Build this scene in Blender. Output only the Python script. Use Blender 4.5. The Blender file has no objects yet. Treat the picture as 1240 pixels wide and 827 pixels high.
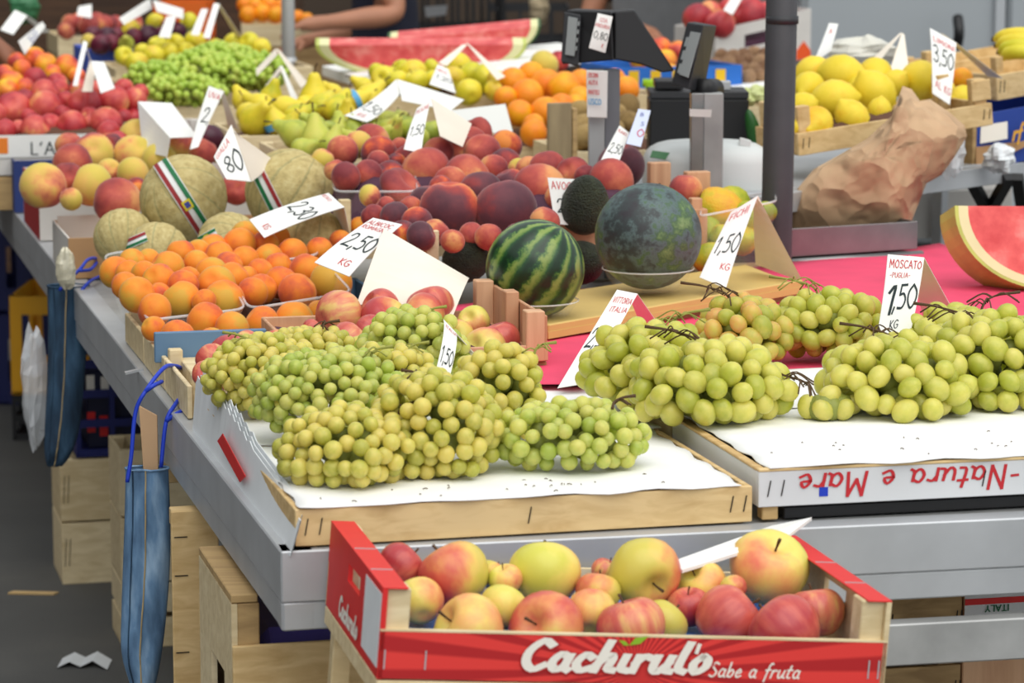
import bpy, bmesh, math, random
import numpy as np
from mathutils import Vector, Matrix, Euler, Quaternion

# ------------------------------------------------------------------ scene, camera, light
SC = bpy.context.scene
COL = SC.collection
F = 3600.0                       # focal length in pixels of a 1240 x 827 frame
CAMZ = 1.69
TH = math.atan(563 / F)          # camera pitch below the horizontal
cam_d = bpy.data.cameras.new('camera')
cam_d.sensor_width = 36.0
cam_d.lens = F / 1240 * 36.0
cam_d.clip_end = 200
cam_d.dof.use_dof = True
cam_d.dof.focus_distance = 4.5
cam_d.dof.aperture_fstop = 8.0
cam = bpy.data.objects.new('camera', cam_d)
COL.objects.link(cam)
cam.location = (0, 0, CAMZ)
cam.rotation_euler = (math.pi / 2 - TH, 0, 0)
SC.camera = cam

world = bpy.data.worlds.new('overcast_sky')
SC.world = world
world.use_nodes = True
wn = world.node_tree
wn.nodes['Background'].inputs['Color'].default_value = (0.93, 0.97, 1.0, 1)
wn.nodes['Background'].inputs['Strength'].default_value = 0.86

sun_d = bpy.data.lights.new('soft_daylight', 'SUN')
sun_d.energy = 2.1
sun_d.angle = math.radians(70)
sun_d.color = (1.0, 0.97, 0.92)
sun = bpy.data.objects.new('soft_daylight', sun_d)
COL.objects.link(sun)
sun.rotation_euler = (math.radians(28), math.radians(14), 0)

vs = SC.view_settings
vs.view_transform = 'Standard'
vs.look = 'None'
vs.gamma = 1.0
vs.use_curve_mapping = False
vs.exposure = 0.0

rnd = random.Random(7)
nrs = np.random.RandomState(5)

# ------------------------------------------------------------------ picture -> place helpers
FW = np.array([0, math.cos(TH), -math.sin(TH)])
UP = np.array([0, math.sin(TH), math.cos(TH)])
RT = np.array([1.0, 0, 0])
CAM = np.array([0, 0, CAMZ])

def ray(u, v): return RT * (u - 620) / F + UP * (-(v - 413.5) / F) + FW
def PZ(u, v, z):
    d = ray(u, v); return CAM + d * (z - CAMZ) / d[2]
def PT(u, v, t): return CAM + ray(u, v) * t
def TZ(u, v, z): return (z - CAMZ) / ray(u, v)[2]
def V(*a): return np.array(a, float)
def unit(a):
    a = np.asarray(a, float); return a / (np.linalg.norm(a) + 1e-12)

YAW = math.radians(14.2)
DD = V(-math.sin(YAW), math.cos(YAW), 0)      # stall depth direction
RR = V(math.cos(YAW), math.sin(YAW), 0)       # stall front direction
A0 = PZ(358, 665, 0.86)                        # front corner of the first grape crate
def TB(r, d, z):                               # point in the stall's own axes
    q = A0 + RR * r + DD * d; q[2] = z; return q

# ------------------------------------------------------------------ materials
MATS = {}
def hexc(r, g, b):
    def f(c):
        c /= 255.0
        return c / 12.92 if c <= 0.04045 else ((c + 0.055) / 1.055) ** 2.4
    return (f(r), f(g), f(b), 1.0)

def base_mat(name):
    m = bpy.data.materials.new(name); m.use_nodes = True
    n = m.node_tree; b = n.nodes['Principled BSDF']
    MATS[name] = m
    return m, n, b
def nd(n, t, **kw):
    x = n.nodes.new(t)
    for k, v in kw.items(): setattr(x, k, v)
    return x
def ramp(n, cols, inp):
    r = nd(n, 'ShaderNodeValToRGB'); e = r.color_ramp.elements
    for i, (p, c) in enumerate(cols):
        if i < 2: el = e[i]; el.position = p
        else: el = e.new(p)
        el.color = c
    n.links.new(inp, r.inputs[0]); return r.outputs[0]
def math_(n, op, a, b=None):
    x = nd(n, 'ShaderNodeMath', operation=op)
    for i, q in enumerate((a, b)):
        if q is None: continue
        if isinstance(q, (int, float)): x.inputs[i].default_value = q
        else: n.links.new(q, x.inputs[i])
    return x.outputs[0]

def plain(name, col, rough=0.6, metal=0.0, spec=0.5, var=0.0, scale=30, bump=0.0, alpha=1.0, trans=0.0, ior=1.45, coord='Object'):
    m, n, b = base_mat(name)
    b.inputs['Base Color'].default_value = col
    b.inputs['Roughness'].default_value = rough
    b.inputs['Metallic'].default_value = metal
    b.inputs['Specular IOR Level'].default_value = spec
    b.inputs['Alpha'].default_value = alpha
    b.inputs['Transmission Weight'].default_value = trans
    b.inputs['IOR'].default_value = ior
    if var or bump:
        tc = nd(n, 'ShaderNodeTexCoord')
        no = nd(n, 'ShaderNodeTexNoise'); no.inputs['Scale'].default_value = scale; no.inputs['Detail'].default_value = 5
        n.links.new(tc.outputs[coord], no.inputs['Vector'])
        if var:
            lo = tuple(c * (1 - var) for c in col[:3]) + (1,); hi = tuple(min(1, c * (1 + var)) for c in col[:3]) + (1,)
            n.links.new(ramp(n, [(0.3, lo), (0.7, hi)], no.outputs['Fac']), b.inputs['Base Color'])
        if bump:
            bp = nd(n, 'ShaderNodeBump'); bp.inputs['Strength'].default_value = bump; bp.inputs['Distance'].default_value = 0.004
            n.links.new(no.outputs['Fac'], bp.inputs['Height']); n.links.new(bp.outputs[0], b.inputs['Normal'])
    return m

def wood(name, c1, c2, rough=0.7, stretch=(3, 60, 60)):
    m, n, b = base_mat(name)
    tc = nd(n, 'ShaderNodeTexCoord'); oi = nd(n, 'ShaderNodeObjectInfo')
    mp = nd(n, 'ShaderNodeMapping'); mp.inputs['Scale'].default_value = stretch
    n.links.new(tc.outputs['Object'], mp.inputs['Vector'])
    ad = nd(n, 'ShaderNodeVectorMath', operation='ADD')
    sc = math_(n, 'MULTIPLY', oi.outputs['Random'], 40.0)
    n.links.new(mp.outputs[0], ad.inputs[0]); n.links.new(sc, ad.inputs[1])
    no = nd(n, 'ShaderNodeTexNoise'); no.inputs['Scale'].default_value = 1.0; no.inputs['Detail'].default_value = 6; no.inputs['Distortion'].default_value = 0.6
    n.links.new(ad.outputs[0], no.inputs['Vector'])
    f = math_(n, 'ADD', no.outputs['Fac'], math_(n, 'MULTIPLY', math_(n, 'SUBTRACT', oi.outputs['Random'], 0.5), 0.25))
    n.links.new(ramp(n, [(0.3, c1), (0.68, c2)], f), b.inputs['Base Color'])
    bp = nd(n, 'ShaderNodeBump'); bp.inputs['Strength'].default_value = 0.25; bp.inputs['Distance'].default_value = 0.002
    n.links.new(no.outputs['Fac'], bp.inputs['Height']); n.links.new(bp.outputs[0], b.inputs['Normal'])
    b.inputs['Roughness'].default_value = rough
    return m

def fruit(name, cols, nscale=1.1, grad=0.25, rand=0.35, rough=0.4, spec=0.4, sss=0.0, sss_col=None, fuzz=0.0, stretch=(1, 1, 1), speck=0.0, speck_col=None, bump=0.0, bscale=40, axis=(1, 0, 0)):
    """Skin colour runs over a noise plus a one-sided blush; every object shifts by its own random number."""
    m, n, b = base_mat(name)
    tc = nd(n, 'ShaderNodeTexCoord'); oi = nd(n, 'ShaderNodeObjectInfo')
    mp = nd(n, 'ShaderNodeMapping'); mp.inputs['Scale'].default_value = stretch
    n.links.new(tc.outputs['Object'], mp.inputs['Vector'])
    off = math_(n, 'MULTIPLY', oi.outputs['Random'], 61.0)
    ad = nd(n, 'ShaderNodeVectorMath', operation='ADD')
    n.links.new(mp.outputs[0], ad.inputs[0]); n.links.new(off, ad.inputs[1])
    no = nd(n, 'ShaderNodeTexNoise'); no.inputs['Scale'].default_value = nscale; no.inputs['Detail'].default_value = 4; no.inputs['Roughness'].default_value = 0.55
    n.links.new(ad.outputs[0], no.inputs['Vector'])
    dt = nd(n, 'ShaderNodeVectorMath', operation='DOT_PRODUCT'); dt.inputs[1].default_value = axis
    n.links.new(tc.outputs['Object'], dt.inputs[0])
    f = math_(n, 'ADD', no.outputs['Fac'], math_(n, 'MULTIPLY', dt.outputs['Value'], grad))
    f = math_(n, 'ADD', f, math_(n, 'MULTIPLY', math_(n, 'SUBTRACT', oi.outputs['Random'], 0.5), rand))
    c = ramp(n, cols, f)
    if speck:
        vo = nd(n, 'ShaderNodeTexVoronoi'); vo.inputs['Scale'].default_value = 14
        n.links.new(ad.outputs[0], vo.inputs['Vector'])
        s = math_(n, 'LESS_THAN', vo.outputs['Distance'], speck)
        mx = nd(n, 'ShaderNodeMix', data_type='RGBA')
        n.links.new(math_(n, 'MULTIPLY', s, 0.6), mx.inputs[0]); n.links.new(c, mx.inputs[6]); mx.inputs[7].default_value = speck_col or (0.2, 0.12, 0.05, 1)
        c = mx.outputs[2]
    n.links.new(c, b.inputs['Base Color'])
    b.inputs['Roughness'].default_value = rough
    b.inputs['Specular IOR Level'].default_value = spec
    if sss:
        b.inputs['Subsurface Weight'].default_value = sss
        b.inputs['Subsurface Radius'].default_value = sss_col or (0.4, 0.5, 0.15)
        b.inputs['Subsurface Scale'].default_value = 0.35
    if fuzz:
        b.inputs['Sheen Weight'].default_value = fuzz; b.inputs['Sheen Roughness'].default_value = 0.4
    if bump:
        n2 = nd(n, 'ShaderNodeTexNoise'); n2.inputs['Scale'].default_value = bscale; n2.inputs['Detail'].default_value = 3
        n.links.new(ad.outputs[0], n2.inputs['Vector'])
        bp = nd(n, 'ShaderNodeBump'); bp.inputs['Strength'].default_value = bump; bp.inputs['Distance'].default_value = 0.02
        n.links.new(n2.outputs['Fac'], bp.inputs['Height']); n.links.new(bp.outputs[0], b.inputs['Normal'])
    return m

H = hexc
PINE = wood('pine', H(196, 160, 104), H(226, 196, 142))
PINE_PALE = wood('pale_pine', H(206, 184, 140), H(230, 212, 172))
PINE_OLD = wood('old_pine', H(150, 120, 78), H(190, 158, 108))
PLY = wood('pinkish_veneer', H(190, 140, 104), H(216, 172, 134), stretch=(40, 40, 4))
METAL = plain('galvanised_steel', H(184, 187, 190), 0.42, 0.35, var=0.10, scale=9)
METAL_D = plain('worn_steel', H(170, 171, 170), 0.5, 0.4, var=0.16, scale=14)
STEEL_T = plain('brushed_steel', H(150, 150, 150), 0.35, 0.85, var=0.1, scale=20)
PAPER = plain('white_paper', H(240, 240, 238), 0.8, var=0.03, scale=20, bump=0.15)
CARD = plain('white_card', H(236, 236, 232), 0.75, var=0.03, scale=20)
CARD_B = plain('cream_card', H(238, 228, 212), 0.8, var=0.04, scale=12)
MAGENTA = plain('magenta_paper', H(228, 72, 108), 0.8, var=0.06, scale=12, bump=0.2)
MUSTARD = plain('mustard_card', H(208, 178, 106), 0.7, var=0.06, scale=10)
INK = plain('dark_green_ink', H(22, 38, 40), 0.6)
INK_R = plain('red_ink', H(196, 40, 48), 0.6)
INK_B = plain('blue_ink', H(60, 70, 150), 0.6)
RED = plain('red_print', H(216, 40, 38), 0.55, var=0.03, scale=30)
RED_D = plain('dark_red_print', H(186, 26, 28), 0.55)
WHITEP = plain('white_print', H(238, 232, 220), 0.6)
GREENP = plain('leaf_print', H(140, 184, 40), 0.6)
BLUE_TRAY = plain('blue_tray', H(40, 110, 200), 0.45)
BLUE_CR = plain('dark_blue_plastic', H(24, 32, 92), 0.45)
BLUE_CR2 = plain('navy_plastic', H(14, 18, 50), 0.45)
YEL_CR = plain('yellow_plastic', H(232, 168, 20), 0.45)
BLACKP = plain('gap_shade_black', H(28, 28, 30), 0.45)
DARKP = plain('charcoal_plastic', H(48, 49, 52), 0.5)
GREYPOLE = plain('dark_grey_paint', H(66, 67, 70), 0.5, var=0.08, scale=20)
RIBBON = plain('blue_ribbon', H(30, 62, 190), 0.5)
KRAFT = plain('kraft_paper', H(196, 160, 122), 0.8, var=0.06, scale=10, bump=0.15)
m, n, b = base_mat('crumpled_kraft')
tc = nd(n, 'ShaderNodeTexCoord'); no = nd(n, 'ShaderNodeTexNoise'); no.inputs['Scale'].default_value = 9
n.links.new(tc.outputs['Object'], no.inputs['Vector'])
vo = nd(n, 'ShaderNodeTexVoronoi', feature='F1'); vo.inputs['Scale'].default_value = 13
mxv = nd(n, 'ShaderNodeVectorMath', operation='ADD'); sc3 = nd(n, 'ShaderNodeVectorMath', operation='SCALE'); sc3.inputs['Scale'].default_value = .12
n.links.new(no.outputs['Color'], sc3.inputs[0]); n.links.new(tc.outputs['Object'], mxv.inputs[0]); n.links.new(sc3.outputs[0], mxv.inputs[1]); n.links.new(mxv.outputs[0], vo.inputs['Vector'])
n.links.new(ramp(n, [(.3, H(186, 150, 114)), (.7, H(206, 172, 134))], no.outputs['Fac']), b.inputs['Base Color'])
bp = nd(n, 'ShaderNodeBump'); bp.inputs['Strength'].default_value = .9; bp.inputs['Distance'].default_value = .035
n.links.new(vo.outputs['Distance'], bp.inputs['Height']); n.links.new(bp.outputs[0], b.inputs['Normal']); b.inputs['Roughness'].default_value = .7
KRAFT_C = m
CARDB = plain('brown_cardboard', H(176, 136, 94), 0.85, var=0.06, scale=14)
LCD = plain('grey_display', H(150, 156, 156), 0.3)
GREEN_LCD = plain('green_display', H(70, 120, 80), 0.3)
SCALEW = plain('white_scale_plastic', H(214, 218, 216), 0.4)
STEM = plain('brown_stem', H(84, 62, 38), 0.8)
STEM_G = plain('green_stem', H(150, 150, 70), 0.7, var=0.2, scale=60)
STAPLE = plain('dark_staple', H(50, 46, 42), 0.5, 0.6)
CLEAR = plain('clear_plastic', (0.95, 0.96, 0.97, 1), 0.08, trans=0.0, alpha=0.09, spec=0.9)
CLEAR_RIM = plain('clear_plastic_rim', (0.92, 0.92, 0.92, 1), 0.15, alpha=0.42, spec=0.9)
BAGP = plain('translucent_plastic', (0.86, 0.89, 0.92, 1), 0.3, alpha=0.5, spec=0.7)
PULP = plain('brown_fruit_tray', H(92, 62, 46), 0.9, var=0.15, scale=30)
PULP_P = plain('purple_fruit_tray', H(74, 40, 60), 0.8, var=0.15, scale=30)
GLASSW = plain('white_bag_paper', H(226, 230, 232), 0.5, var=0.03, scale=20)

M_APPLE_RY = fruit('yellow_red_apple', [(0.26, H(206, 192, 84)), (0.42, H(226, 194, 98)), (0.56, H(226, 150, 92)), (0.7, H(208, 96, 78)), (0.9, H(178, 58, 60))], nscale=0.8, grad=0.3, rand=0.3, rough=0.34, spec=0.45, speck=0.05, speck_col=H(150, 110, 60), stretch=(1, 1, 0.6))
M_APPLE_YEL = fruit('pale_yellow_apple', [(0.25, H(208, 204, 84)), (0.5, H(236, 214, 110)), (0.68, H(236, 176, 104)), (0.85, H(226, 120, 90))], nscale=0.8, grad=0.28, rand=0.2, rough=0.34, spec=0.45, speck=0.05, speck_col=H(150, 110, 60))
M_APPLE_RED = fruit('red_apple', [(0.22, H(226, 186, 108)), (0.36, H(222, 142, 100)), (0.52, H(208, 100, 84)), (0.82, H(176, 58, 62))], nscale=1.0, grad=0.22, rand=0.2, rough=0.32, spec=0.5, speck=0.05, speck_col=H(226, 170, 120), stretch=(2.5, 2.5, 0.4))
M_APPLE_GOLD = fruit('golden_apple', [(0.25, H(206, 200, 40)), (0.6, H(236, 218, 60)), (0.85, H(226, 190, 60))], nscale=1.0, grad=0.15, rand=0.2, rough=0.35)
M_PEACH_DK = fruit('dark_peach', [(0.22, H(232, 142, 66)), (0.33, H(208, 90, 60)), (0.46, H(158, 64, 62)), (0.62, H(112, 60, 68)), (0.85, H(86, 50, 60))], nscale=0.9, grad=0.28, rand=0.28, rough=0.62, spec=0.25, fuzz=0.25)
M_PEACH_RED = fruit('red_peach', [(0.2, H(222, 154, 98)), (0.34, H(202, 108, 82)), (0.52, H(178, 78, 70)), (0.8, H(128, 52, 58))], nscale=0.9, grad=0.25, rand=0.25, rough=0.62, spec=0.25, fuzz=0.2)
M_PEACH_YEL = fruit('yellow_peach', [(0.36, H(212, 190, 86)), (0.56, H(226, 184, 98)), (0.68, H(222, 144, 94)), (0.8, H(190, 94, 84)), (0.95, H(140, 66, 72))], nscale=0.8, grad=0.25, rand=0.3, rough=0.62, spec=0.25, fuzz=0.2)
M_NECT = fruit('red_nectarine', [(0.2, H(236, 164, 104)), (0.33, H(220, 104, 88)), (0.52, H(196, 62, 66)), (0.84, H(146, 38, 52))], nscale=0.9, grad=0.2, rand=0.2, rough=0.42, spec=0.4)
M_NECT_O = fruit('orange_nectarine', [(0.25, H(246, 190, 40)), (0.45, H(246, 140, 50)), (0.65, H(236, 100, 60)), (0.85, H(190, 70, 66))], nscale=0.9, grad=0.25, rand=0.3, rough=0.45)
M_PLUM = fruit('dark_plum', [(0.3, H(70, 24, 44)), (0.7, H(120, 36, 56))], rough=0.4)
M_APRICOT = fruit('apricot', [(0.24, H(212, 164, 62)), (0.38, H(234, 150, 50)), (0.58, H(236, 132, 44)), (0.72, H(220, 106, 54)), (0.88, H(184, 80, 62))], nscale=0.8, grad=0.18, rand=0.24, rough=0.55, spec=0.25, fuzz=0.12)
M_ORANGE = fruit('orange', [(0.3, H(250, 176, 20)), (0.5, H(250, 150, 24)), (0.8, H(244, 126, 30))], nscale=0.8, grad=0.1, rand=0.3, rough=0.42, bump=0.15, bscale=30)
M_LEMON = fruit('lemon', [(0.3, H(232, 206, 40)), (0.55, H(244, 216, 60)), (0.8, H(240, 186, 24))], nscale=0.9, grad=0.08, rand=0.35, rough=0.42, bump=0.2, bscale=26)
M_PEAR_Y = fruit('yellow_pear', [(0.25, H(190, 190, 40)), (0.5, H(232, 212, 54)), (0.8, H(240, 214, 70))], nscale=1.0, grad=0.1, rand=0.3, rough=0.42)
M_PEAR_G = fruit('green_pear', [(0.25, H(150, 164, 60)), (0.5, H(190, 196, 76)), (0.72, H(206, 200, 90)), (0.9, H(224, 160, 96))], nscale=1.0, grad=0.1, rand=0.3, rough=0.42, speck=0.04, speck_col=H(110, 110, 50))
M_KIWI = fruit('kiwi', [(0.3, H(130, 104, 60)), (0.7, H(168, 140, 88))], nscale=2, rough=0.8, bump=0.3)
M_WALNUT = fruit('walnut', [(0.3, H(150, 110, 80)), (0.7, H(190, 150, 112))], nscale=3, rough=0.7, bump=0.8, bscale=8)
M_AVO = fruit('avocado', [(0.3, H(36, 40, 28)), (0.6, H(56, 62, 42)), (0.85, H(76, 84, 54))], nscale=2.0, grad=0.1, rand=0.1, rough=0.5, spec=0.4, bump=0.9, bscale=14)
M_PRICK = fruit('prickly_pear', [(0.28, H(140, 160, 40)), (0.5, H(186, 184, 44)), (0.7, H(226, 180, 44)), (0.9, H(226, 140, 60))], nscale=0.9, grad=0.2, rand=0.35, rough=0.5, speck=0.07, speck_col=H(120, 110, 40), bump=0.2, bscale=12)
M_GRAPE_Y = fruit('golden_green_grape', [(0.25, H(174, 174, 68)), (0.5, H(206, 196, 88)), (0.75, H(222, 202, 94))], nscale=0.7, grad=0.1, rand=0.55, rough=0.36, spec=0.4, sss=0.35, speck=0.0)
M_GRAPE_G = fruit('green_grape', [(0.25, H(156, 176, 68)), (0.5, H(184, 194, 88)), (0.75, H(204, 202, 96))], nscale=0.7, grad=0.1, rand=0.5, rough=0.36, spec=0.4, sss=0.35)
M_GRAPE_B = fruit('big_green_grape', [(0.25, H(168, 174, 60)), (0.5, H(196, 194, 82)), (0.75, H(216, 206, 96))], nscale=0.7, grad=0.1, rand=0.5, rough=0.34, spec=0.45, sss=0.35)
M_GRAPE_A = fruit('amber_green_grape', [(0.25, H(160, 166, 60)), (0.5, H(198, 184, 80)), (0.8, H(220, 160, 84))], nscale=0.7, grad=0.15, rand=0.6, rough=0.36, spec=0.4, sss=0.35)
M_GRAPE_F = fruit('bright_green_grape', [(0.25, H(150, 182, 60)), (0.5, H(176, 202, 78)), (0.75, H(200, 210, 96))], nscale=20, grad=0, rand=.1, rough=.36)
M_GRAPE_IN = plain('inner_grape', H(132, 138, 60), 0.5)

# ------------------------------------------------------------------ object helpers
def props(o, label=None, cat=None, group=None, kind=None):
    if label: o['label'] = label
    if cat: o['category'] = cat
    if group: o['group'] = group
    if kind: o['kind'] = kind
    return o
WLOC = {}
def empty(name, loc, label=None, cat=None, group=None, kind=None):
    o = bpy.data.objects.new(name, None); o.empty_display_size = 0.05
    COL.objects.link(o); o.location = Vector(loc); WLOC[o.name] = np.array(loc, float)
    return props(o, label, cat, group, kind)
def link(name, me, parent=None, wloc=(0, 0, 0), rot=None, scale=None):
    o = bpy.data.objects.new(name, me); COL.objects.link(o)
    wloc = np.array(wloc, float); WLOC[o.name] = wloc
    if parent is not None:
        o.parent = parent; o.location = Vector(wloc - WLOC[parent.name])
    else: o.location = Vector(wloc)
    if rot is not None: o.rotation_euler = rot
    if scale is not None: o.scale = (scale,) * 3 if isinstance(scale, (int, float)) else scale
    return o
def mesh(name, verts, faces, mat, parent=None, smooth=False, origin=None, bevel=0.0):
    """verts are world positions; the object sits at the base of its own bounding box."""
    v = np.array(verts, float)
    if origin is None:
        origin = (v.min(0) + v.max(0)) / 2
        if parent is None: origin[2] = v[:, 2].min()
    me = bpy.data.meshes.new(name)
    me.from_pydata((v - origin).tolist(), [], [list(map(int, f)) for f in faces])
    for m in (mat if isinstance(mat, (list, tuple)) else [mat]): me.materials.append(m)
    bm = bmesh.new(); bm.from_mesh(me)
    bmesh.ops.recalc_face_normals(bm, faces=bm.faces)
    if bevel: bmesh.ops.bevel(bm, geom=bm.edges[:], offset=bevel, segments=1, affect='EDGES', profile=0.7)
    bm.to_mesh(me); bm.free()
    if smooth:
        for p in me.polygons: p.use_smooth = True
    return link(name, me, parent, origin)

class MB:
    def __init__(s): s.v = []; s.f = []
    def add(s, v, f):
        k = len(s.v); s.v += [tuple(map(float, p)) for p in v]; s.f += [[i + k for i in q] for q in f]; return s
    def build(s, name, mat, parent=None, **kw): return mesh(name, s.v, s.f, mat, parent, **kw)

BOXF = [(0, 1, 3, 2), (4, 6, 7, 5), (0, 4, 5, 1), (2, 3, 7, 6), (0, 2, 6, 4), (1, 5, 7, 3)]
def hexa(p000, dx, dy, dz):
    p = np.asarray(p000, float); dx, dy, dz = (np.asarray(q, float) for q in (dx, dy, dz))
    return [p + dx * i + dy * j + dz * k for i in (0, 1) for j in (0, 1) for k in (0, 1)], BOXF
def beam(a, b, w, h, up=(0, 0, 1)):
    """square bar from a to b; w sideways, h along up (centred)."""
    a = np.asarray(a, float); b = np.asarray(b, float); d = b - a
    s = unit(np.cross(d, up)); u = unit(np.cross(s, d))
    return hexa(a - s * w / 2 - u * h / 2, d, s * w, u * h)
def box_part(name, p, dx, dy, dz, mat, parent=None, bevel=0.0015):
    v, f = hexa(p, dx, dy, dz); return mesh(name, v, f, mat, parent, bevel=bevel)

def catmull(pts, n=6):
    p = [np.asarray(q, float) for q in pts]
    if len(p) < 3: return p
    p = [2 * p[0] - p[1]] + p + [2 * p[-1] - p[-2]]
    out = []
    for i in range(1, len(p) - 2):
        for k in range(n):
            t = k / n
            out.append(0.5 * ((2 * p[i]) + (-p[i - 1] + p[i + 1]) * t + (2 * p[i - 1] - 5 * p[i] + 4 * p[i + 1] - p[i + 2]) * t * t + (-p[i - 1] + 3 * p[i] - 3 * p[i + 1] + p[i + 2]) * t ** 3))
    out.append(p[-2]); return out
def tube(pts, r, n=6, cap=True):
    pts = [np.asarray(q, float) for q in pts]; m = len(pts)
    rr = [r] * m if isinstance(r, (int, float)) else list(np.interp(np.linspace(0, 1, m), np.linspace(0, 1, len(r)), r))
    v, f = [], []
    nrm = None
    for i in range(m):
        d = unit(pts[min(i + 1, m - 1)] - pts[max(i - 1, 0)])
        if nrm is None:
            nrm = unit(np.cross(d, (0.3, 0.2, 1) if abs(d[2]) < 0.9 else (1, 0, 0)))
        nrm = unit(nrm - d * (nrm @ d)); b = np.cross(d, nrm)
        for k in range(n):
            a = 2 * math.pi * k / n
            v.append(pts[i] + (nrm * math.cos(a) + b * math.sin(a)) * rr[i])
    for i in range(m - 1):
        for k in range(n):
            f.append((i * n + k, i * n + (k + 1) % n, (i + 1) * n + (k + 1) % n, (i + 1) * n + k))
    if cap: f += [tuple(range(n - 1, -1, -1)), tuple(range((m - 1) * n, m * n))]
    return v, f
def lathe(prof, n=24, fn=None):
    """prof: list of (radius, z) from the bottom pole to the top pole (both radius 0)."""
    v = [(0, 0, prof[0][1])]; f = []
    for r, z in prof[1:-1]:
        for k in range(n):
            a = 2 * math.pi * k / n; rr = r
            p = (rr * math.cos(a), rr * math.sin(a), z)
            v.append(fn(p, a) if fn else p)
    v.append((0, 0, prof[-1][1]) if not fn else fn((0, 0, prof[-1][1]), 0))
    m = len(prof) - 2
    for k in range(n): f.append((0, 1 + (k + 1) % n, 1 + k))
    for i in range(m - 1):
        for k in range(n):
            a, b = 1 + i * n + k, 1 + i * n + (k + 1) % n
            f.append((a, b, b + n, a + n))
    top = len(v) - 1
    for k in range(n): f.append((top, 1 + (m - 1) * n + k, 1 + (m - 1) * n + (k + 1) % n))
    return v, f
def proto(name, vf, mats, smooth=True):
    me = bpy.data.meshes.new(name); me.from_pydata([tuple(map(float, p)) for p in vf[0]], [], [list(q) for q in vf[1]])
    for m in (mats if isinstance(mats, (list, tuple)) else [mats]): me.materials.append(m)
    bm = bmesh.new(); bm.from_mesh(me); bmesh.ops.recalc_face_normals(bm, faces=bm.faces); bm.to_mesh(me); bm.free()
    for p in me.polygons: p.use_smooth = smooth
    return me
def with_mat(me, mat, name):
    c = me.copy(); c.name = name; c.materials.clear(); c.materials.append(mat); return c

# ------------------------------------------------------------------ fruit shapes (unit radius)
def sph_prof(n=14, top=0.0, tw=0.35, bot=0.0, bw=0.3, zs=1.0, shoulder=0.0):
    out = []
    for i in range(n + 1):
        th = math.pi * i / n
        r = math.sin(th); z = -math.cos(th) * zs
        z += shoulder * (r ** 2) * 0.6
        if z > 0: z -= top * math.exp(-(r / tw) ** 2)
        else: z += bot * math.exp(-(r / bw) ** 2)
        out.append((max(r, 0), z))
    out[0] = (0, out[0][1]); out[-1] = (0, out[-1][1])
    return out
def groove(depth, width=0.35, tip=0.0):
    def fn(p, a):
        r = math.hypot(p[0], p[1]); a = (a + math.pi) % (2 * math.pi) - math.pi
        k = 1 - depth * math.exp(-(a / width) ** 2)
        return (p[0] * k, p[1] * k, p[2])
    return fn
APPLE = lathe(sph_prof(18, 0.34, 0.33, 0.16, 0.26, 0.9, 0.12), 24, lambda p, a: (p[0] * (1 + 0.02 * math.cos(5 * a) * (p[2] < 0)), p[1] * (1 + 0.02 * math.cos(5 * a)), p[2]))
PEACH = lathe(sph_prof(16, 0.2, 0.3, 0.04, 0.2, 0.93), 24, groove(0.07, 0.3))
FLATPEACH = lathe(sph_prof(16, 0.3, 0.42, 0.16, 0.4, 0.62), 24, groove(0.12, 0.3))
APRI = lathe(sph_prof(14, 0.16, 0.25, -0.03, 0.2, 0.95), 20, groove(0.06, 0.25))
ORNG = lathe(sph_prof(14, 0.06, 0.2, 0.03, 0.2, 0.95), 20)
LEMN = lathe([(0, -1.36), (0.12, -1.33), (0.2, -1.22), (0.38, -1.06), (0.66, -0.84), (0.88, -0.48), (0.99, 0), (0.88, 0.48), (0.66, 0.84), (0.36, 1.08), (0.17, 1.22), (0.12, 1.28), (0, 1.29)], 20)
PEAR = lathe([(0, -0.92), (0.2, -0.96), (0.55, -0.86), (0.86, -0.56), (1.0, -0.12), (0.94, 0.3), (0.72, 0.72), (0.5, 1.08), (0.4, 1.38), (0.32, 1.6), (0.16, 1.72), (0, 1.7)], 20)
KIWI = lathe(sph_prof(12, 0.0, 0.2, 0.0, 0.2, 1.3), 16)
AVO = lathe([(0, -1.0), (0.35, -0.93), (0.7, -0.72), (0.94, -0.35), (1.0, 0.05), (0.92, 0.5), (0.74, 0.9), (0.5, 1.2), (0.24, 1.36), (0, 1.4)], 24)
OVAL = lathe(sph_prof(14, 0.03, 0.2, 0.0, 0.2, 1.15), 20)
PRICK = lathe([(0, -1.15), (0.4, -1.08), (0.75, -0.8), (0.97, -0.3), (1, 0.1), (0.9, 0.55), (0.72, 0.9), (0.5, 1.06), (0.3, 1.0), (0, 0.94)], 16)
BERRY = lathe(sph_prof(9, 0, 0.2, 0, 0.2, 1.04), 14)
BERRYL = lathe(sph_prof(9, 0, 0.2, 0, 0.2, 1.22), 14)
NUT = lathe(sph_prof(8, 0, 0.2, 0, 0.2, 1.12), 10)
SHAPES = {}
def fr(key, vf, mat): SHAPES[key] = proto(key, vf, mat)
fr('apple_ry', APPLE, M_APPLE_RY); fr('apple_y', APPLE, M_APPLE_YEL); fr('apple_r', APPLE, M_APPLE_RED); fr('apple_g', APPLE, M_APPLE_GOLD)
fr('peach_d', PEACH, M_PEACH_DK); fr('peach_r', PEACH, M_PEACH_RED); fr('peach_y', PEACH, M_PEACH_YEL); fr('peach_f', FLATPEACH, M_PEACH_RED)
fr('nect', PEACH, M_NECT); fr('nect_o', PEACH, M_NECT_O); fr('plum', OVAL, M_PLUM); fr('apricot', APRI, M_APRICOT)
fr('orange', ORNG, M_ORANGE); fr('lemon', LEMN, M_LEMON); fr('pear_y', PEAR, M_PEAR_Y); fr('pear_g', PEAR, M_PEAR_G)
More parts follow.
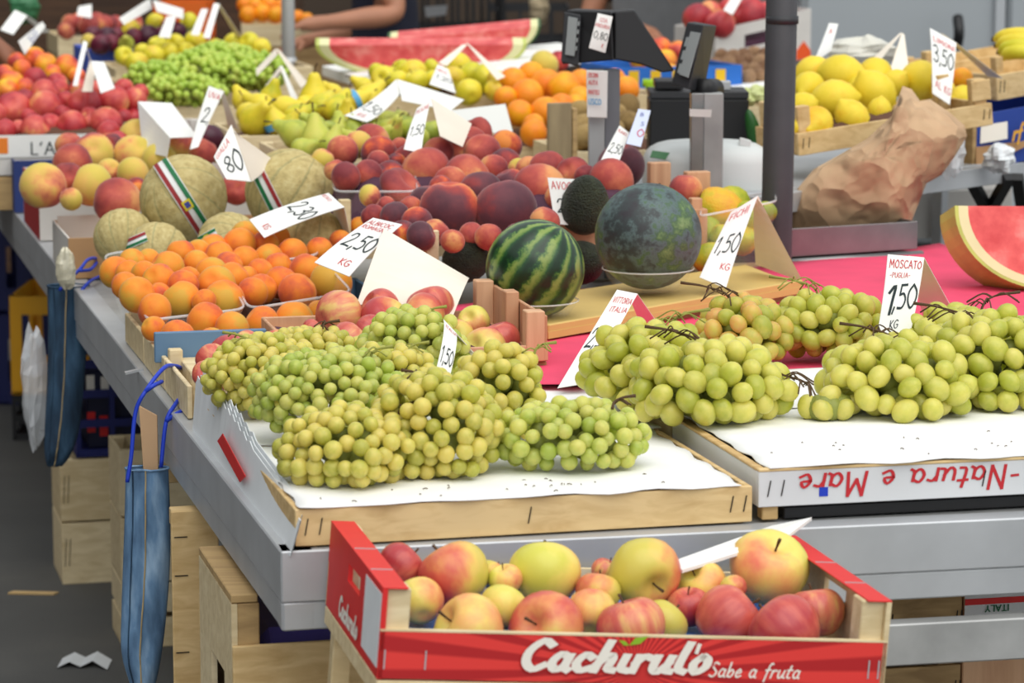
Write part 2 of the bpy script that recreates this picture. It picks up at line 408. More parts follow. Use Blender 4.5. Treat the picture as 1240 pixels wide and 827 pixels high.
fr('kiwi', KIWI, M_KIWI); fr('walnut', NUT, M_WALNUT); fr('avocado', AVO, M_AVO); fr('prickly', PRICK, M_PRICK)
sv, sf = tube(catmull([(0, 0, 0.35), (0.03, 0, 0.7), (0.1, 0.03, 1.02)], 3), [0.035, 0.03, 0.05], 5)
SHAPES['stem_apple'] = proto('stem_apple', (sv, sf), STEM)
sv, sf = tube(catmull([(0, 0, 1.6), (0.05, 0, 1.95), (0.2, 0.04, 2.3)], 3), [0.05, 0.045, 0.07], 5)
SHAPES['stem_pear'] = proto('stem_pear', (sv, sf), STEM)
STEMS = {'apple_ry': 'stem_apple', 'apple_y': 'stem_apple', 'apple_r': 'stem_apple', 'apple_g': 'stem_apple', 'pear_y': 'stem_pear', 'pear_g': 'stem_pear'}

def one_fruit(key, name, loc, r, rot, label, cat, group, stem=False):
    o = link(name, SHAPES[key], None, loc, rot, float(r)); props(o, label, cat, group)
    if stem and key in STEMS:
        s = bpy.data.objects.new('stem', SHAPES[STEMS[key]]); COL.objects.link(s); s.parent = o
    return o

ALLF = []
def settle(lst, tf, slack=0.9, iters=70, tmin=None):
    """lst of (u, v, r_px): depth along each sight line from tf(u, v), then pushed apart until the fruit only touch."""
    n = len(lst); uv = np.array([(a[0], a[1]) for a in lst], float); rp = np.array([a[2] for a in lst], float)
    t = np.array([tf(a[0], a[1]) for a in lst], float)
    rays = np.array([ray(a[0], a[1]) for a in lst])
    order = uv[:, 1] + 0.15 * rp
    for it in range(iters):
        pos = CAM + rays * t[:, None]; r = rp * t / F
        d = np.linalg.norm(pos[:, None] - pos[None], axis=2); need = slack * (r[:, None] + r[None]) - d
        np.fill_diagonal(need, 0); need = np.maximum(need, 0)
        if need.max() < 0.001: break
        sgn = np.where(order[:, None] > order[None], -1.0, 1.0)
        t = t + np.clip((need * sgn).sum(1) * 0.3, -0.02, 0.02)
        if tmin is not None: t = np.maximum(t, tmin(uv[:, 0], uv[:, 1], rp))
    pos = CAM + rays * t[:, None]
    return pos, rp * t / F

ORD = ['first', 'second', 'third', 'fourth', 'fifth', 'sixth', 'seventh', 'eighth', 'ninth', 'tenth', 'eleventh', 'twelfth', 'thirteenth', 'fourteenth']
def row_labels(lst, what, where, keep, rows=None):
    """labels by place in the heap: rows counted from the front, then from the left within a row."""
    vs_ = [a[1] for a in lst]; lo, hi = min(vs_), max(vs_)
    n = rows or max(1, round((hi - lo) / (2.3 * float(np.mean([a[2] for a in lst])))))
    band = [min(n - 1, int((hi - a[1]) / (hi - lo + 1e-6) * n)) for a in lst]
    out = dict(keep or {})
    for b_ in range(n):
        ids = sorted([i for i in range(len(lst)) if band[i] == b_], key=lambda i: lst[i][0])
        for k, i in enumerate(ids):
            if i in out: continue
            k_ = lst[i][3] if len(lst[i]) > 3 else None
            w = what if isinstance(what, str) else what.get(k_, what[None])
            if len(ids) == 1: t = 'alone in'
            elif k <= len(ids) - 1 - k: t = ('leftmost in' if k == 0 else ORD[k] + ' from left in')
            else:
                j = len(ids) - 1 - k; t = ('rightmost in' if j == 0 else ORD[j] + ' from right in')
            r_ = 'front row' if b_ == 0 else ('back row' if b_ == n - 1 else ORD[b_] + ' row back')
            out[i] = f'{w} {t} the {r_} {where}'
    return out
def heap(lst, tf, key, name, label, cat, group, slack=0.9, tilt=1.2, stem=False, labels=None, rots=None, tmin=None, grow=1.12):
    """lst rows: (u, v, r_px[, shape key])."""
    lst = [(a[0], a[1], a[2] * grow) + tuple(a[3:]) for a in lst]
    pos, r = settle(lst, tf, slack, tmin=tmin)
    out = []
    for i, a in enumerate(lst):
        k = a[3] if len(a) > 3 else key
        rot = (rnd.uniform(-tilt, tilt), rnd.uniform(-tilt, tilt), rnd.uniform(0, 6.28))
        if rots and i in rots: rot = rots[i]
        lb = labels.get(i, label) if labels else label
        if isinstance(lb, dict): lb = lb[k]
        out.append(one_fruit(k, name, pos[i], r[i], rot, lb, cat, group, stem))
        ALLF.append((pos[i], r[i]))
    return out, pos, r

# ------------------------------------------------------------------ handwriting
G = {
 '0': (.6, [[(.3, 1), (.05, .7), (.05, .3), (.3, 0), (.55, .3), (.55, .7), (.3, 1)]]),
 '1': (.35, [[(.05, .75), (.25, 1), (.2, .5), (.15, 0)]]),
 '2': (.6, [[(.08, .75), (.2, .97), (.45, .95), (.5, .7), (.3, .35), (.05, .03)], [(.05, .03), (.3, .06), (.58, .03)]]),
 '3': (.55, [[(.05, .9), (.3, 1), (.48, .8), (.35, .58), (.2, .53)], [(.2, .53), (.45, .45), (.5, .2), (.28, 0), (.03, .1)]]),
 '5': (.55, [[(.5, 1), (.15, .98)], [(.15, .98), (.1, .58)], [(.1, .58), (.35, .62), (.5, .35), (.35, .05), (.05, .05)]]),
 '8': (.55, [[(.3, .52), (.08, .75), (.28, 1), (.48, .78), (.3, .52), (.06, .25), (.28, 0), (.52, .25), (.3, .52)]]),
 '9': (.55, [[(.48, .75), (.25, .5), (.08, .75), (.28, 1), (.48, .78), (.42, .3), (.25, 0)]]),
 ',': (.2, [[(.12, .08), (.03, -.15)]]), '-': (.4, [[(.05, .45), (.35, .47)]]), '.': (.2, [[(.08, .0), (.12, .06)]]), "'": (.2, [[(.12, 1), (.05, .75)]]),
 ' ': (.35, []),
 'A': (.6, [[(.03, 0), (.3, 1)], [(.3, 1), (.57, 0)], [(.13, .35), (.47, .35)]]),
 'B': (.5, [[(.08, 0), (.08, 1)], [(.08, 1), (.4, .9), (.38, .6), (.08, .53)], [(.08, .53), (.48, .42), (.45, .1), (.08, 0)]]),
 'C': (.55, [[(.52, .85), (.3, 1), (.06, .65), (.08, .25), (.3, 0), (.53, .15)]]),
 'D': (.55, [[(.08, 0), (.08, 1)], [(.08, 1), (.42, .85), (.5, .45), (.35, .1), (.08, 0)]]),
 'E': (.48, [[(.44, 1), (.08, 1)], [(.08, 1), (.08, 0)], [(.08, 0), (.45, 0)], [(.08, .52), (.38, .52)]]),
 'F': (.46, [[(.44, 1), (.08, 1)], [(.08, 1), (.08, 0)], [(.08, .52), (.36, .52)]]),
 'H': (.55, [[(.08, 0), (.08, 1)], [(.47, 0), (.47, 1)], [(.08, .5), (.47, .5)]]),
 'G': (.58, [[(.52, .85), (.3, 1), (.06, .65), (.08, .25), (.3, 0), (.52, .2), (.52, .45)], [(.52, .45), (.33, .45)]]),
 'I': (.2, [[(.1, 0), (.1, 1)]]), 'K': (.5, [[(.08, 0), (.08, 1)], [(.45, 1), (.1, .5)], [(.1, .5), (.48, 0)]]),
 'L': (.45, [[(.08, 1), (.08, 0)], [(.08, 0), (.42, 0)]]),
 'M': (.7, [[(.05, 0), (.12, 1)], [(.12, 1), (.35, .3)], [(.35, .3), (.58, 1)], [(.58, 1), (.65, 0)]]),
 'N': (.6, [[(.06, 0), (.08, 1)], [(.08, 1), (.5, 0)], [(.5, 0), (.54, 1)]]),
 'O': (.6, [[(.3, 1), (.06, .6), (.1, .2), (.3, 0), (.52, .25), (.53, .7), (.3, 1)]]),
 'P': (.5, [[(.08, 0), (.08, 1)], [(.08, 1), (.42, .92), (.42, .6), (.08, .48)]]),
 'R': (.52, [[(.08, 0), (.08, 1)], [(.08, 1), (.42, .92), (.42, .6), (.08, .5)], [(.15, .5), (.5, 0)]]),
 'S': (.5, [[(.45, .88), (.25, 1), (.08, .78), (.25, .55), (.45, .3), (.28, 0), (.05, .1)]]),
 'T': (.5, [[(.02, 1), (.48, 1)], [(.25, 1), (.25, 0)]]),
 'U': (.55, [[(.06, 1), (.08, .25), (.28, 0), (.48, .25), (.5, 1)]]), 'V': (.55, [[(.05, 1), (.27, 0)], [(.27, 0), (.52, 1)]]),
 'Y': (.5, [[(.03, 1), (.25, .5)], [(.48, 1), (.25, .5)], [(.25, .5), (.25, 0)]]),
 'Z': (.5, [[(.05, 1), (.46, 1)], [(.46, 1), (.05, 0)], [(.05, 0), (.48, 0)]]),
 'a': (.5, [[(.4, .45), (.2, .55), (.06, .25), (.2, 0), (.38, .15), (.42, .5)], [(.42, .5), (.4, .1), (.5, .0)]]),
 'b': (.45, [[(.08, 1), (.07, .05)], [(.07, .2), (.25, .52), (.42, .3), (.28, 0), (.07, .08)]]),
 'c': (.42, [[(.38, .45), (.2, .55), (.06, .25), (.2, 0), (.42, .08)]]),
 'e': (.42, [[(.06, .28), (.36, .32), (.25, .55), (.07, .3), (.18, 0), (.42, .1)]]),
 'f': (.36, [[(.4, .95), (.28, 1), (.2, .7), (.12, -.25)], [(.04, .52), (.34, .55)]]),
 'h': (.5, [[(.16, 1), (.05, 0)], [(.07, .25), (.28, .55), (.38, .4), (.34, .08), (.5, .02)]]),
 'i': (.25, [[(.1, .52), (.08, .1), (.24, .02)]]),
 'l': (.28, [[(.14, 1), (.09, .5), (.1, .12), (.26, .02)]]),
 'm': (.7, [[(.06, .52), (.05, 0)], [(.06, .25), (.2, .55), (.3, .4), (.28, 0)], [(.3, .3), (.45, .55), (.55, .4), (.54, .06), (.68, .02)]]),
 'n': (.5, [[(.06, .52), (.05, 0)], [(.06, .25), (.24, .55), (.36, .4), (.34, .06), (.5, .02)]]),
 'o': (.45, [[(.2, .55), (.06, .3), (.18, 0), (.38, .2), (.36, .46), (.25, .56)]]),
 'r': (.36, [[(.08, .52), (.05, 0)], [(.06, .3), (.2, .52), (.36, .48)]]),
 's': (.4, [[(.36, .46), (.2, .55), (.1, .4), (.3, .22), (.2, 0), (.03, .06)]]),
 't': (.34, [[(.2, .85), (.1, .1), (.3, .02)], [(.03, .55), (.34, .57)]]),
 'u': (.5, [[(.08, .52), (.07, .12), (.22, 0), (.4, .3)], [(.42, .52), (.38, .08), (.52, .02)]]),
 'x': (.4, [[(.05, .5), (.36, 0)], [(.36, .52), (.04, 0)]]),
}
G['K '] = G['K']
def text_width(s): return sum(G[c][0] + 0.08 for c in s) - 0.08
def write(s, surf, x, y, h, wd, mat, parent, wr=0.14, slant=0.0, rot=0.0, aspect=1.0, lift=0.0006, name='lettering', smooth=3):
    """Ribbon strokes of a line of writing laid on surf(a, b) -> (point, normal); (x, y) is the lower left corner, h the cap height.
    wr is the pen width as a share of h; aspect is metres along b per metre along a for one unit."""
    mb = MB(); cx = 0.0; ca, sa = math.cos(rot), math.sin(rot); ns = 0
    for ch in s:
        w, strokes = G[ch]
        for st in strokes:
            ns += 1
            pts = catmull([(p[0], p[1], 0) for p in st], smooth) if len(st) > 2 else [np.array((p[0], p[1], 0.0)) for p in st]
            pts = [np.array(p[:2]) for p in pts]
            L = []
            for i, p in enumerate(pts):
                d = pts[min(i + 1, len(pts) - 1)] - pts[max(i - 1, 0)]
                d = d / (np.linalg.norm(d) + 1e-9); nn = np.array((-d[1], d[0])) * wr / 2
                e = d * wr * 0.4 * (-1 if i == 0 else 1 if i == len(pts) - 1 else 0)
                for q in (p + nn + e, p - nn + e):
                    X = (cx + q[0] + slant * q[1]) * h * wd; Y = q[1] * h
                    X, Y = X * ca - Y * sa, X * sa + Y * ca
                    P_, N_ = surf(x + X, y + Y * aspect)
                    L.append(P_ + N_ * (lift + ns * 4e-5))
            f = [(2 * i, 2 * i + 1, 2 * i + 3, 2 * i + 2) for i in range(len(pts) - 1)]
            mb.add(L, f)
        cx += w + 0.08
    if not mb.v: return None
    return mb.build(name, mat, parent)

# ------------------------------------------------------------------ cards
def leaf(c, bow=0.0, n=8, bowdir=None):
    """bent sheet from four corners TL, TR, BR, BL; returns surf(a, b): a from left to right, b from bottom (0) to top (1)."""
    TL, TR, BR, BL = (np.asarray(q, float) for q in c)
    nrm = unit(np.cross(TR - TL, BL - TL))
    if nrm @ (CAM - TL) < 0: nrm = -nrm
    def S(a, b):
        top = TL + (TR - TL) * a; bot = BL + (BR - BL) * a
        p = bot + (top - bot) * b
        p = p + nrm * bow * 4 * b * (1 - b)
        return p, nrm
    return S, nrm
def sheet_mesh(name, S, nrm, th, mat, parent, n=8, m=2):
    v, f = [], []
    for k in (0.5, -0.5):
        for j in range(n + 1):
            for i in range(m + 1):
                v.append(S(i / m, j / n)[0] + nrm * th * k)
    W = m + 1; K = (n + 1) * W
    for j in range(n):
        for i in range(m):
            a = j * W + i; f.append((a, a + 1, a + W + 1, a + W)); f.append((K + a, K + a + W, K + a + W + 1, K + a + 1))
    rim = [i for i in range(W)] + [j * W + m for j in range(1, n + 1)] + [n * W + i for i in range(m - 1, -1, -1)] + [j * W for j in range(n - 1, 0, -1)]
    for a, b in zip(rim, rim[1:] + rim[:1]): f.append((a, b, K + b, K + a))
    return mesh(name, v, f, mat, parent, smooth=False)

def tag(label, front, back=None, texts=(), bow=0.0, bbow=0.0, mat=None, bmat=None, group=None, th=0.0012, name='price_card'):
    """folded price card; corners are (u, v, t): TL, TR, BR, BL. texts: (string, a, b, h, ink[, rot]) with h as a share of the card's height."""
    fc = [PT(*q) for q in front]
    allp = fc + ([PT(*q) for q in back] if back else [])
    base = np.mean(allp, axis=0); base[2] = min(p[2] for p in allp)
    root = empty(name, base, label, 'price card', group)
    S, nrm = leaf(fc, bow)
    sheet_mesh('front_leaf', S, nrm, th, mat or CARD, root)
    wpx = np.linalg.norm(fc[1] - fc[0] + fc[2] - fc[3]) / 2; hpx = np.linalg.norm(fc[3] - fc[0] + fc[2] - fc[1]) / 2
    for t_ in texts:
        s, a, b, h, ink = t_[:5]; ro = t_[5] if len(t_) > 5 else 0.0
        nat = text_width(s) * h * hpx / wpx
        write(s, S, a, b, h * hpx / wpx, min(1.05, (.95 - a) / nat), ink, root, wr=0.10, aspect=wpx / hpx, lift=th * 0.5 + 0.0006, rot=ro)
    if back:
        bc = [PT(*q) for q in back]
        S2, n2 = leaf(bc, bbow)
        sheet_mesh('back_leaf', S2, n2, th, bmat or CARD_B, root)
    return root

# ------------------------------------------------------------------ crates
def crate(name, p, dx, dy, h, label, cat='crate', wood_=None, n_side=1, slat_h=None, th=0.008, post=0.022, post_h=None, front=True, gap=0.004, bottom=True, group=None, rows=None, staples=True, corner_wood=None):
    """open wooden box: p front left bottom corner, dx along the front, dy along the side (world vectors)."""
    p = np.asarray(p, float); dx = np.asarray(dx, float); dy = np.asarray(dy, float); ux, uy = unit(dx), unit(dy)
    up = unit(np.cross(ux, uy)); W, L = np.linalg.norm(dx), np.linalg.norm(dy)
    wm = wood_ or PINE
    c = p + dx / 2 + dy / 2
    root = empty(name, c, label, cat, group)
    ph = post_h or h
    for i in (0, 1):
        for j in (0, 1):
            q = p + dx * i + dy * j + ux * (th if i == 0 else -th - post) + uy * (th if j == 0 else -th - post)
            box_part('corner_post', q, ux * post, uy * post, up * ph, corner_wood or wm, root)
    n = n_side; sh = (slat_h or (h - gap * (n - 1)) / n)
    step = (h - sh) / max(1, n - 1) if n > 1 else 0
    for k in range(n):
        z = up * (h - sh - step * k)
        a = [('slat', p + z, dx, uy * th), ('slat', p + dy - uy * th + z, dx, uy * th),
             ('slat', p + uy * th + z, ux * th, dy - uy * 2 * th), ('slat', p + dx - ux * th + uy * th + z, ux * th, dy - uy * 2 * th)]
        for nm, q, e1, e2 in a:
            box_part(nm, q, e1, e2, up * sh, wm, root, 0.001)
            if staples and nm == 'slat' and q is a[0][1]:
                for s in (0.02, 0.05, 0.5, 0.95, 0.98):
                    v, f = beam(q + dx * s - uy * 0.0008 + up * sh * 0.3, q + dx * s - uy * 0.0008 + up * sh * 0.75 + ux * 0.004, 0.0016, 0.0012)
                    mesh('staple', v, f, STAPLE, root)
    if bottom:
        nb = 3
        for k in range(nb):
            box_part('bottom_board', p + dy * (k / nb) + uy * th + up * 0.002, dx * 1.0 - ux * 0, dy / nb - uy * (0.006 + th * 0.7), up * 0.005, wm, root, 0.001)
    return root, (ux, uy, up)
def mound(name, poly, z0, z1, mat, parent, n=10):
    """low domed liner under a heap of fruit: bilinear patch over four world corners, raised in the middle."""
    a, b, c, d = (np.asarray(q, float) for q in poly)
    v, f = [], []
    for j in range(n + 1):
        for i in range(n + 1):
            s, t = i / n, j / n
            q = (a * (1 - s) + b * s) * (1 - t) + (d * (1 - s) + c * s) * t
            k = min(1, 4 * min(s, 1 - s, t, 1 - t)); q = q.copy(); q[2] = q[2] + (z1 - z0) * k * k * (3 - 2 * k) + 0.003 * math.sin(9 * s * 3 + 7 * t * 3)
            v.append(q)
    for j in range(n):
        for i in range(n):
            x = j * (n + 1) + i; f.append((x, x + 1, x + n + 2, x + n + 1))
    return mesh(name, v, f, mat, parent, smooth=True)

# ------------------------------------------------------------------ the place
m, n, b = base_mat('dark_asphalt')
tc = nd(n, 'ShaderNodeTexCoord'); n1 = nd(n, 'ShaderNodeTexNoise'); n1.inputs['Scale'].default_value = 1.6; n1.inputs['Detail'].default_value = 8
n2 = nd(n, 'ShaderNodeTexNoise'); n2.inputs['Scale'].default_value = 220; n2.inputs['Detail'].default_value = 2
n.links.new(tc.outputs['Object'], n1.inputs['Vector']); n.links.new(tc.outputs['Object'], n2.inputs['Vector'])
f = math_(n, 'ADD', math_(n, 'MULTIPLY', n1.outputs['Fac'], 0.7), math_(n, 'MULTIPLY', n2.outputs['Fac'], 0.3))
n.links.new(ramp(n, [(0.3, H(62, 63, 62)), (0.55, H(84, 84, 82)), (0.75, H(108, 106, 100))], f), b.inputs['Base Color'])
b.inputs['Roughness'].default_value = 0.75
bp = nd(n, 'ShaderNodeBump'); bp.inputs['Strength'].default_value = 0.3; bp.inputs['Distance'].default_value = 0.003
n.links.new(n2.outputs['Fac'], bp.inputs['Height']); n.links.new(bp.outputs[0], b.inputs['Normal'])
ASPHALT = m
fl = mesh('floor', *hexa((-14, -2, -0.1), (28, 0, 0), (0, 26, 0), (0, 0, 0.1)), ASPHALT, origin=(0, 6, 0)); props(fl, kind='structure')

WALLM = plain('dim_brown_wall', H(74, 62, 52), 0.9, var=0.15, scale=2)
wl = mesh('wall_back', *hexa((-9, 14.5, 0), (18, 0, 0), (0, 0.2, 0), (0, 0, 3.6)), WALLM); props(wl, kind='structure')
wl = mesh('unseen_left_wall', *hexa((-4.2, 1, 0), (0.2, 0, 0), (0, 13.5, 0), (0, 0, 3.6)), WALLM); props(wl, kind='structure')  # unseen wall, set close in to block sky light from the left

# ---- grey van behind the lemons
VANM = plain('grey_van_paint', H(164, 170, 174), 0.4, 0.1, var=0.03, scale=2)
vp = PT(1000, 60, 10.0); vx = unit(V(0.985, 0.17, 0)); vy = V(-vx[1], vx[0], 0)
van = empty('delivery_van', (vp[0] + 2.2, vp[1] + 1.0, 0), 'grey delivery van standing behind the lemon table', 'van')
vb = V(vp[0] - 0.08, vp[1], 0)
box_part('side_panel', vb + V(0, 0, .45), vx * .69, vy * 1.9, V(0, 0, 1.75), VANM, van, 0.02)
dr = box_part('door', vb + vx * .72 - vy * 0.004 + V(0, 0, .45), vx * 0.55, vy * 1.9, V(0, 0, 1.75), VANM, van, 0.015)
box_part('rear_panel', vb + vx * 1.30 + V(0, 0, .45), vx * 2.6, vy * 1.9, V(0, 0, 1.75), VANM, van, 0.02)
hp = PT(1156, 38, 10.02)
mesh('handle', *tube(catmull([hp + V(0, -.06, .05), hp + V(0, -.1, .0), hp + V(0, -.06, -.05)], 4), .018, 8), BLACKP, dr, smooth=True)
SIL = plain('pale_seal', H(176, 180, 184), 0.4)
box_part('door_strip', vb + vx * .67 - vy * 0.02 + V(0, 0, .5), vx * 0.035, vy * 0.02, V(0, 0, 1.6), SIL, van)
box_part('sill', vb + V(0, 0, .3) + vy * .05, vx * 4.13, vy * 1.8, V(0, 0, 0.14), DARKP, van, 0.01)
for k in (0.7, 3.6):
    for j in (0.12, 1.72):
        c0 = vb + vx * k + vy * j + V(0, 0, .31)
        w_ = mesh('wheel', *tube([c0 - vy * .1, c0 + vy * .1], .31, 20), BLACKP, van)

# ------------------------------------------------------------------ the stall table
CA = PZ(340, 668, 0.86); CB = PZ(0, 235, 0.86)
LD = unit(CB - CA); LR = V(LD[1], -LD[0], 0)
FD = unit(PZ(1240, 627, 0.86) - CA); FN = V(-FD[1], FD[0], 0)
ZU = V(0, 0, 1)
stall = empty('market_table', V(CA[0] + .8, CA[1] + 2.5, 0), 'long steel market table that carries the fruit crates', 'table')
LEN = 6.6
box_part('left_rail', CA - ZU * .066, LD * LEN, LR * .042, ZU * .066, METAL, stall, .002)
box_part('lower_left_rail', CA - ZU * .1025 + LR * .002, LD * LEN, LR * .04, ZU * .036, METAL, stall, .002)
FL_ = 1.45
box_part('front_rail', CA - ZU * .066, FD * FL_, FN * .042, ZU * .066, METAL, stall, .002)
box_part('lower_front_rail', CA - ZU * .1025 + FN * .002, FD * FL_, FN * .04, ZU * .036, METAL, stall, .002)
q = PZ(1072, 757, .73)
box_part('cross_bar', q - FD * .38 - ZU * .056, FD * 1.1, FN * .03, ZU * .056, METAL_D, stall, .002)
top = [CA + LR * .04 + LD * .04, CA + FD * FL_ + FN * .04, CA + FD * FL_ + LD * 1.95, CA + LD * 1.95 + FD * 1.35, CA + LD * LEN + LR * 1.35, CA + LD * LEN + LR * .04]
v = [p - ZU * k for k in (.004, .03) for p in top]
mesh('table_top', v, [tuple(range(6)), tuple(range(11, 5, -1))] + [(i, (i + 1) % 6, 6 + (i + 1) % 6, 6 + i) for i in range(6)], METAL_D, stall)
for r_, d_ in ((.55, .45), (1.25, .3), (.3, 2.6), (1.1, 2.4), (.3, 5.0), (1.1, 5.6)):
    p_ = CA + LR * r_ + LD * d_; p_[2] = 0
    box_part('leg', p_, LR * .04, LD * .04, ZU * .82, METAL_D, stall)
hk = PZ(152, 449, .86)
v, f = beam(hk - LR * .001 - ZU * .004, hk + LR * .03 - ZU * .0 + ZU * .002, .012, .004); mesh('rail_joint', v, f, METAL, stall)

# ------------------------------------------------------------------ grape crates with paper
crA, axA = crate('fruit_crate', TB(0, 0, .86), RR * .6, DD * .4, .05, 'pine crate with stapled front board under the golden grapes', wood_=PINE, n_side=1, slat_h=.047, post_h=.049, staples=True)
crA2, _ = crate('fruit_crate', TB(0.0, .41, .86), RR * .6, DD * .4, .05, 'pine crate behind the stapled crate, under the tag among the golden grapes', wood_=PINE, n_side=1, post_h=.049, staples=False)
def paper(name, r0, r1, d0, d1, z, label, mat=PAPER, amp=.0017, over=.012, n=26, cat='paper', seed=1, th=.0012, skew=0.0):
    v, f = [], []
    rs = random.Random(seed); ph = [rs.uniform(0, 6) for _ in range(6)]
    for k in (th, 0):
        for j in range(n + 1):
            for i in range(n + 1):
                s, t = i / n, j / n
                e = amp * (math.sin(s * 23 + ph[0]) * .6 + math.sin(t * 17 + ph[1]) * .5 + math.sin((s + t) * 31 + ph[2]) * .4)
                q = TB(r0 + (r1 - r0) * s + amp * 1.5 * math.sin(t * 29 + ph[3]), d0 + (d1 + skew * s - d0) * t + (amp * 2 * math.sin(s * 37 + ph[4]) if j in (0,) else 0), z + e + k)
                v.append(q)
    W = n + 1; K = W * W
    for j in range(n):
        for i in range(n):
            a = j * W + i; f.append((a, a + 1, a + W + 1, a + W)); f.append((K + a, K + a + W, K + a + W + 1, K + a + 1))
    rim = list(range(W)) + [j * W + n for j in range(1, W)] + [n * W + i for i in range(n - 1, -1, -1)] + [j * W for j in range(n - 1, 0, -1)]
    for a, b_ in zip(rim, rim[1:] + rim[:1]): f.append((a, b_, K + b_, K + a))
    return props(mesh(name, v, f, mat, smooth=True), label, cat)
paper('paper_sheet', .006, .585, -.004, .4, .9118, 'white paper liner on the stapled pine crate under the golden grapes', seed=3)
paper('paper_sheet', .006, .60, .41, .83, .912, 'white paper liner behind, half covered by the golden grape heap', seed=4)
WBOARD = plain('white_painted_board', H(216, 218, 220), .6, var=.06, scale=6)
q = PZ(918, 632, .86)
ax = unit(FD * .4 + RR * .6); ay = V(-ax[1], ax[0], 0)
crC, axC = crate('fruit_crate', q, ax * .62, ay * .4, .066, 'white painted crate with red upside-down writing under the big green grapes', wood_=WBOARD, n_side=1, slat_h=.047, post_h=.066, staples=True, corner_wood=PINE, bottom=False)
lip_v, lip_f = hexa(q + ZU * .066 - ay * .001, ax * .62, ay * .012, ZU * .004); mesh('top_strip', lip_v, lip_f, PINE, crC, bevel=.001)
lip_v, lip_f = hexa(q + ZU * .066 + ay * .011 - ax * .001, ax * .012, ay * .38, ZU * .004); mesh('top_strip', lip_v, lip_f, PINE, crC, bevel=.001)
def front_surf(o, ex, ez, nrm):
    return lambda a, b: (o + ex * a + ez * b, nrm)
TXT = 'Natura e Mare'
hh = .031
write(TXT, front_surf(q + ax * .345 + ZU * .060, -ax, -ZU, -ay), 0, 0, hh, .288 / (text_width(TXT) * hh), INK_R, crC, wr=.11, slant=.1)
write('-', front_surf(q + ax * .362 + ZU * .060, -ax, -ZU, -ay), 0, 0, hh, 1, INK_R, crC, wr=.11)
v, f = hexa(q + ax * .083 + ZU * .03 - ay * .0009, ax * .012, ay * .0009, ZU * .012); mesh('paint_splash', v, f, RIBBON, crC)
bt_ = box_part('gap_shade_slab', q + ay * .014 + ax * .04 - ZU * .001, ax * .54, ay * .36, ZU * .016, BLACKP, None); props(bt_, 'black slab added as the shade in the gap under the white painted crate', 'tray')  # added black slab, stands in for the shade below the crate board
crC2, _ = crate('fruit_crate', q + ay * .41, ax * .62, ay * .4, .05, 'crate behind the white painted one, under the back of the big green grapes', wood_=PINE_PALE, post_h=.055, staples=False)
def paper2(name, a0, a1, b0, b1, z, label, mat, seed, cat='paper', amp=.0017, n=26, th=.0012, o=q, skew=0.0):
    global TB
    old = TB
    def TB2(r, d, zz):
        w = o + ax * r + ay * d; w[2] = zz; return w
    TB = TB2; r = paper(name, a0, a1, b0, b1, z, label, mat, amp, n=n, cat=cat, seed=seed, th=th, skew=skew); TB = old; return r
paper2('paper_sheet', .012, .64, -.004, .4, .9322, 'white paper liner on the white painted crate under the big green grapes', PAPER, 6)
paper2('paper_sheet', .006, .64, .41, .74, .931, 'white paper strip between the magenta sheet and the big green grapes', PAPER, 8)
# board that carries the magenta sheet
MB_ = PINE_OLD
bd = box_part('support_board', q + ay * .83 - ax * .16 + ZU * .0, ax * .95, ay * .8, ZU * .058, PINE_OLD, None); props(bd, 'wooden board under the magenta paper', 'board')
bd = box_part('support_board', q + ay * 1.64 + ax * .45, ax * .65, ay * .45, ZU * .058, PINE_OLD, None); props(bd, 'second board under the magenta paper below the watermelon slice', 'board')
paper2('magenta_sheet', -.19, 1.12, .725, 1.52, .9245, 'bright magenta paper spread behind the grapes under the watermelon slice', MAGENTA, 9, amp=.002, n=22, skew=.72)

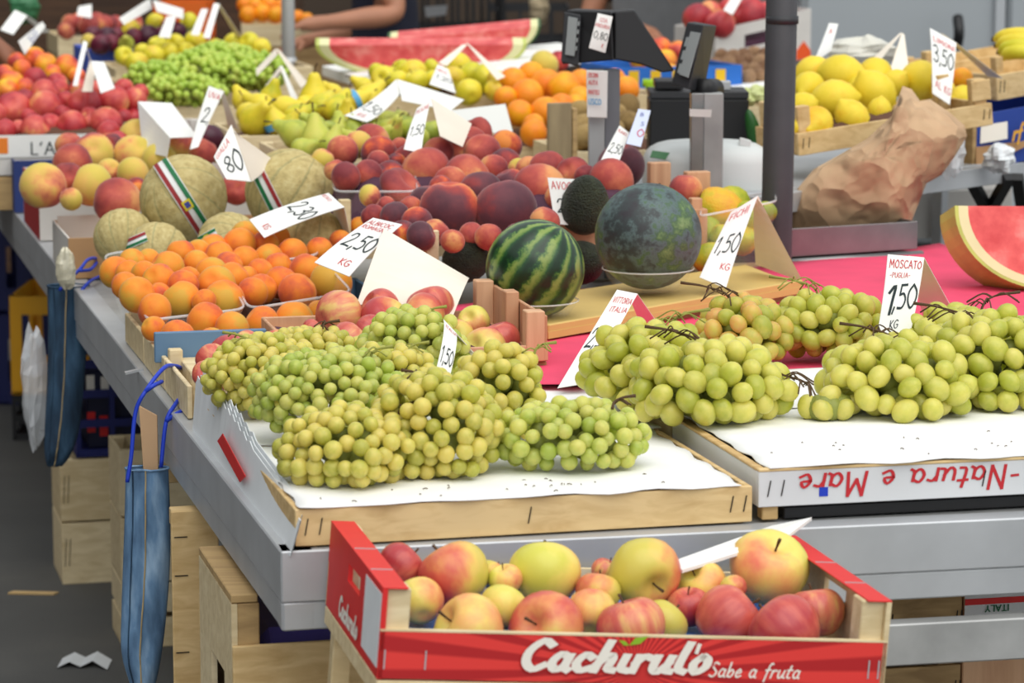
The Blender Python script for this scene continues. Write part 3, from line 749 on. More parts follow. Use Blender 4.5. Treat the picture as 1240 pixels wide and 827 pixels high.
# ------------------------------------------------------------------ grapes
def rotz(a): return np.array([[math.cos(a), -math.sin(a), 0], [math.sin(a), math.cos(a), 0], [0, 0, 1]])
BM = {k: with_mat(proto('berry_' + k, BERRYL if k in 'ba' else BERRY, m_), m_, 'berry_' + k) for k, m_ in dict(y=M_GRAPE_Y, g=M_GRAPE_G, b=M_GRAPE_B, a=M_GRAPE_A).items()}
BERRIES = []
def bunch(label, u, v, t, hw, hh, hd, br, kind, yaw=0.0, group=None, fill=1.0, stem=None, tiltv=0.0, zmin=None, cap=140, tip=0.0):
    """one bunch: an egg of half width hw and half height hh (pixels) and half depth hd (metres) covered in berries of radius br (metres)."""
    c = PT(u, v, t); s = t / F; R = rotz(yaw)
    ax_ = np.array([hw * s, hd, hh * s])
    base = c.copy(); base[2] = max(c[2] - ax_[2], 0)
    root = empty('grape_bunch', base, label, 'grapes', group)
    view = unit(CAM - c)
    n_try = 3600; pts = []
    kx = ax_ - br * 0.8
    for i in range(n_try):
        z = nrs.uniform(-0.75, 1); a = nrs.uniform(0, 2 * math.pi); rr = math.sqrt(max(0, 1 - z * z))
        d = np.array([rr * math.cos(a), rr * math.sin(a), z])
        if tip: d = d * np.array([1, 1 - tip * d[0] * .5, 1 - tip * d[0]])
        p = c + R @ (d * kx * nrs.uniform(.86, 1.06))
        if tiltv: p[2] += (p[0] - c[0]) * tiltv
        nn = R @ unit(d / kx)
        if max(nn @ view, nn[2] * .8) < -0.12: continue
        if zmin is not None and p[2] < zmin + br * .95: p[2] = zmin + br * (.95 + .15 * nrs.rand())
        ok = True
        for q_, r_ in pts:
            if np.sum((p - q_) ** 2) < (1.62 * br) ** 2: ok = False; break
        if not ok: continue
        for q_, r_ in BERRIES:
            if abs(p[0] - q_[0]) < .03 and np.sum((p - q_) ** 2) < (.8 * (br + r_)) ** 2: ok = False; break
        if not ok: continue
        pts.append((p, br * nrs.uniform(.88, 1.1)))
        if len(pts) >= cap: break
    for p, r in pts:
        o = bpy.data.objects.new('berry', BM[kind]); COL.objects.link(o); o.parent = root
        o.location = Vector(p - base); o.scale = (r,) * 3
        o.rotation_euler = (nrs.uniform(-1.2, 1.2), nrs.uniform(-1.2, 1.2), nrs.uniform(0, 6))
    BERRIES.extend(pts)
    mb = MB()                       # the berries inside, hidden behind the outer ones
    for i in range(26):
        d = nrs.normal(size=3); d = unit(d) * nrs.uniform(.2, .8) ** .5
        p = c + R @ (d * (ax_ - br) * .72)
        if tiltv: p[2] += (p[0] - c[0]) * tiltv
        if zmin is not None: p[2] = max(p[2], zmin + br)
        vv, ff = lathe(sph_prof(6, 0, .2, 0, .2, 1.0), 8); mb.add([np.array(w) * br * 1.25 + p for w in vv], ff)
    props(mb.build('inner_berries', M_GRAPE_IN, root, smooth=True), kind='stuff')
    # stalk: rises from the middle and curves away, with small side twigs
    st = stem or (0.2, 0.6); K_ = 2.0 if kind in 'ab' else 1.0
    top = c + np.array([st[0] * ax_[0], st[1] * ax_[1] * .3, ax_[2] * .75])
    e = [top + K_ * q_ for q_ in (V(0, 0, -.02), V(.004, 0, .004), V(.014 * math.copysign(1, st[0]), .004, .012), V(.034 * math.copysign(1, st[0]), .006, .015))]
    sb = MB().add(*tube(catmull(e, 4), [.0022, .002, .0016, .0028], 6))
    for k in range(5 if K_ == 1 else 9):
        a = nrs.uniform(0, 6.28); w = e[1] + (e[2] - e[1]) * nrs.uniform(0, 1)
        sb.add(*tube(catmull([w, w + K_ * V(math.cos(a) * .008, math.sin(a) * .008, .003), w + K_ * V(math.cos(a) * .02, math.sin(a) * .02, -.004)], 3), [.0012, .001, .0013], 5))
    sb.build('stalk', STEM_G if nrs.rand() < .5 else STEM, root, smooth=True)
    return root

GL = 'grape bunches in the pine crate'
P_ = .914
bunch('golden grape bunch at the front corner nearest the serrated bags', 425, 545, 3.88, 92, 58, .10, .0112, 'y', -.2, GL, zmin=P_, stem=(.6, .3), cap=246)
bunch('golden grape bunch lying mid front with the most amber berries', 525, 522, 3.93, 84, 78, .10, .0116, 'y', .3, GL, zmin=P_, stem=(-.1, .4), cap=261)
bunch('small tight pale green bunch beside the big green grapes', 690, 530, 3.95, 98, 48, .075, .0112, 'g', .15, GL, zmin=P_, stem=(.5, .3), cap=217)
bunch('yellow grape bunch between the folded tag and the magenta paper', 604, 478, 4.16, 58, 66, .09, .0122, 'y', .2, GL, zmin=P_, stem=(.7, .3), cap=188)
bunch('pale green grape bunch in the middle of the golden heap', 398, 478, 4.12, 96, 58, .11, .0100, 'g', -.1, GL, zmin=P_ + .0, stem=(.5, .4), cap=275)
bunch('yellowish grape bunch on the left end against the red apples', 318, 455, 4.36, 70, 52, .11, .0098, 'y', -.3, GL, zmin=P_ - .02, stem=(-.3, .3), cap=217)
bunch('green grape bunch at the back behind the folded tag', 500, 425, 4.46, 68, 54, .09, .0110, 'g', .2, GL, zmin=P_, stem=(.2, .4), cap=188)
bunch('thin bunch of golden grapes reaching up to the apricot basket', 372, 424, 4.56, 62, 30, .08, .0098, 'y', -.2, GL, zmin=P_, stem=(.2, .4), cap=130)
bunch('grape bunch tucked in the middle beneath the bare stalk', 465, 468, 4.22, 74, 52, .09, .0106, 'y', .1, GL, zmin=P_, stem=(.35, .5), cap=174)
GR = 'big green grapes on white paper'
P2 = .9345
bunch('big green grape bunch beside the long folded tag', 788, 455, 4.35, 84, 70, .11, .0155, 'b', .1, GR, zmin=P2, stem=(.2, .6), cap=130)
bunch('big green grape bunch spilling over the white crate corner', 860, 472, 4.20, 102, 64, .10, .0155, 'b', .2, GR, zmin=P2, stem=(-.2, .6), cap=140)
bunch('amber tinted grape bunch with tall bare green stalks', 900, 402, 4.70, 58, 46, .09, .0148, 'a', .1, GR, zmin=.926, stem=(-.4, .6), cap=90)
bunch('green grape bunch lying on magenta paper before the watermelon', 1005, 394, 4.76, 72, 46, .09, .0152, 'b', .1, GR, zmin=.926, stem=(-.3, .5), cap=100)
bunch('big green grape bunch in front of the MOSCATO tag', 1085, 472, 4.26, 98, 70, .11, .0158, 'b', .1, GR, zmin=P2, stem=(-.1, .5), cap=140)
bunch('big green grape bunch cut by the picture edge', 1205, 458, 4.34, 102, 84, .12, .0158, 'b', .15, GR, zmin=P2, stem=(-.4, .6), cap=170)
bunch('small spill of green grapes left of the MOSCATO bunch', 1006, 494, 4.2, 40, 24, .03, .0142, 'b', .2, GR, zmin=P2, stem=(-.8, .2), cap=14)
bunch('green grape bunch behind the MOSCATO tag', 1160, 412, 4.62, 80, 44, .09, .0152, 'b', .1, GR, zmin=P2, stem=(.3, .5), cap=100)

# dry bits fallen from the bunches onto the paper
mb = MB()
for k in range(46):
    if k % 2: w = A0 + RR * nrs.uniform(.03, .56) + DD * nrs.uniform(.01, .09); w[2] = .9145
    else: w = q + ax * nrs.uniform(.03, .55) + ay * nrs.uniform(.01, .16); w[2] = .9350
    a = nrs.uniform(0, 3.1); d_ = V(math.cos(a), math.sin(a), 0) * nrs.uniform(.001, .0035)
    mb.add(*tube([w - d_, w + V(0, 0, .001), w + d_], .0007, 4))
props(mb.build('stalk_debris', STEM, None), 'dry stalk bits scattered on the white paper', 'debris', kind='stuff')

# ------------------------------------------------------------------ the red apple box in front of the table
m, n, b = base_mat('red_rays_print')
tc = nd(n, 'ShaderNodeTexCoord'); sp = nd(n, 'ShaderNodeSeparateXYZ'); n.links.new(tc.outputs['Object'], sp.inputs[0])
an = math_(n, 'ARCTAN2', math_(n, 'ADD', sp.outputs['Z'], .012), sp.outputs['X'])
si = math_(n, 'SINE', math_(n, 'MULTIPLY', an, 46.0))
n.links.new(ramp(n, [(0.3, H(178, 22, 26)), (0.6, H(226, 56, 50))], math_(n, 'ADD', math_(n, 'MULTIPLY', si, .5), .5)), b.inputs['Base Color'])
b.inputs['Roughness'].default_value = .5
RAYS = m
B0 = PT(456, 822, 3.36); B1 = PT(1070, 834, 3.50)
bx = unit(B1 - B0); by = V(-bx[1], bx[0], 0); by = unit(by); BU = np.cross(bx, by); BW = np.linalg.norm(B1 - B0); BDp = .36
fb = empty('apple_box', B0 + bx * BW / 2 + by * BDp / 2, 'red printed wooden box of apples with CACHIRULO lettering', 'crate')
BH, EH = .056, .104
fp = box_part('front_panel', B0, bx * BW, by * .006, BU * BH, RAYS, fb, .0008)
v, f = hexa(B0 - by * .0004 + BU * (BH - .0005), bx * BW, by * .007, BU * .0022); mesh('panel_edge', v, f, PINE_PALE, fp)
box_part('back_panel', B0 + by * (BDp - .006), bx * BW, by * .006, BU * BH, PINE_PALE, fb, .0008)
for k in range(4):
    box_part('bottom_board', B0 + by * (.012 + k * (BDp - .02) / 4) + bx * .012, bx * (BW - .024), by * (BDp / 4 - .012), BU * .005, PINE_PALE, fb)
for side in (0, 1):
    o = B0 + bx * (0 if side == 0 else BW - .006)
    # outer red board with a hand hole
    zb, zt = 0.0, EH
    hy0, hy1, hz0, hz1 = .14, .22, .062, .084
    for (y0, y1, z0, z1) in ((0, hy0, zb, zt), (hy1, BDp, zb, zt), (hy0, hy1, zb, hz0), (hy0, hy1, hz1, zt)):
        box_part('end_board', o + by * y0 + BU * z0, bx * .006, by * (y1 - y0), BU * (z1 - z0), RED if side == 0 else PINE_PALE, fb, 0)
    tp = B0 + bx * (-.0004 if side == 0 else BW - .0296) + BU * EH
    box_part('top_wrap', tp, bx * .03, by * BDp, BU * .002, RED, fb, .0005)
    for j in (0, 1):
        q = B0 + bx * (.006 if side == 0 else BW - .034) + by * (.0062 if j == 0 else BDp - .04)
        box_part('corner_post', q, bx * .028, by * .034, BU * EH, PINE_PALE, fb, .0015)
    if side == 0:
        v, f = hexa(o - bx * .0008 + by * .004 + BU * .012, bx * .0008, by * .1, BU * .085); mesh('paper_label', v, f, GLASSW, fb)
    for s_ in (.09, .2):
        v, f = beam(tp + by * s_ + BU * .0025 + bx * .002, tp + by * s_ + BU * .0025 + bx * .028, .0015, .001); mesh('staple', v, f, METAL, fb)
for s_ in (.012, .09, .36, .63, .965, .985):
    v, f = beam(B0 + bx * BW * s_ - by * .0008 + BU * .034, B0 + bx * BW * s_ - by * .0008 + BU * .012, .0016, .001, (0, 1, 0)); mesh('staple', v, f, METAL, fb)
LG = 'Cachirulo'
def fsurf(off): return front_surf(B0 - by * off, bx, BU, -by)
hh = .034; wd = .222 / (text_width(LG) * hh)
write(LG, fsurf(.0008), .1655, .0145, hh, wd, RED_D, fb, wr=.30, slant=.25, name='logo_shadow')
write(LG, fsurf(.0016), .1645, .0155, hh, wd, WHITEP, fb, wr=.22, slant=.25, name='logo_lettering')
write("'", fsurf(.0016), .372, .014, .034, 1, WHITEP, fb, wr=.14)
write('Sabe a fruta', fsurf(.0010), .39, .011, .017, 1.08, WHITEP, fb, wr=.12, slant=.25)
for a, sx, ln in ((.75, 1, .03), (2.45, -1, .017)):
    c0 = np.array((.292, .046)); d = np.array((math.cos(a), math.sin(a) * .55)); nn = np.array((-d[1], d[0]))
    pts = [c0, c0 + d * ln * .4 + nn * ln * .2, c0 + d * ln, c0 + d * ln * .5 - nn * ln * .16]
    v = [B0 - by * (.0022 + e) + bx * p[0] + BU * p[1] for e in (0, .0004) for p in pts]
    mesh('printed_leaf', v, [(0, 1, 2, 3), (7, 6, 5, 4), (0, 4, 5, 1), (1, 5, 6, 2), (2, 6, 7, 3), (3, 7, 4, 0)], GREENP, fb)
ls = front_surf(B0 + by * .26 - bx * .0006, -by, BU, -bx)
write(LG, ls, .0, .012, .024, .13 / (text_width(LG) * .024), WHITEP, fb, wr=.22, slant=.2)
bl = mesh('liner', *hexa(B0 + bx * .036 + by * .012 + BU * .008, bx * (BW - .072), by * (BDp - .024), BU * .012), BLUE_TRAY, fb)

tf = lambda u, v: 3.46 + (760 - v) * .0019 + (u - 456) * .00023
A_ = [(485, 686, 27, 'apple_r'), (550, 697, 40, 'apple_ry'), (508, 728, 27, 'apple_y'), (568, 764, 41, 'apple_y'), (609, 735, 26, 'apple_y'), (594, 696, 17, 'apple_ry'), (612, 702, 19, 'apple_y'),
      (659, 696, 40, 'apple_y'), (663, 762, 42, 'apple_ry'), (716, 743, 28, 'apple_y'), (724, 718, 25, 'apple_ry'), (780, 693, 40, 'apple_ry'), (733, 692, 16, 'apple_r'), (765, 760, 38, 'apple_r'),
      (803, 755, 27, 'apple_ry'), (834, 735, 24, 'apple_r'), (849, 708, 28, 'apple_y'), (883, 752, 40, 'apple_r'), (888, 712, 15, 'apple_ry'), (931, 688, 44, 'apple_y'), (951, 765, 41, 'apple_r'), (988, 742, 32, 'apple_r')]
L_ = ['red apple in the back corner by the hand hole', 'large red and yellow apple with a stalk beside the hand hole end', 'apple wedged under the large stalked one at the box corner', 'pale yellow apple behind the first letters of the box front',
      'dull yellow apple sunk behind the pale yellow one', 'small red glimpse of an apple behind the large stalked one', 'yellowish apple hidden at the back between two large ones', 'big green and pink apple standing highest mid box',
      'blushed apple below the big green and pink one', 'yellow apple with a short stalk right of the green and pink one', 'apple tucked behind the yellow short-stalked one', 'big yellow and red apple under the box centre tag end',
      'small red apple peeping out at the back centre', 'rosy apple with a stalk above the last logo letters', 'peach coloured apple half covered by the rosy one', 'dark red apple between the yellow-red one and the card',
      'amber apple beneath the white card', 'red apple in the front row under the white card', 'orange red apple glimpsed under the yellow top apple', 'large yellow apple on top at the end of the white card',
      'pinkish red apple in the front row near the end board', 'red and green apple against the end board']
heap(A_, tf, 'apple_ry', 'apple', None, 'apple', 'apples in the red box', slack=.92, grow=1.12, stem=True, labels=dict(enumerate(L_)), tmin=lambda u, v, r: 3.375 + r * 3.4 / F + (u - 456) * .00023,
     rots={1: (.5, .45, 3.4), 7: (-.3, .5, 1.0), 13: (-.2, .3, 2), 11: (1.9, .3, .5), 19: (-.5, .2, 4)})
v = [PT(*q) for q in ((813, 684, 3.66), (826, 694, 3.64), (950, 655, 3.72), (983, 630, 3.76), (935, 640, 3.78))]
v = [p + ZU * .004 for p in v] + v
cd = mesh('loose_card', v, [(0, 1, 2, 3, 4), (9, 8, 7, 6, 5)] + [(i, (i + 1) % 5, 5 + (i + 1) % 5, 5 + i) for i in range(5)], CARD); props(cd, 'white card lying over the apples in the red box', 'card')

# ---- crates under the red box and under the table
def stack_crate(p, dx, dy, h, label, wood_=PINE_PALE, n_side=2, group=None, slat_h_=None, **kw):
    return crate('wooden_crate', p, dx, dy, h, label, 'crate', wood_, n_side, slat_h_, .008, .024, None, True, .012, True, group, **kw)[0]
p = B0.copy(); p[2] = .0
bh = unit(V(bx[0], bx[1], 0))
stack_crate(p, bh * BW, by * .36, .225, 'lowest pine crate of the stack that carries the apple box', PINE, 2)
stack_crate(p + ZU * .227, bh * BW, by * .36, .225, 'middle pine crate of the stack that carries the apple box', PINE, 2)
stack_crate(B0 - BU * .232, bx * BW, by * .36, .23, 'topmost pine crate directly under the red apple box', PINE_PALE, 2, slat_h_=.022)
q = PT(280, 732, 3.97)
sc_ = empty('wooden_crate', V(q[0] + .2, q[1] + .1, q[2] - .42), 'pale crate with a hand slot showing purple under the table corner', 'crate')
w0 = V(q[0], q[1], q[2] - .42)
for (d0, d1, z0, z1) in ((0, .3, .31, .42), (0, .07, .23, .31), (.19, .3, .23, .31), (0, .3, 0, .23)): box_part('side_board', w0 + DD * d0 + ZU * z0, RR * .008, DD * (d1 - d0), ZU * (z1 - z0), PINE_PALE, sc_, 0)
for r_, d_ in ((.008, 0), (.43, 0), (.008, .27), (.43, .27)): box_part('corner_post', w0 + RR * r_ + DD * d_, RR * .03, DD * .03, ZU * .42, PINE_OLD, sc_)
box_part('top_bar', w0 + ZU * .421, RR * .036, DD * .3, ZU * .012, PINE_OLD, sc_)
for k in range(5): box_part('slat', w0 - DD * .009 + ZU * (.01 + k * .072), RR * .46, DD * .008, ZU * .066, PINE, sc_)
for k in range(5): box_part('slat', w0 + DD * .302 + ZU * (.01 + k * .072), RR * .46, DD * .008, ZU * .066, PINE, sc_)
pu = mesh('purple_bag', *hexa(V(q[0], q[1], q[2] - .25) + RR * .03 + DD * .03, RR * .4, DD * .24, ZU * .2), plain('purple_film', H(90, 80, 160), .4), bevel=.03); props(pu, 'purple plastic bag packed inside the crate under the table corner', 'bag')
q = PT(207, 615, 4.5); q2 = q.copy(); q2[2] = 0
cr = stack_crate(V(q[0], q[1], .28), RR * .30, DD * .38, .46, 'upright pine crate beside the lower jeans pouch', PINE, 1, slat_h=None) if False else None
up_c = empty('wooden_crate', V(q[0] + .1, q[1] + .15, .27), 'pine crate stood on end beside the lower jeans pouch', 'crate')
for k, (r0, w) in enumerate(((0, .072), (.08, .07), (.158, .07))):
    box_part('slat', V(q[0], q[1], .27) + RR * r0, RR * w, DD * .008, ZU * .47, PINE, up_c)
for d_ in (0.008, .34):
    for z_ in (.27, .714): box_part('end_bar', V(q[0], q[1], z_) + DD * d_ + RR * .002, RR * .22, DD * .03, ZU * .026, PINE, up_c)
for z_ in (.40, .52, .64, .70):
    v, f = beam(V(q[0], q[1], z_) - DD * .001 + RR * .004, V(q[0], q[1], z_) - DD * .001 + RR * .024, .001, .0014); mesh('staple', v, f, STAPLE, up_c)
cr_lo = stack_crate(V(q[0] + .0, q[1], 0), RR * .36, DD * .38, .265, 'floor crate under the pine crate stood on end', PINE, 2, staples=False)
q = PZ(76, 708, 0); dxx = RR * .34
stack_crate(q, dxx, DD * .22, .15, 'lower of the two pale crates under the dark blue crate', PINE_PALE, 1, staples=True)
stack_crate(q + ZU * .155, dxx, DD * .22, .15, 'upper of the two pale crates under the dark blue crate', PINE_PALE, 1, staples=True)
# dark blue lattice crate
def lattice_crate(p, dx, dy, h, label, mat, nx=5, nz=3, group=None, bar=.012):
    root = empty('plastic_crate', p + dx / 2 + dy / 2, label, 'crate', group)
    ux, uy = unit(dx), unit(dy); W, L = np.linalg.norm(dx), np.linalg.norm(dy)
    for (o, d_, w, nn) in ((p, ux, W, uy), (p + dy - uy * .01, ux, W, uy), (p + uy * .01, uy, L - .02, ux), (p + dx - ux * .01 + uy * .01, uy, L - .02, ux)):
        mb = MB()
        for i in range(nx + 1): mb.add(*hexa(o + d_ * (w - bar) * i / nx, d_ * bar, nn * .01, ZU * h))
        for k in range(nz + 1): mb.add(*hexa(o + ZU * (h - bar * 1.6) * k / nz + nn * .001, d_ * w, nn * .008, ZU * bar * 1.6))
        mb.build('lattice_side', mat, root)
    box_part('base', p, dx, dy, ZU * .01, mat, root)
    return root
lattice_crate(q + ZU * .31 + RR * .04, RR * .34, DD * .22, .235, 'dark blue lattice crate on the two pale crates', BLUE_CR, 4, 3)
ca = mesh('carton', *hexa(q + ZU * .325 + RR * .07 + DD * .03, RR * .28, DD * .17, ZU * .19), BLUE_CR2, None, bevel=.004); props(ca, 'dark carton with white and red print inside the blue lattice crate', 'box')
for k, (a_, z_, m_) in enumerate(((.10, .13, WHITEP), (.135, .125, WHITEP), (.10, .04, RED), (.13, .03, RED))):
    v, f = hexa(q + ZU * (.325 + z_) + RR * (a_ - .03) + DD * .0285, RR * .02, DD * .001, ZU * .05); mesh('print', v, f, m_, ca)
q = PZ(149, 786, 0)
for k, z_ in enumerate((0, .15, .30)):
    stack_crate(q + ZU * z_, RR * .3, DD * .2, .145, ('lowest', 'middle', 'topmost')[k] + ' crate of the stack behind the lower jeans pouch', PINE_PALE, 1 if k else 2, staples=False)
q = PT(14, 472, 9.0); q[2] = 0
yc = lattice_crate(q + ZU * .14, V(.3, 0, 0), V(0, .4, 0), .3, 'yellow plastic crate standing beyond the far end of the rail', YEL_CR, 1, 1, None, .035)
lattice_crate(q + ZU * .0 + V(.0, -.0, 0), V(.32, 0, 0), V(0, .42, 0), .135, 'black crate under the yellow plastic crate', BLACKP, 4, 2)
q = PT(-40, 430, 9.6); q[2] = 0
for k in range(2): lattice_crate(q + ZU * (.30 * k), V(.3, 0, 0), V(0, .4, 0), .295, ('lower', 'upper')[k] + ' dark blue crate at the picture edge beyond the yellow one', BLUE_CR, 3, 1, None, .05)
for k, (u_, t_) in enumerate(((75, 8.6), (120, 8.0))):
    q = PT(u_, 430, t_); q[2] = 0
    lattice_crate(q, V(.36, .05, 0), V(-.05, .4, 0), .30, ('black crate in the shade behind the upper jeans pouch', 'black crate in the shade behind the dark blue lattice crate')[k], BLACKP, 5, 3)
# ---- right, under the rails
q = PT(1168, 722, 4.3)
bxw = empty('fruit_carton', V(q[0] + .2, q[1] + .15, q[2] - .2), 'white carton with a red stripe and green lettering under the right rail', 'box')
box_part('carton_wall', V(q[0], q[1], q[2] - .2), ax * .5, ay * .35, ZU * .2, PLY, bxw)
box_part('printed_face', V(q[0], q[1], q[2] - .045) - ay * .002, ax * .5, ay * .0015, ZU * .045, WBOARD, bxw, 0)
box_part('red_stripe', V(q[0], q[1], q[2] - .013) - ay * .003, ax * .5, ay * .001, ZU * .009, RED, bxw, 0)
write('ITALY', front_surf(V(q[0], q[1], q[2] - .015) - ay * .003 + ax * .068, -ax, -ZU, -ay), 0, 0, .009, 1.6, plain('green_ink', H(40, 100, 70), .6), bxw, wr=.16)
q = PT(1075, 730, 4.25)
stack_crate(V(q[0] - .1, q[1], q[2] - .30), ax * .22, ay * .35, .30, 'brown crate leaning in the gap under the right rail', PINE_OLD, 3)
q = PT(1000, 760, 4.6)
stack_crate(V(q[0] - .7, q[1], 0), ax * 1.0, ay * .35, .5, 'wide old crate in the dark under the table front', PINE_OLD, 3, staples=False)

# ------------------------------------------------------------------ jeans pouches, ribbons, bags on the left rail
m, n, b = base_mat('denim')
tc = nd(n, 'ShaderNodeTexCoord'); n1 = nd(n, 'ShaderNodeTexNoise'); n1.inputs['Scale'].default_value = 16; n1.inputs['Detail'].default_value = 8
mp = nd(n, 'ShaderNodeMapping'); mp.inputs['Scale'].default_value = (2.0, 2.0, .5)
n.links.new(tc.outputs['Object'], mp.inputs[0]); n.links.new(mp.outputs[0], n1.inputs['Vector'])
n.links.new(ramp(n, [(.32, H(64, 92, 122)), (.5, H(98, 132, 166)), (.68, H(150, 178, 204))], n1.outputs['Fac']), b.inputs['Base Color'])
b.inputs['Roughness'].default_value = .9
DENIM = m
m2 = m.copy(); m2.name = 'dark_denim'
for el, c_ in zip(m2.node_tree.nodes['Color Ramp'].color_ramp.elements, (H(26, 46, 66), H(40, 68, 92), H(62, 94, 122))): el.color = c_
DENIM_D = m2
THREAD = plain('pale_thread', H(170, 150, 110), .8)
def jeans(label, rows, mat, depth=.02, ribbons=()):
    """rows: (u_left, u_right, v, t) down the leg."""
    n_ = 20; V_, F_ = [], []
    rr_ = []
    for (ul, ur, vv, t_) in rows: rr_.append((PT(ul, vv, t_), PT(ur, vv, t_)))
    dense = []
    L_ = catmull([a for a, b_ in rr_], 4); R_ = catmull([b_ for a, b_ in rr_], 4)
    for i, (a, b_) in enumerate(zip(L_, R_)):
        c = (a + b_) / 2; h = (b_ - a) / 2; d = unit(V(-h[1], h[0], 0)) * depth * (1 if i < len(L_) * .7 else max(.25, 1 - (i / len(L_) - .7) * 2.5))
        for k in range(n_):
            an = 2 * math.pi * k / n_
            wob = 1 + .16 * math.sin(i * .7 + k * 1.6) + .1 * math.sin(i * 1.9 - k * 2.3)
            V_.append(c + h * math.cos(an) + d * math.sin(an) * wob)
    m_ = len(L_)
    for i in range(m_ - 1):
        for k in range(n_): F_.append((i * n_ + k, i * n_ + (k + 1) % n_, (i + 1) * n_ + (k + 1) % n_, (i + 1) * n_ + k))
    F_.append(tuple((m_ - 1) * n_ + k for k in range(n_)))
    base = np.mean([V_[i] for i in range((m_ - 1) * n_, m_ * n_)], axis=0)
    root = empty('denim_pouch', base, label, 'pouch')
    mesh('trouser_leg', V_, F_, mat, root, smooth=True)
    for kk in (15, 13):
        mesh('seam', *tube([V_[i * n_ + kk] + unit(CAM - V_[i * n_ + kk]) * .0012 for i in range(m_)], .0012, 5), THREAD if kk == 15 else DENIM_D, root)
    mesh('hem', *tube([V_[k % n_] for k in range(n_ + 1)], .0022, 5), mat, root)
    for rb in ribbons:
        pts = catmull([PT(*q_) for q_ in rb], 6)
        mesh('ribbon', *tube(pts, .0035, 6), RIBBON, root, smooth=True)
    return root
jeans('dark jeans leg pouch tied to the far part of the rail', [(57, 108, 346, 6.1), (58, 106, 400, 6.1), (57, 102, 460, 6.1), (54, 96, 520, 6.1), (54, 86, 550, 6.1), (57, 76, 564, 6.1)], DENIM_D, .03,
      [[(72, 352, 6.05), (84, 338, 6.05), (97, 326, 6.06), (106, 315, 6.1), (116, 313, 6.2), (121, 322, 6.3)], [(93, 360, 6.05), (101, 349, 6.05), (110, 340, 6.08), (125, 333, 6.2)], [(97, 328, 6.05), (110, 326, 6.1), (117, 318, 6.2)]])
jeans('light blue jeans leg pouch tied to the near part of the rail', [(152, 204, 567, 4.70), (151, 206, 620, 4.70), (149, 206, 680, 4.70), (147, 202, 740, 4.70), (147, 196, 790, 4.70), (158, 188, 830, 4.70), (166, 178, 850, 4.70)], DENIM, .022,
      [[(154, 584, 4.66), (159, 552, 4.66), (164, 500, 4.66), (176, 474, 4.66), (198, 446, 4.7), (212, 443, 4.8), (224, 449, 4.9)], [(195, 566, 4.66), (201, 512, 4.66), (212, 490, 4.68), (223, 476, 4.75)], [(201, 510, 4.66), (218, 499, 4.66), (238, 494, 4.72)], [(176, 474, 4.66), (186, 467, 4.66), (196, 462, 4.7)]])
def card_block(name, corners, th, mat, label, cat):
    c = [PT(*q_) for q_ in corners]; nn = unit(np.cross(c[1] - c[0], c[3] - c[0]))
    if nn @ (CAM - c[0]) < 0: nn = -nn
    v = [p_ for p_ in c] + [p_ - nn * th for p_ in c]
    return props(mesh(name, v, [(0, 1, 2, 3), (7, 6, 5, 4), (0, 4, 5, 1), (1, 5, 6, 2), (2, 6, 7, 3), (3, 7, 4, 0)], mat, bevel=.0006), label, cat)
kb = card_block('paper_bags', [(168, 491, 4.71), (190, 503, 4.71), (192, 590, 4.71), (175, 590, 4.71)], .008, KRAFT, 'bundle of brown paper bags stuck in the light jeans pouch', 'paper bag'); kb.name = 'paper_bag_bundle'
pk = MB()
for i in range(9):
    pass
# cellophane packet on the far rail
def blob(name, c, ax3, mat, label, cat, n_=12, seed=1, rough=.15, parent=None):
    rs = np.random.RandomState(seed); ph = rs.uniform(0, 6, 8)
    v, f = lathe(sph_prof(n_, 0, .2, 0, .2, 1.0), 18, lambda p_, a: tuple(np.array(p_) * (1 + rough * (math.sin(3 * a + ph[0] + 2 * p_[2]) * .5 + math.sin(5 * a + ph[1] + 4 * p_[2]) * .35 + math.sin(9 * p_[2] + ph[2] + a) * .3))))
    A3 = np.array(ax3)
    o = mesh(name, [c + A3.T @ np.array(p_) if A3.ndim == 2 else c + A3 * np.array(p_) for p_ in v], f, mat, parent)
    if label: props(o, label, cat)
    return o
blob('nut_packet', PT(80, 325, 6.0), (.02, .02, .042), plain('shiny_cellophane', H(206, 200, 176), .12, spec=.9, var=.25, scale=40), 'shiny cellophane packet beside the far jeans pouch', 'packet', seed=3)
blob('plastic_bag', PT(42, 470, 6.35), (.028, .05, .125), BAGP, 'translucent plastic bag hanging behind the dark jeans pouch', 'bag', seed=5, rough=.2)

# serrated paper bags leaning on the crate
e0 = PZ(238, 515, .862); e1 = PZ(357, 661, .862)
n_ = 34
bot = [e0 + (e1 - e0) * i / n_ for i in range(n_ + 1)]
tops = []
for i in range(n_ + 1):
    s = i / n_
    h_ = .082 * (1 - max(0, (s - .45)) / .55 * .45)
    tooth = .006 if (i % 2 == 0 and s < .62) else 0
    tops.append(bot[i] + ZU * (h_ + tooth) + LR * (.012 + .003 * math.sin(s * 9)) + unit(e0 - e1) * .03 * (1 - s))
bags = empty('bag_stack', (e0 + e1) / 2, 'stack of white paper bags with serrated edge leaning on the grape crate', 'paper bag')
for k in range(3):
    off = -LR * (.004 * k + .001) + unit(e1 - e0) * .012 * k - ZU * .004 * k
    v = [p_ + off for p_ in bot] + [p_ + off for p_ in tops] + [p_ + off - LR * .0012 for p_ in bot] + [p_ + off - LR * .0012 for p_ in tops]
    N1 = n_ + 1; f = []
    for i in range(n_): f += [(i, i + 1, N1 + i + 1, N1 + i), (2 * N1 + i, 3 * N1 + i, 3 * N1 + i + 1, 2 * N1 + i + 1), (N1 + i, N1 + i + 1, 3 * N1 + i + 1, 3 * N1 + i)]
    mesh('bag', v, f, GLASSW, bags)
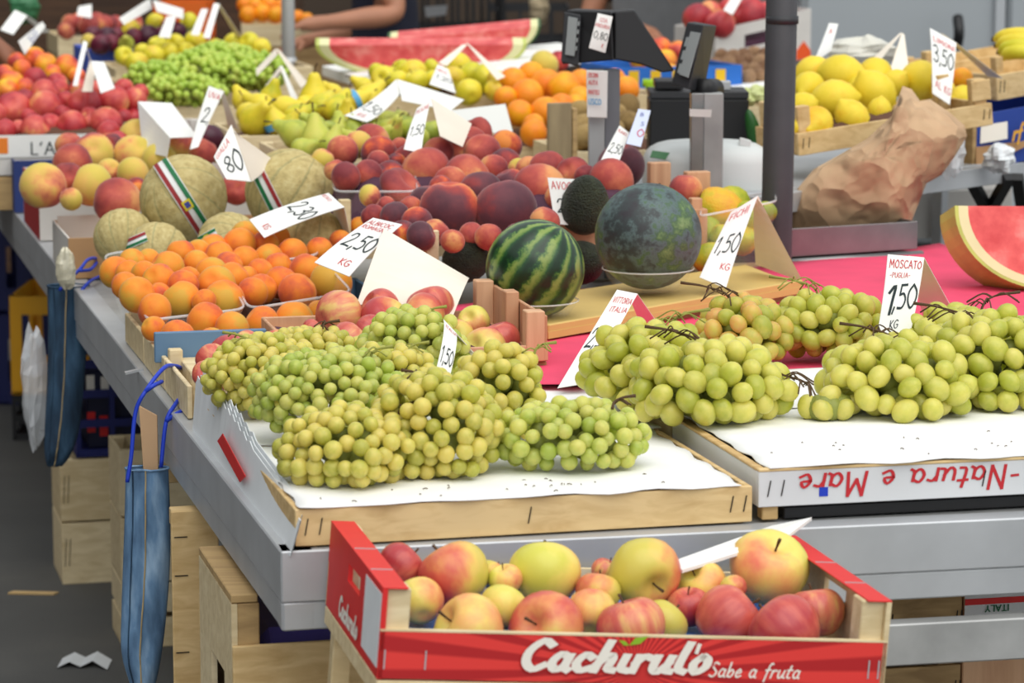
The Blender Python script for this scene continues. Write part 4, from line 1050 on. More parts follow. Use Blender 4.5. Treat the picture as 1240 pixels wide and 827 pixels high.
rs_ = [bot[int(n_ * a)] + ZU * z_ - LR * .0125 for a, z_ in ((.36, .032), (.60, .012), (.66, .03), (.42, .052))]
mesh('red_label', rs_ + [p_ - LR * .001 for p_ in rs_], [(0, 1, 2, 3), (7, 6, 5, 4), (0, 4, 5, 1), (1, 5, 6, 2), (2, 6, 7, 3), (3, 7, 4, 0)], RED, bags)

# litter on the floor
q = PZ(40, 720, 0)
lt = MB().add(*hexa(q + V(-.06, 0, 0.001), V(.11, -.01, 0), V(.01, .02, 0), V(0, 0, .004))).build('wood_splinter', PINE, None); props(lt, 'thin wood splinter lying on the asphalt', 'splinter')
q = PZ(100, 810, 0)
v = [q + V(x, y + .05 * j, z_ ) for j in (0, 1.6) for x, y, z_ in ((-.055, .0, .002), (-.03, .012, .012), (-.005, .0, .004), (.02, .012, .014), (.055, -.015, .002))]
v += [p_ + ZU * .001 for p_ in v]
f = [(i, i + 1, 6 + i, 5 + i) for i in range(4)] + [(10 + i, 15 + i, 16 + i, 11 + i) for i in range(4)]
props(mesh('paper_scrap', v, f, GLASSW), 'crumpled white paper scrap lying on the asphalt', 'litter')

# ------------------------------------------------------------------ red apples in the veneer crate behind the grapes
q = PZ(664, 437, .932)
ux_ = unit(V(math.cos(math.radians(13)), math.sin(math.radians(13)), 0)); uy_ = V(-ux_[1], ux_[0], 0)
w_ = .40
c0 = q - ux_ * w_
ac = empty('fruit_crate', c0 + ux_ * w_ / 2 + uy_ * .2, 'thin veneer crate of red apples with square corner posts', 'crate')
box_part('front_wall', c0, ux_ * w_, uy_ * .006, ZU * .026, PLY, ac); box_part('back_wall', c0 + uy_ * .394, ux_ * w_, uy_ * .006, ZU * .026, PLY, ac)
box_part('side_wall', c0 + uy_ * .006, ux_ * .006, uy_ * .388, ZU * .026, PLY, ac); box_part('side_wall', q - ux_ * .006 + uy_ * .006, ux_ * .006, uy_ * .388, ZU * .072, PLY, ac)
for j in (.001, .37): box_part('corner_post', q - ux_ * .036 + uy_ * j - uy_ * .003, ux_ * .03, uy_ * .03, ZU * .08, PLY, ac)
box_part('base', c0 + ux_ * .006 + uy_ * .006 + ZU * .002, ux_ * (w_ - .012), uy_ * .388, ZU * .005, PLY, ac)
box_part('side_brace', q + uy_ * .17 - ux_ * .030, ux_ * .022, uy_ * .035, ZU * .088, PLY, ac)
o = box_part('wooden_board', c0 + uy_ * .01 - ZU * .07, ux_ * w_, uy_ * .38, ZU * .068, PINE_OLD, None); props(o, 'wooden board under the veneer crate of red apples', 'board')
mound('liner', [c0 + ux_ * .02 + uy_ * .02 + ZU * .01, c0 + ux_ * .38 + uy_ * .02 + ZU * .01, c0 + ux_ * .38 + uy_ * .38 + ZU * .01, c0 + ux_ * .02 + uy_ * .38 + ZU * .01], 0, .012, PULP_P, ac)
BLUEE = plain('pale_blue_card_edge', H(96, 128, 158), .6)
lb_ = carton_low = empty('fruit_carton', c0 - ux_ * .12 + uy_ * .18 - ZU * .07, 'low pale carton with blue edge under the left red apples', 'box')
box_part('carton_wall', c0 - ux_ * .150 - ZU * .068, ux_ * .145, uy_ * .30, ZU * .046, PINE_PALE, lb_)
box_part('blue_edge', c0 - ux_ * .19 + uy_ * .302 - ZU * .03, ux_ * .185, uy_ * .012, ZU * .05, BLUEE, lb_)
tfa = lambda u, v: 4.84 + (400 - v) * .0045 + (u - 450) * .0003
RA = [(257, 436, 17), (278, 431, 22), (249, 453, 14), (258, 471, 11), (298, 420, 17), (312, 417, 11), (336, 419, 17, 'apple_ry'), (377, 398, 10), (410, 382, 26), (421, 413, 20), (436, 428, 18, 'apple_ry'), (461, 374, 21),
      (465, 388, 25, 'apple_ry'), (449, 402, 18), (466, 404, 15), (521, 373, 25), (512, 384, 25, 'apple_ry'), (574, 390, 17, 'apple_y'), (604, 414, 23), (587, 426, 25, 'apple_y'), (552, 410, 20, 'apple_ry'), (480, 410, 20)]
LB = {8: 'shiny red apple with dark calyx against the apricot basket', 15: 'red apple under the big cream card beside a paler one', 16: 'pale blushed apple in front of the red one under the cream card', 17: 'pale pink apple beside the wooden side brace',
      18: 'red apple in the crate corner by the corner post', 19: 'yellow green apple behind the small folded tag', 12: 'yellow and red apple under the left edge of the cream card', 6: 'yellowish apple peeping out by the thin grape bunch'}
heap(RA, tfa, 'apple_r', 'apple', {'apple_r': 'red apple lying in the veneer crate behind the golden grapes', 'apple_ry': 'yellow and red apple half hidden behind the grapes', 'apple_y': 'pale apple'}, 'apple', 'red apples in the veneer crate', labels=row_labels(RA, {None: 'red apple', 'apple_ry': 'yellow red apple', 'apple_y': 'pale apple'}, 'behind the golden grapes', LB), grow=1.2, stem=False, rots={8: (1.5, .3, 2.2)})

# ------------------------------------------------------------------ apricots
qa = PZ(228, 432, .868); qb = PZ(430, 398, .868)
uxa = unit(qb - qa); uxa = unit(V(math.cos(math.radians(20)), math.sin(math.radians(20)), 0)); uya = unit(V(-math.sin(YAW), math.cos(YAW), 0))
BLUEC = plain('blue_printed_card', H(92, 128, 160), .6, var=.3, scale=24)
apc, _ = crate('fruit_crate', qa + V(-.02, .0, 0), uxa * .44, uya * .56, .045, 'shallow blue printed tray under the apricot baskets', wood_=BLUEC, n_side=1, post=.02, post_h=.046, staples=False)
sb = empty('fruit_crate', TB(-.01, 1.15, .862), 'low pine crate edge showing between the rail and the apricots', 'crate')
for k in range(3): box_part('slat', TB(-.005, .92 + k * .27, .862), LR * .008, LD * .26, ZU * .052, PINE_PALE, sb)
for k in range(4): box_part('corner_post', TB(.004, .93 + k * .26, .862), LR * .022, LD * .022, ZU * .066, PINE_PALE, sb)
# clear baskets: tapering tubs with a rim
def basket(label, corners, h, group='clear plastic fruit baskets', rim=.004, taper=.82, mat=None, liner=None, cat='basket', name='plastic_basket'):
    """corners: four world points of the rim (front left, front right, back right, back left)."""
    c = [np.asarray(p_, float) for p_ in corners]; cen = sum(c) / 4
    def ring(scale, dz, k=5):
        out = []
        for i in range(4):
            a, b_, d = c[i - 1], c[i], c[(i + 1) % 4]
            for s in (.16, .08, 0, .08, .16)[:0] or [0]:
                pass
            p1 = b_ + (a - b_) * .14; p2 = b_ + (d - b_) * .14
            for t in np.linspace(0, 1, k):
                p_ = (1 - t) ** 2 * p1 + 2 * t * (1 - t) * b_ + t * t * p2
                w = cen + (p_ - cen) * scale; w[2] = p_[2] + dz; out.append(w)
        return out
    bot = cen.copy(); bot[2] -= h
    root = empty(name, bot, label, cat, group)
    r0, r1, r2 = ring(1.0, 0), ring((1 + taper) / 2, -h * .5), ring(taper, -h)
    i0 = ring(.985, 0)
    n_ = len(r0); v = r0 + r1 + r2; f = []
    for j in range(2):
        for i in range(n_): f.append((j * n_ + i, j * n_ + (i + 1) % n_, (j + 1) * n_ + (i + 1) % n_, (j + 1) * n_ + i))
    f.append(tuple(range(3 * n_ - 1, 2 * n_ - 1, -1)))
    mesh('tub', v, f, mat or CLEAR, root, smooth=True)
    mesh('rim', *tube(r0 + r0[:1], rim * .6, 6, False), CLEAR_RIM, root, smooth=True)
    return root
def bk(label, px, h, **kw): return basket(label, [PT(*q_) for q_ in px], h, **kw)
bk('clear apricot basket nearest the rail at the front', [(178, 388, 5.06), (298, 374, 5.12), (272, 330, 5.45), (158, 344, 5.38)], .085)
bk('clear apricot basket touching the cream price card', [(302, 374, 5.12), (427, 354, 5.2), (388, 312, 5.52), (276, 330, 5.46)], .085)
bk('clear apricot basket beside the cantaloupes on the rail side', [(140, 342, 5.42), (266, 326, 5.5), (246, 292, 5.85), (126, 308, 5.78)], .085)
bk('clear apricot basket behind under the cantaloupe tag', [(272, 326, 5.5), (388, 308, 5.56), (360, 276, 5.9), (252, 291, 5.86)], .085)
m_ = [qa + uxa * .02 + uya * .02, qa + uxa * .42 + uya * .02, qa + uxa * .42 + uya * .54, qa + uxa * .02 + uya * .54]
mound('liner', [p_ + ZU * .008 for p_ in m_], 0, .055, PULP, apc)
tfr = lambda u, v: 5.12 + (385 - v) * .0055 + (u - 300) * .0004
AP = [(140, 330, 17), (160, 317, 14), (156, 331, 14), (175, 332, 14), (219, 307, 15), (203, 325, 18), (193, 340, 18), (166, 357, 19), (152, 346, 15), (187, 376, 18), (220, 363, 20), (192, 357, 13), (222, 345, 16), (228, 338, 13), (239, 320, 15),
      (258, 300, 15), (265, 311, 16), (290, 297, 18), (297, 285, 15), (296, 315, 15), (277, 322, 15), (256, 331, 17), (282, 337, 17), (262, 345, 20), (272, 363, 21), (247, 365, 13), (306, 354, 16), (300, 335, 11),
      (215, 408, 18), (249, 389, 20), (281, 398, 18), (318, 391, 18), (256, 414, 15), (186, 398, 13),
      (317, 350, 16), (315, 329, 14), (325, 312, 15), (321, 297, 15), (335, 288, 14), (354, 307, 16), (337, 323, 15), (340, 342, 17), (360, 354, 20), (372, 328, 19), (401, 342, 22), (387, 303, 14), (412, 292, 12), (435, 274, 10), (356, 387, 20), (386, 378, 13), (240, 305, 13), (180, 316, 13)]
heap(AP, tfr, 'apricot', 'apricot', None, 'apricot', 'apricots in clear baskets', labels=row_labels(AP, 'orange apricot', 'of the basket heap', None), slack=.86, grow=1.2)

# ------------------------------------------------------------------ cantaloupes with paper bands
m, n, b = base_mat('cantaloupe_rind')
tc = nd(n, 'ShaderNodeTexCoord'); sp = nd(n, 'ShaderNodeSeparateXYZ'); n.links.new(tc.outputs['Object'], sp.inputs[0])
an = math_(n, 'ARCTAN2', sp.outputs['Y'], sp.outputs['X'])
no = nd(n, 'ShaderNodeTexNoise'); no.inputs['Scale'].default_value = 7; no.inputs['Detail'].default_value = 6; n.links.new(tc.outputs['Object'], no.inputs['Vector'])
seg = math_(n, 'COSINE', math_(n, 'ADD', math_(n, 'MULTIPLY', an, 10.0), math_(n, 'MULTIPLY', no.outputs['Fac'], 1.2)))
line = nd(n, 'ShaderNodeMapRange'); line.inputs[1].default_value = .93; line.inputs[2].default_value = 1.08; n.links.new(seg, line.inputs[0])
rind = ramp(n, [(.3, H(170, 152, 98)), (.5, H(192, 174, 116)), (.7, H(204, 190, 136))], no.outputs['Fac'])
mx = nd(n, 'ShaderNodeMix', data_type='RGBA'); n.links.new(line.outputs[0], mx.inputs[0]); n.links.new(rind, mx.inputs[6]); mx.inputs[7].default_value = H(116, 124, 84)
n.links.new(mx.outputs[2], b.inputs['Base Color']); b.inputs['Roughness'].default_value = .75
n2 = nd(n, 'ShaderNodeTexVoronoi'); n2.inputs['Scale'].default_value = 22; n.links.new(tc.outputs['Object'], n2.inputs['Vector'])
bp = nd(n, 'ShaderNodeBump'); bp.inputs['Strength'].default_value = .16; bp.inputs['Distance'].default_value = .03; n.links.new(n2.outputs['Distance'], bp.inputs['Height']); n.links.new(bp.outputs[0], b.inputs['Normal'])
CANTM = m
CANT = lathe(sph_prof(20, .06, .2, .03, .2, .96), 60, lambda p_, a: (p_[0] * (1 - .035 * max(0, math.cos(10 * a)) ** 4), p_[1] * (1 - .035 * max(0, math.cos(10 * a)) ** 4), p_[2]))
SHAPES['cant'] = proto('cantaloupe', CANT, CANTM)
BG, BR_, BW_ = plain('band_green', H(24, 110, 64), .6), plain('band_red', H(150, 40, 44), .6), plain('band_white', H(230, 232, 230), .6)
BY = plain('band_yellow', H(220, 200, 40), .6)
def cantaloupe(u, v, rp, t, rot, label, band=None, wide=.30):
    """band = (direction towards which the middle of the strip faces, strip axis) in picture terms: a strip over the fruit along angle (radians) in the picture."""
    c = PT(u, v, t); r = rp * t / F
    root = link('cantaloupe', SHAPES['cant'], None, c, rot, r); props(root, label, 'melon', 'cantaloupe melons')
    if band:
        ang, off, span = band[:3]; big = band[3] if len(band) > 3 else True; sg = -1 if big else 1
        vw = unit(CAM - c); rt_ = unit(np.cross(UP, vw)); up_ = np.cross(vw, rt_)
        along = rt_ * math.cos(ang) + up_ * math.sin(ang); side = np.cross(vw, along)
        inv = np.linalg.inv(np.array(root.rotation_euler.to_matrix()))
        def strip(name, s0, s1, a0, a1, rr, mat, n_=18):
            V_, F_ = [], []
            for i in range(n_ + 1):
                a = a0 + (a1 - a0) * i / n_
                d = vw * math.cos(a) + along * math.sin(a)
                for s in (s0, s1):
                    for q_ in (rr, rr + .006):
                        p_ = unit(d * math.sqrt(max(0, 1 - (off + s) ** 2)) + side * (off + s)) * q_
                        V_.append(inv @ p_)
            for i in range(n_):
                k = i * 4; F_ += [(k, k + 4, k + 5, k + 1), (k + 2, k + 3, k + 7, k + 6), (k + 1, k + 5, k + 7, k + 3), (k, k + 2, k + 6, k + 4)]
            me = bpy.data.meshes.new(name); me.from_pydata([tuple(p_) for p_ in V_], [], F_); me.materials.append(mat)
            o = bpy.data.objects.new(name, me); COL.objects.link(o); o.parent = root; return o
        a0, a1 = span; w = wide
        bw = strip('paper_band', -w / 2, w / 2, a0, a1, 1.008, BW_)
        for nm, s0, s1, mt in (('green_stripe', -w * .44 * sg, -w * .17 * sg, BG), ('red_stripe', w * .17 * sg, w * .44 * sg, BR_)):
            o = strip(nm, s0, s1, a0, a1, 1.0135, mt); o.parent = bw
        if big:
            am = a0 * .4 + a1 * .6; o = strip('round_seal', -w * .28, w * .28, am - .11, am + .11, 1.02, BY, 6); o.parent = bw; o = strip('seal_centre', -w * .16, w * .16, am - .065, am + .065, 1.027, INK_B, 6); o.parent = bw
    return root
cantaloupe(222, 240, 54, 6.05, (.3, -.9, .4), 'largest cantaloupe on top with tricolour band and yellow seal', (-1.0, .0, (-1.3, 1.15)), .36)
cantaloupe(352, 234, 56, 6.1, (.5, .3, 1.2), 'cantaloupe with tricolour band beside the GIALLA tag', (-1.1, -.42, (-1.2, .9), False))
cantaloupe(150, 288, 37, 5.98, (.2, .8, 2.0), 'green seamed cantaloupe at the rail end below the largest', (-2.3, .75, (-.6, 1.0), False))
cantaloupe(190, 308, 40, 5.85, (1.2, .2, 3.0), 'cantaloupe with white band just behind the rail side apricots', (.4, .62, (-1.1, -.1), False))
cantaloupe(278, 296, 40, 5.88, (.9, .5, .3), 'low cantaloupe with yellow seal between largest one and apricots', (.5, .5, (-1.3, -.2)))
cantaloupe(376, 292, 44, 5.75, (.3, .2, 1.9), 'cantaloupe under the white tag propped over the apricots')
# cardboard boxes along the rail beside the cantaloupes
def carton(label, p, dx, dy, h, mat=CARDB, th=.004, flaps=True, name='cardboard_box', end_mat=None, group=None):
    root = empty(name, p + dx / 2 + dy / 2, label, 'box', group); ux, uy = unit(dx), unit(dy)
    box_part('front_wall', p, dx, uy * th, ZU * h, mat, root, .0006); box_part('back_wall', p + dy - uy * th, dx, uy * th, ZU * h, mat, root, .0006)
    box_part('side_wall', p + uy * th, ux * th, dy - uy * 2 * th, ZU * h, end_mat or mat, root, .0006); box_part('side_wall', p + dx - ux * th + uy * th, ux * th, dy - uy * 2 * th, ZU * h, end_mat or mat, root, .0006)
    box_part('base', p + ux * th + uy * th, dx - ux * 2 * th, dy - uy * 2 * th, ZU * th, mat, root, 0)
    return root
WCARD = plain('white_cardboard', H(214, 210, 204), .8, var=.05, scale=12)
q = PZ(72, 338, .862); cb1 = carton('brown carton with white inside holding cantaloupes at the rail', q + LR * .02, RR * .5, LD * .34, .085, CARDB, end_mat=WCARD)
box_part('inside_paper', q + LR * .03 + LD * .335 + ZU * .02, RR * .16, LD * .002, ZU * .075, WCARD, cb1, 0)
q = PZ(38, 292, .862); cb2 = carton('white carton with a red side holding the yellow peaches', q + LR * .02, RR * .5, LD * .42, .13, WCARD, end_mat=plain('dull_red_card', H(170, 40, 44), .7))
box_part('inside_paper', q + LR * .03 + LD * .02 + ZU * .10, RR * .1, LD * .003, ZU * .035, WCARD, cb2, 0)
q = PZ(8, 258, .862); carton('dark blue carton with open end at the far rail', q + LR * .02, RR * .4, LD * .2, .13, plain('dark_blue_card', H(34, 52, 110), .6))
# yellow peaches
tfy = lambda u, v: 6.55 + (215 - v) * .0075 + (u - 110) * .0008
YP = [(52, 225, 24), (113, 185, 21), (88, 198, 21, 'peach_r'), (167, 167, 20), (162, 188, 21), (161, 210, 17), (111, 224, 22), (132, 207, 13), (142, 244, 25, 'peach_r'), (165, 227, 11, 'peach_d'), (86, 241, 12), (82, 216, 17, 'peach_r'), (84, 177, 15, 'peach_r'),
      (134, 176, 13, 'peach_d'), (132, 161, 13, 'nect'), (144, 170, 10, 'nect'), (193, 194, 18), (220, 173, 17), (246, 184, 15, 'peach_r'), (255, 168, 14, 'plum'), (285, 230, 16, 'peach_r')]
LB = {0: 'yellow peach with red top at the rail end of the white carton', 1: 'plain yellow peach on top of the heap left of the open card', 2: 'purple blushed peach leaning on the plain yellow one', 3: 'yellow peach at the back against the open white card', 4: 'pale orange peach below the yellow one at the white card',
      6: 'peach half yellow half dark red above the carton flap', 8: 'round red peach beside the largest cantaloupe', 14: 'bright orange red nectarine behind the plain yellow peach', 13: 'dark purple peach behind the plain yellow one', 17: 'yellow peach under the open card tip behind the largest cantaloupe'}
heap(YP, tfy, 'peach_y', 'peach', {'peach_y': 'yellow peach tucked low in the white carton heap', 'peach_r': 'red peach tucked among the yellow ones by the cantaloupes', 'peach_d': 'dark peach wedged beside the round red one', 'nect': 'small nectarine next to the orange red one', 'plum': 'dark plum under the white tag with a 2'}, 'peach', 'peaches in the white carton', grow=1.2, labels=row_labels(YP, {None: 'yellow peach', 'peach_r': 'red peach', 'peach_d': 'dark peach', 'nect': 'nectarine', 'plum': 'dark plum'}, 'beside the cantaloupes', LB))

# ------------------------------------------------------------------ mustard tray, melon, watermelon, avocados
tl = [PT(664, 402, 4.95), PT(972, 347, 5.42)]
ty = V(-.25, .968, 0)
v = []
for z_ in (0, -.012):
    for p_ in (tl[0], tl[1], tl[1] + ty * .32, tl[0] + ty * .36): v.append(p_ + ZU * (z_ + (.0 if p_ is tl[0] else .0)))
tray = empty('mustard_tray', (v[0] + v[2]) / 2 - ZU * .012, 'mustard yellow cardboard tray under the melons', 'tray')
mesh('tray_floor', v, [(0, 1, 2, 3), (7, 6, 5, 4), (0, 4, 5, 1), (1, 5, 6, 2), (2, 6, 7, 3), (3, 7, 4, 0)], MUSTARD, tray)
v, f = beam(tl[0] + ty * .006 + ZU * .005, tl[1] + ty * .006 + ZU * .005, .008, .014); mesh('front_lip', v, f, MUSTARD, tray, bevel=.002)
v, f = hexa(tl[0] - ZU * .052 + ty * .02, tl[1] - tl[0], ty * .30, ZU * .036); o = mesh('wooden_board', v, f, PINE_OLD); props(o, 'wooden board propping the mustard tray', 'board')

def melon_mat(name, kind):
    m, n, b = base_mat(name)
    tc = nd(n, 'ShaderNodeTexCoord'); sp = nd(n, 'ShaderNodeSeparateXYZ'); n.links.new(tc.outputs['Object'], sp.inputs[0])
    an = math_(n, 'ARCTAN2', sp.outputs['Y'], sp.outputs['X'])
    no = nd(n, 'ShaderNodeTexNoise'); no.inputs['Scale'].default_value = 3.2; no.inputs['Detail'].default_value = 7; no.inputs['Roughness'].default_value = .65; n.links.new(tc.outputs['Object'], no.inputs['Vector'])
    if kind == 0:
        s = math_(n, 'SINE', math_(n, 'ADD', math_(n, 'MULTIPLY', an, 13.0), math_(n, 'MULTIPLY', no.outputs['Fac'], 7.0)))
        f = math_(n, 'ADD', math_(n, 'MULTIPLY', s, .32), no.outputs['Fac'])
        c = ramp(n, [(.2, H(14, 44, 22)), (.45, H(30, 74, 34)), (.62, H(78, 114, 46)), (.85, H(128, 150, 72))], f)
        b.inputs['Roughness'].default_value = .3
    else:
        s = math_(n, 'SINE', math_(n, 'MULTIPLY', an, 3.0))
        f = math_(n, 'ADD', math_(n, 'MULTIPLY', s, .1), no.outputs['Fac'])
        c = ramp(n, [(.25, H(46, 42, 48)), (.42, H(50, 60, 60)), (.53, H(84, 104, 104)), (.6, H(62, 92, 58)), (.72, H(110, 138, 84)), (.85, H(150, 166, 120))], f)
        b.inputs['Roughness'].default_value = .5
    n.links.new(c, b.inputs['Base Color']); return m
SHAPES['wm'] = proto('watermelon', lathe(sph_prof(24, .03, .15, .03, .15, 1.0), 36), melon_mat('striped_watermelon_rind', 0))
SHAPES['dm'] = proto('dark_melon', lathe(sph_prof(24, .03, .12, .02, .12, 1.04), 36), melon_mat('dark_melon_rind', 1))
c = PT(648, 325, 5.10); o = link('mini_watermelon', SHAPES['wm'], None, c, (.35, .45, .6), 60 * 5.1 / F); props(o, 'small striped green watermelon in a clear bowl', 'watermelon')
c2 = PT(785, 286, 5.34); o = link('dark_melon', SHAPES['dm'], None, c2, (-.2, .35, .5), (65 * 5.34 / F, 65 * 5.34 / F, 62 * 5.34 / F)); props(o, 'dark bluish green melon in a clear bowl on the mustard tray', 'melon')
st = MB().add(*tube([(0, 0, 1.0), (.01, 0, 1.05), (.03, 0, 1.08)], [.03, .025, .03], 6)); me_ = proto('stub', (st.v, st.f), STEM)
s_ = bpy.data.objects.new('stalk_scar', me_); COL.objects.link(s_); s_.parent = o
def bowl(label, c, r, h, z):
    root = empty('clear_bowl', V(c[0], c[1], z), label, 'bowl')
    pr = [(0, 0), (r * .6, 0), (r * .8, h * .4), (r * .96, h)]
    V_, F_ = [], []; n_ = 28
    for rr_, zz in pr[1:]:
        for k in range(n_): V_.append((c[0] + rr_ * math.cos(6.2832 * k / n_), c[1] + rr_ * math.sin(6.2832 * k / n_), z + zz))
    for j in range(2):
        for k in range(n_): F_.append((j * n_ + k, j * n_ + (k + 1) % n_, (j + 1) * n_ + (k + 1) % n_, (j + 1) * n_ + k))
    F_.append(tuple(range(n_ - 1, -1, -1)))
    mesh('bowl_wall', V_, F_, CLEAR, root, smooth=True)
    mesh('rim', *tube([V_[2 * n_ + k % n_] for k in range(n_ + 1)], .0016, 5, False), CLEAR_RIM, root, smooth=True)
bowl('clear bowl holding the striped watermelon', c, .078, .034, c[2] - 60 * 5.1 / F - .004)
bowl('clear bowl holding the dark melon', c2, .086, .038, c2[2] - 62 * 5.34 / F - .004)
for (u, v_, rp, t, rot, lb) in ((708, 254, 31, 5.62, (.2, .1, 0), 'upper black avocado leaning before the AVOCADO tag'), (704, 318, 27, 5.56, (1.4, .4, .3), 'avocado wedged between the watermelon and the dark melon'), (562, 316, 27, 5.42, (1.35, .9, .6), 'dark avocado lying beside the cream card left of the watermelon')):
    one_fruit('avocado', 'avocado', PT(u, v_, t), rp * t / F, rot, lb, 'avocado', 'avocados')
# prickly pears in a clear tub behind the folded tag
bk('clear tub of prickly pears behind the folded tag', [(848, 262, 5.62), (940, 244, 5.72), (938, 232, 5.95), (850, 246, 5.85)], .125, group=None)
PR = [(872, 254, 24), (888, 245, 18), (855, 282, 16), (858, 312, 16), (877, 288, 14), (928, 256, 11), (906, 262, 15), (900, 292, 15), (925, 285, 13)]
heap(PR, lambda u, v: 5.76 + (280 - v) * .001 + (u - 880) * .0008, 'prickly', 'prickly_pear', 'yellow green prickly pear in the clear tub', 'prickly pear', 'prickly pears in the tub', labels=row_labels(PR, 'prickly pear', 'in the clear tub', {0: 'largest yellow green prickly pear at the tub rim', 3: 'orange prickly pear low beside the dark melon'}), slack=.85, tmin=lambda u, v, r: 5.7 + 0 * u)

# ------------------------------------------------------------------ centre peaches
tfp = lambda u, v: 5.58 + (262 - v) * .0075
CP = [(391, 193, 12, 'peach_y'), (415, 183, 17), (449, 172, 20), (434, 175, 15, 'peach_y'), (459, 186, 19, 'peach_d'), (483, 180, 12), (406, 206, 12), (419, 214, 16), (445, 212, 17), (457, 198, 14), (472, 212, 16, 'peach_d'), (486, 228, 26, 'peach_f'), (448, 237, 12, 'peach_y'),
      (496, 192, 18, 'peach_d'), (517, 208, 27), (480, 196, 10, 'peach_d'), (531, 185, 17), (556, 184, 20, 'peach_f'), (577, 164, 20, 'peach_f'), (544, 252, 31, 'peach_d'), (520, 248, 23, 'peach_d'), (566, 216, 26, 'peach_r'), (582, 232, 23, 'peach_d'), (478, 262, 16, 'peach_d'),
      (467, 250, 11), (497, 252, 13), (570, 172, 17), (584, 185, 20, 'peach_r'), (613, 176, 17, 'peach_d'), (611, 200, 18, 'peach_d'), (628, 204, 11, 'peach_y'), (618, 224, 18, 'peach_d'), (612, 254, 33, 'peach_d'), (652, 230, 29), (663, 205, 20), (694, 210, 18), (709, 213, 12),
      (740, 219, 24), (752, 201, 25, 'peach_d'), (660, 268, 16), (572, 286, 15), (592, 287, 15), (510, 286, 16, 'peach_d'), (548, 292, 13), (830, 230, 18), (640, 205, 14), (505, 270, 17, 'peach_d'), (528, 282, 15), (487, 282, 14, 'peach_d'), (452, 262, 13), (598, 205, 16), (545, 222, 18), (535, 228, 14, 'peach_d'), (678, 240, 16), (626, 285, 13, 'peach_d')]
LB = {19: 'big purple peach at the front above the veneer crate', 32: 'big purple and orange peach behind the striped watermelon', 33: 'tall orange peach left of the AVOCADO tag', 11: 'flat red peach on the clear basket rim', 18: 'flat dark red peach on top beside the long grey card', 37: 'orange peach right of the upper avocado', 38: 'purple peach under the scale post card', 14: 'large orange red peach in the middle of the basket heap', 44: 'orange peach glimpsed behind the dark melon', 17: 'flat peach lying left of the topmost one', 28: 'small dark peach on the edge toward the oranges'}
heap(CP, tfp, 'peach_r', 'peach', {'peach_r': 'red peach in the central heap behind the watermelon', 'peach_d': 'dark purple red peach in the central heap behind the watermelon', 'peach_y': 'pale yellow peach in the central basket heap', 'peach_f': 'flat peach'}, 'peach', 'peaches in the middle of the stall', grow=1.18, rots={19: (0, .1, -1.6), 20: (0, 0, -1.5), 32: (.2, -.5, -1.3), 22: (0, -.4, -1.2), 38: (0, .2, -1.6)}, labels=row_labels(CP, {None: 'red peach', 'peach_d': 'dark peach', 'peach_y': 'pale peach', 'peach_f': 'flat peach', 'peach_r': 'red peach'}, 'of the middle peach heap', LB))
bk('clear basket of peaches behind the cantaloupe tag', [(404, 232, 5.82), (506, 232, 5.72), (500, 196, 6.2), (405, 200, 6.3)], .075)
cr5, _ = crate('fruit_crate', PT(408, 296, 5.75) - ZU * .03, RR * .32, DD * .55, .05, 'pale crate of peaches behind the apricots', wood_=PINE_PALE, post_h=.115, staples=False)
pc = PT(408, 296, 5.75)
mound('liner', [pc + RR * .02 + DD * .02 + ZU * .02, pc + RR * .31 + DD * .02 + ZU * .02, pc + RR * .31 + DD * .5 + ZU * .02, pc + RR * .02 + DD * .5 + ZU * .02], 0, .09, PULP_P, cr5)
cr6, _ = crate('fruit_crate', PT(600, 305, 5.62) - ZU * .03, RR * .42, DD * .5, .10, 'crate of big dark peaches behind the melons', wood_=PLY, post_h=.12, staples=False)
pc = PT(600, 305, 5.62)
mound('liner', [pc + RR * .02 + DD * .02 + ZU * .02, pc + RR * .40 + DD * .02 + ZU * .02, pc + RR * .40 + DD * .46 + ZU * .02, pc + RR * .02 + DD * .46 + ZU * .02], 0, .075, PULP_P, cr6)
for (u, v_, w_, h_, t_, rt_) in ((800, 210, 26, 26, 5.9, .1), (846, 222, 30, 28, 5.85, -.3)):
    pp = PT(u, v_ + h_ / 2, t_); wv = w_ * t_ / F
    o = box_part('crate_corner', pp - RR * wv / 2 - ZU * .14, RR * wv, DD * .025, ZU * (.14 + h_ * t_ / F), PLY, cr6)
for k, (u, v_, t_) in enumerate(((524, 296, 5.4),)):
    pp = PT(u, v_, t_); box_part('crate_corner', pp - RR * .012 - ZU * .05, RR * .024, DD * .02, ZU * .075, PINE_PALE, cr5)

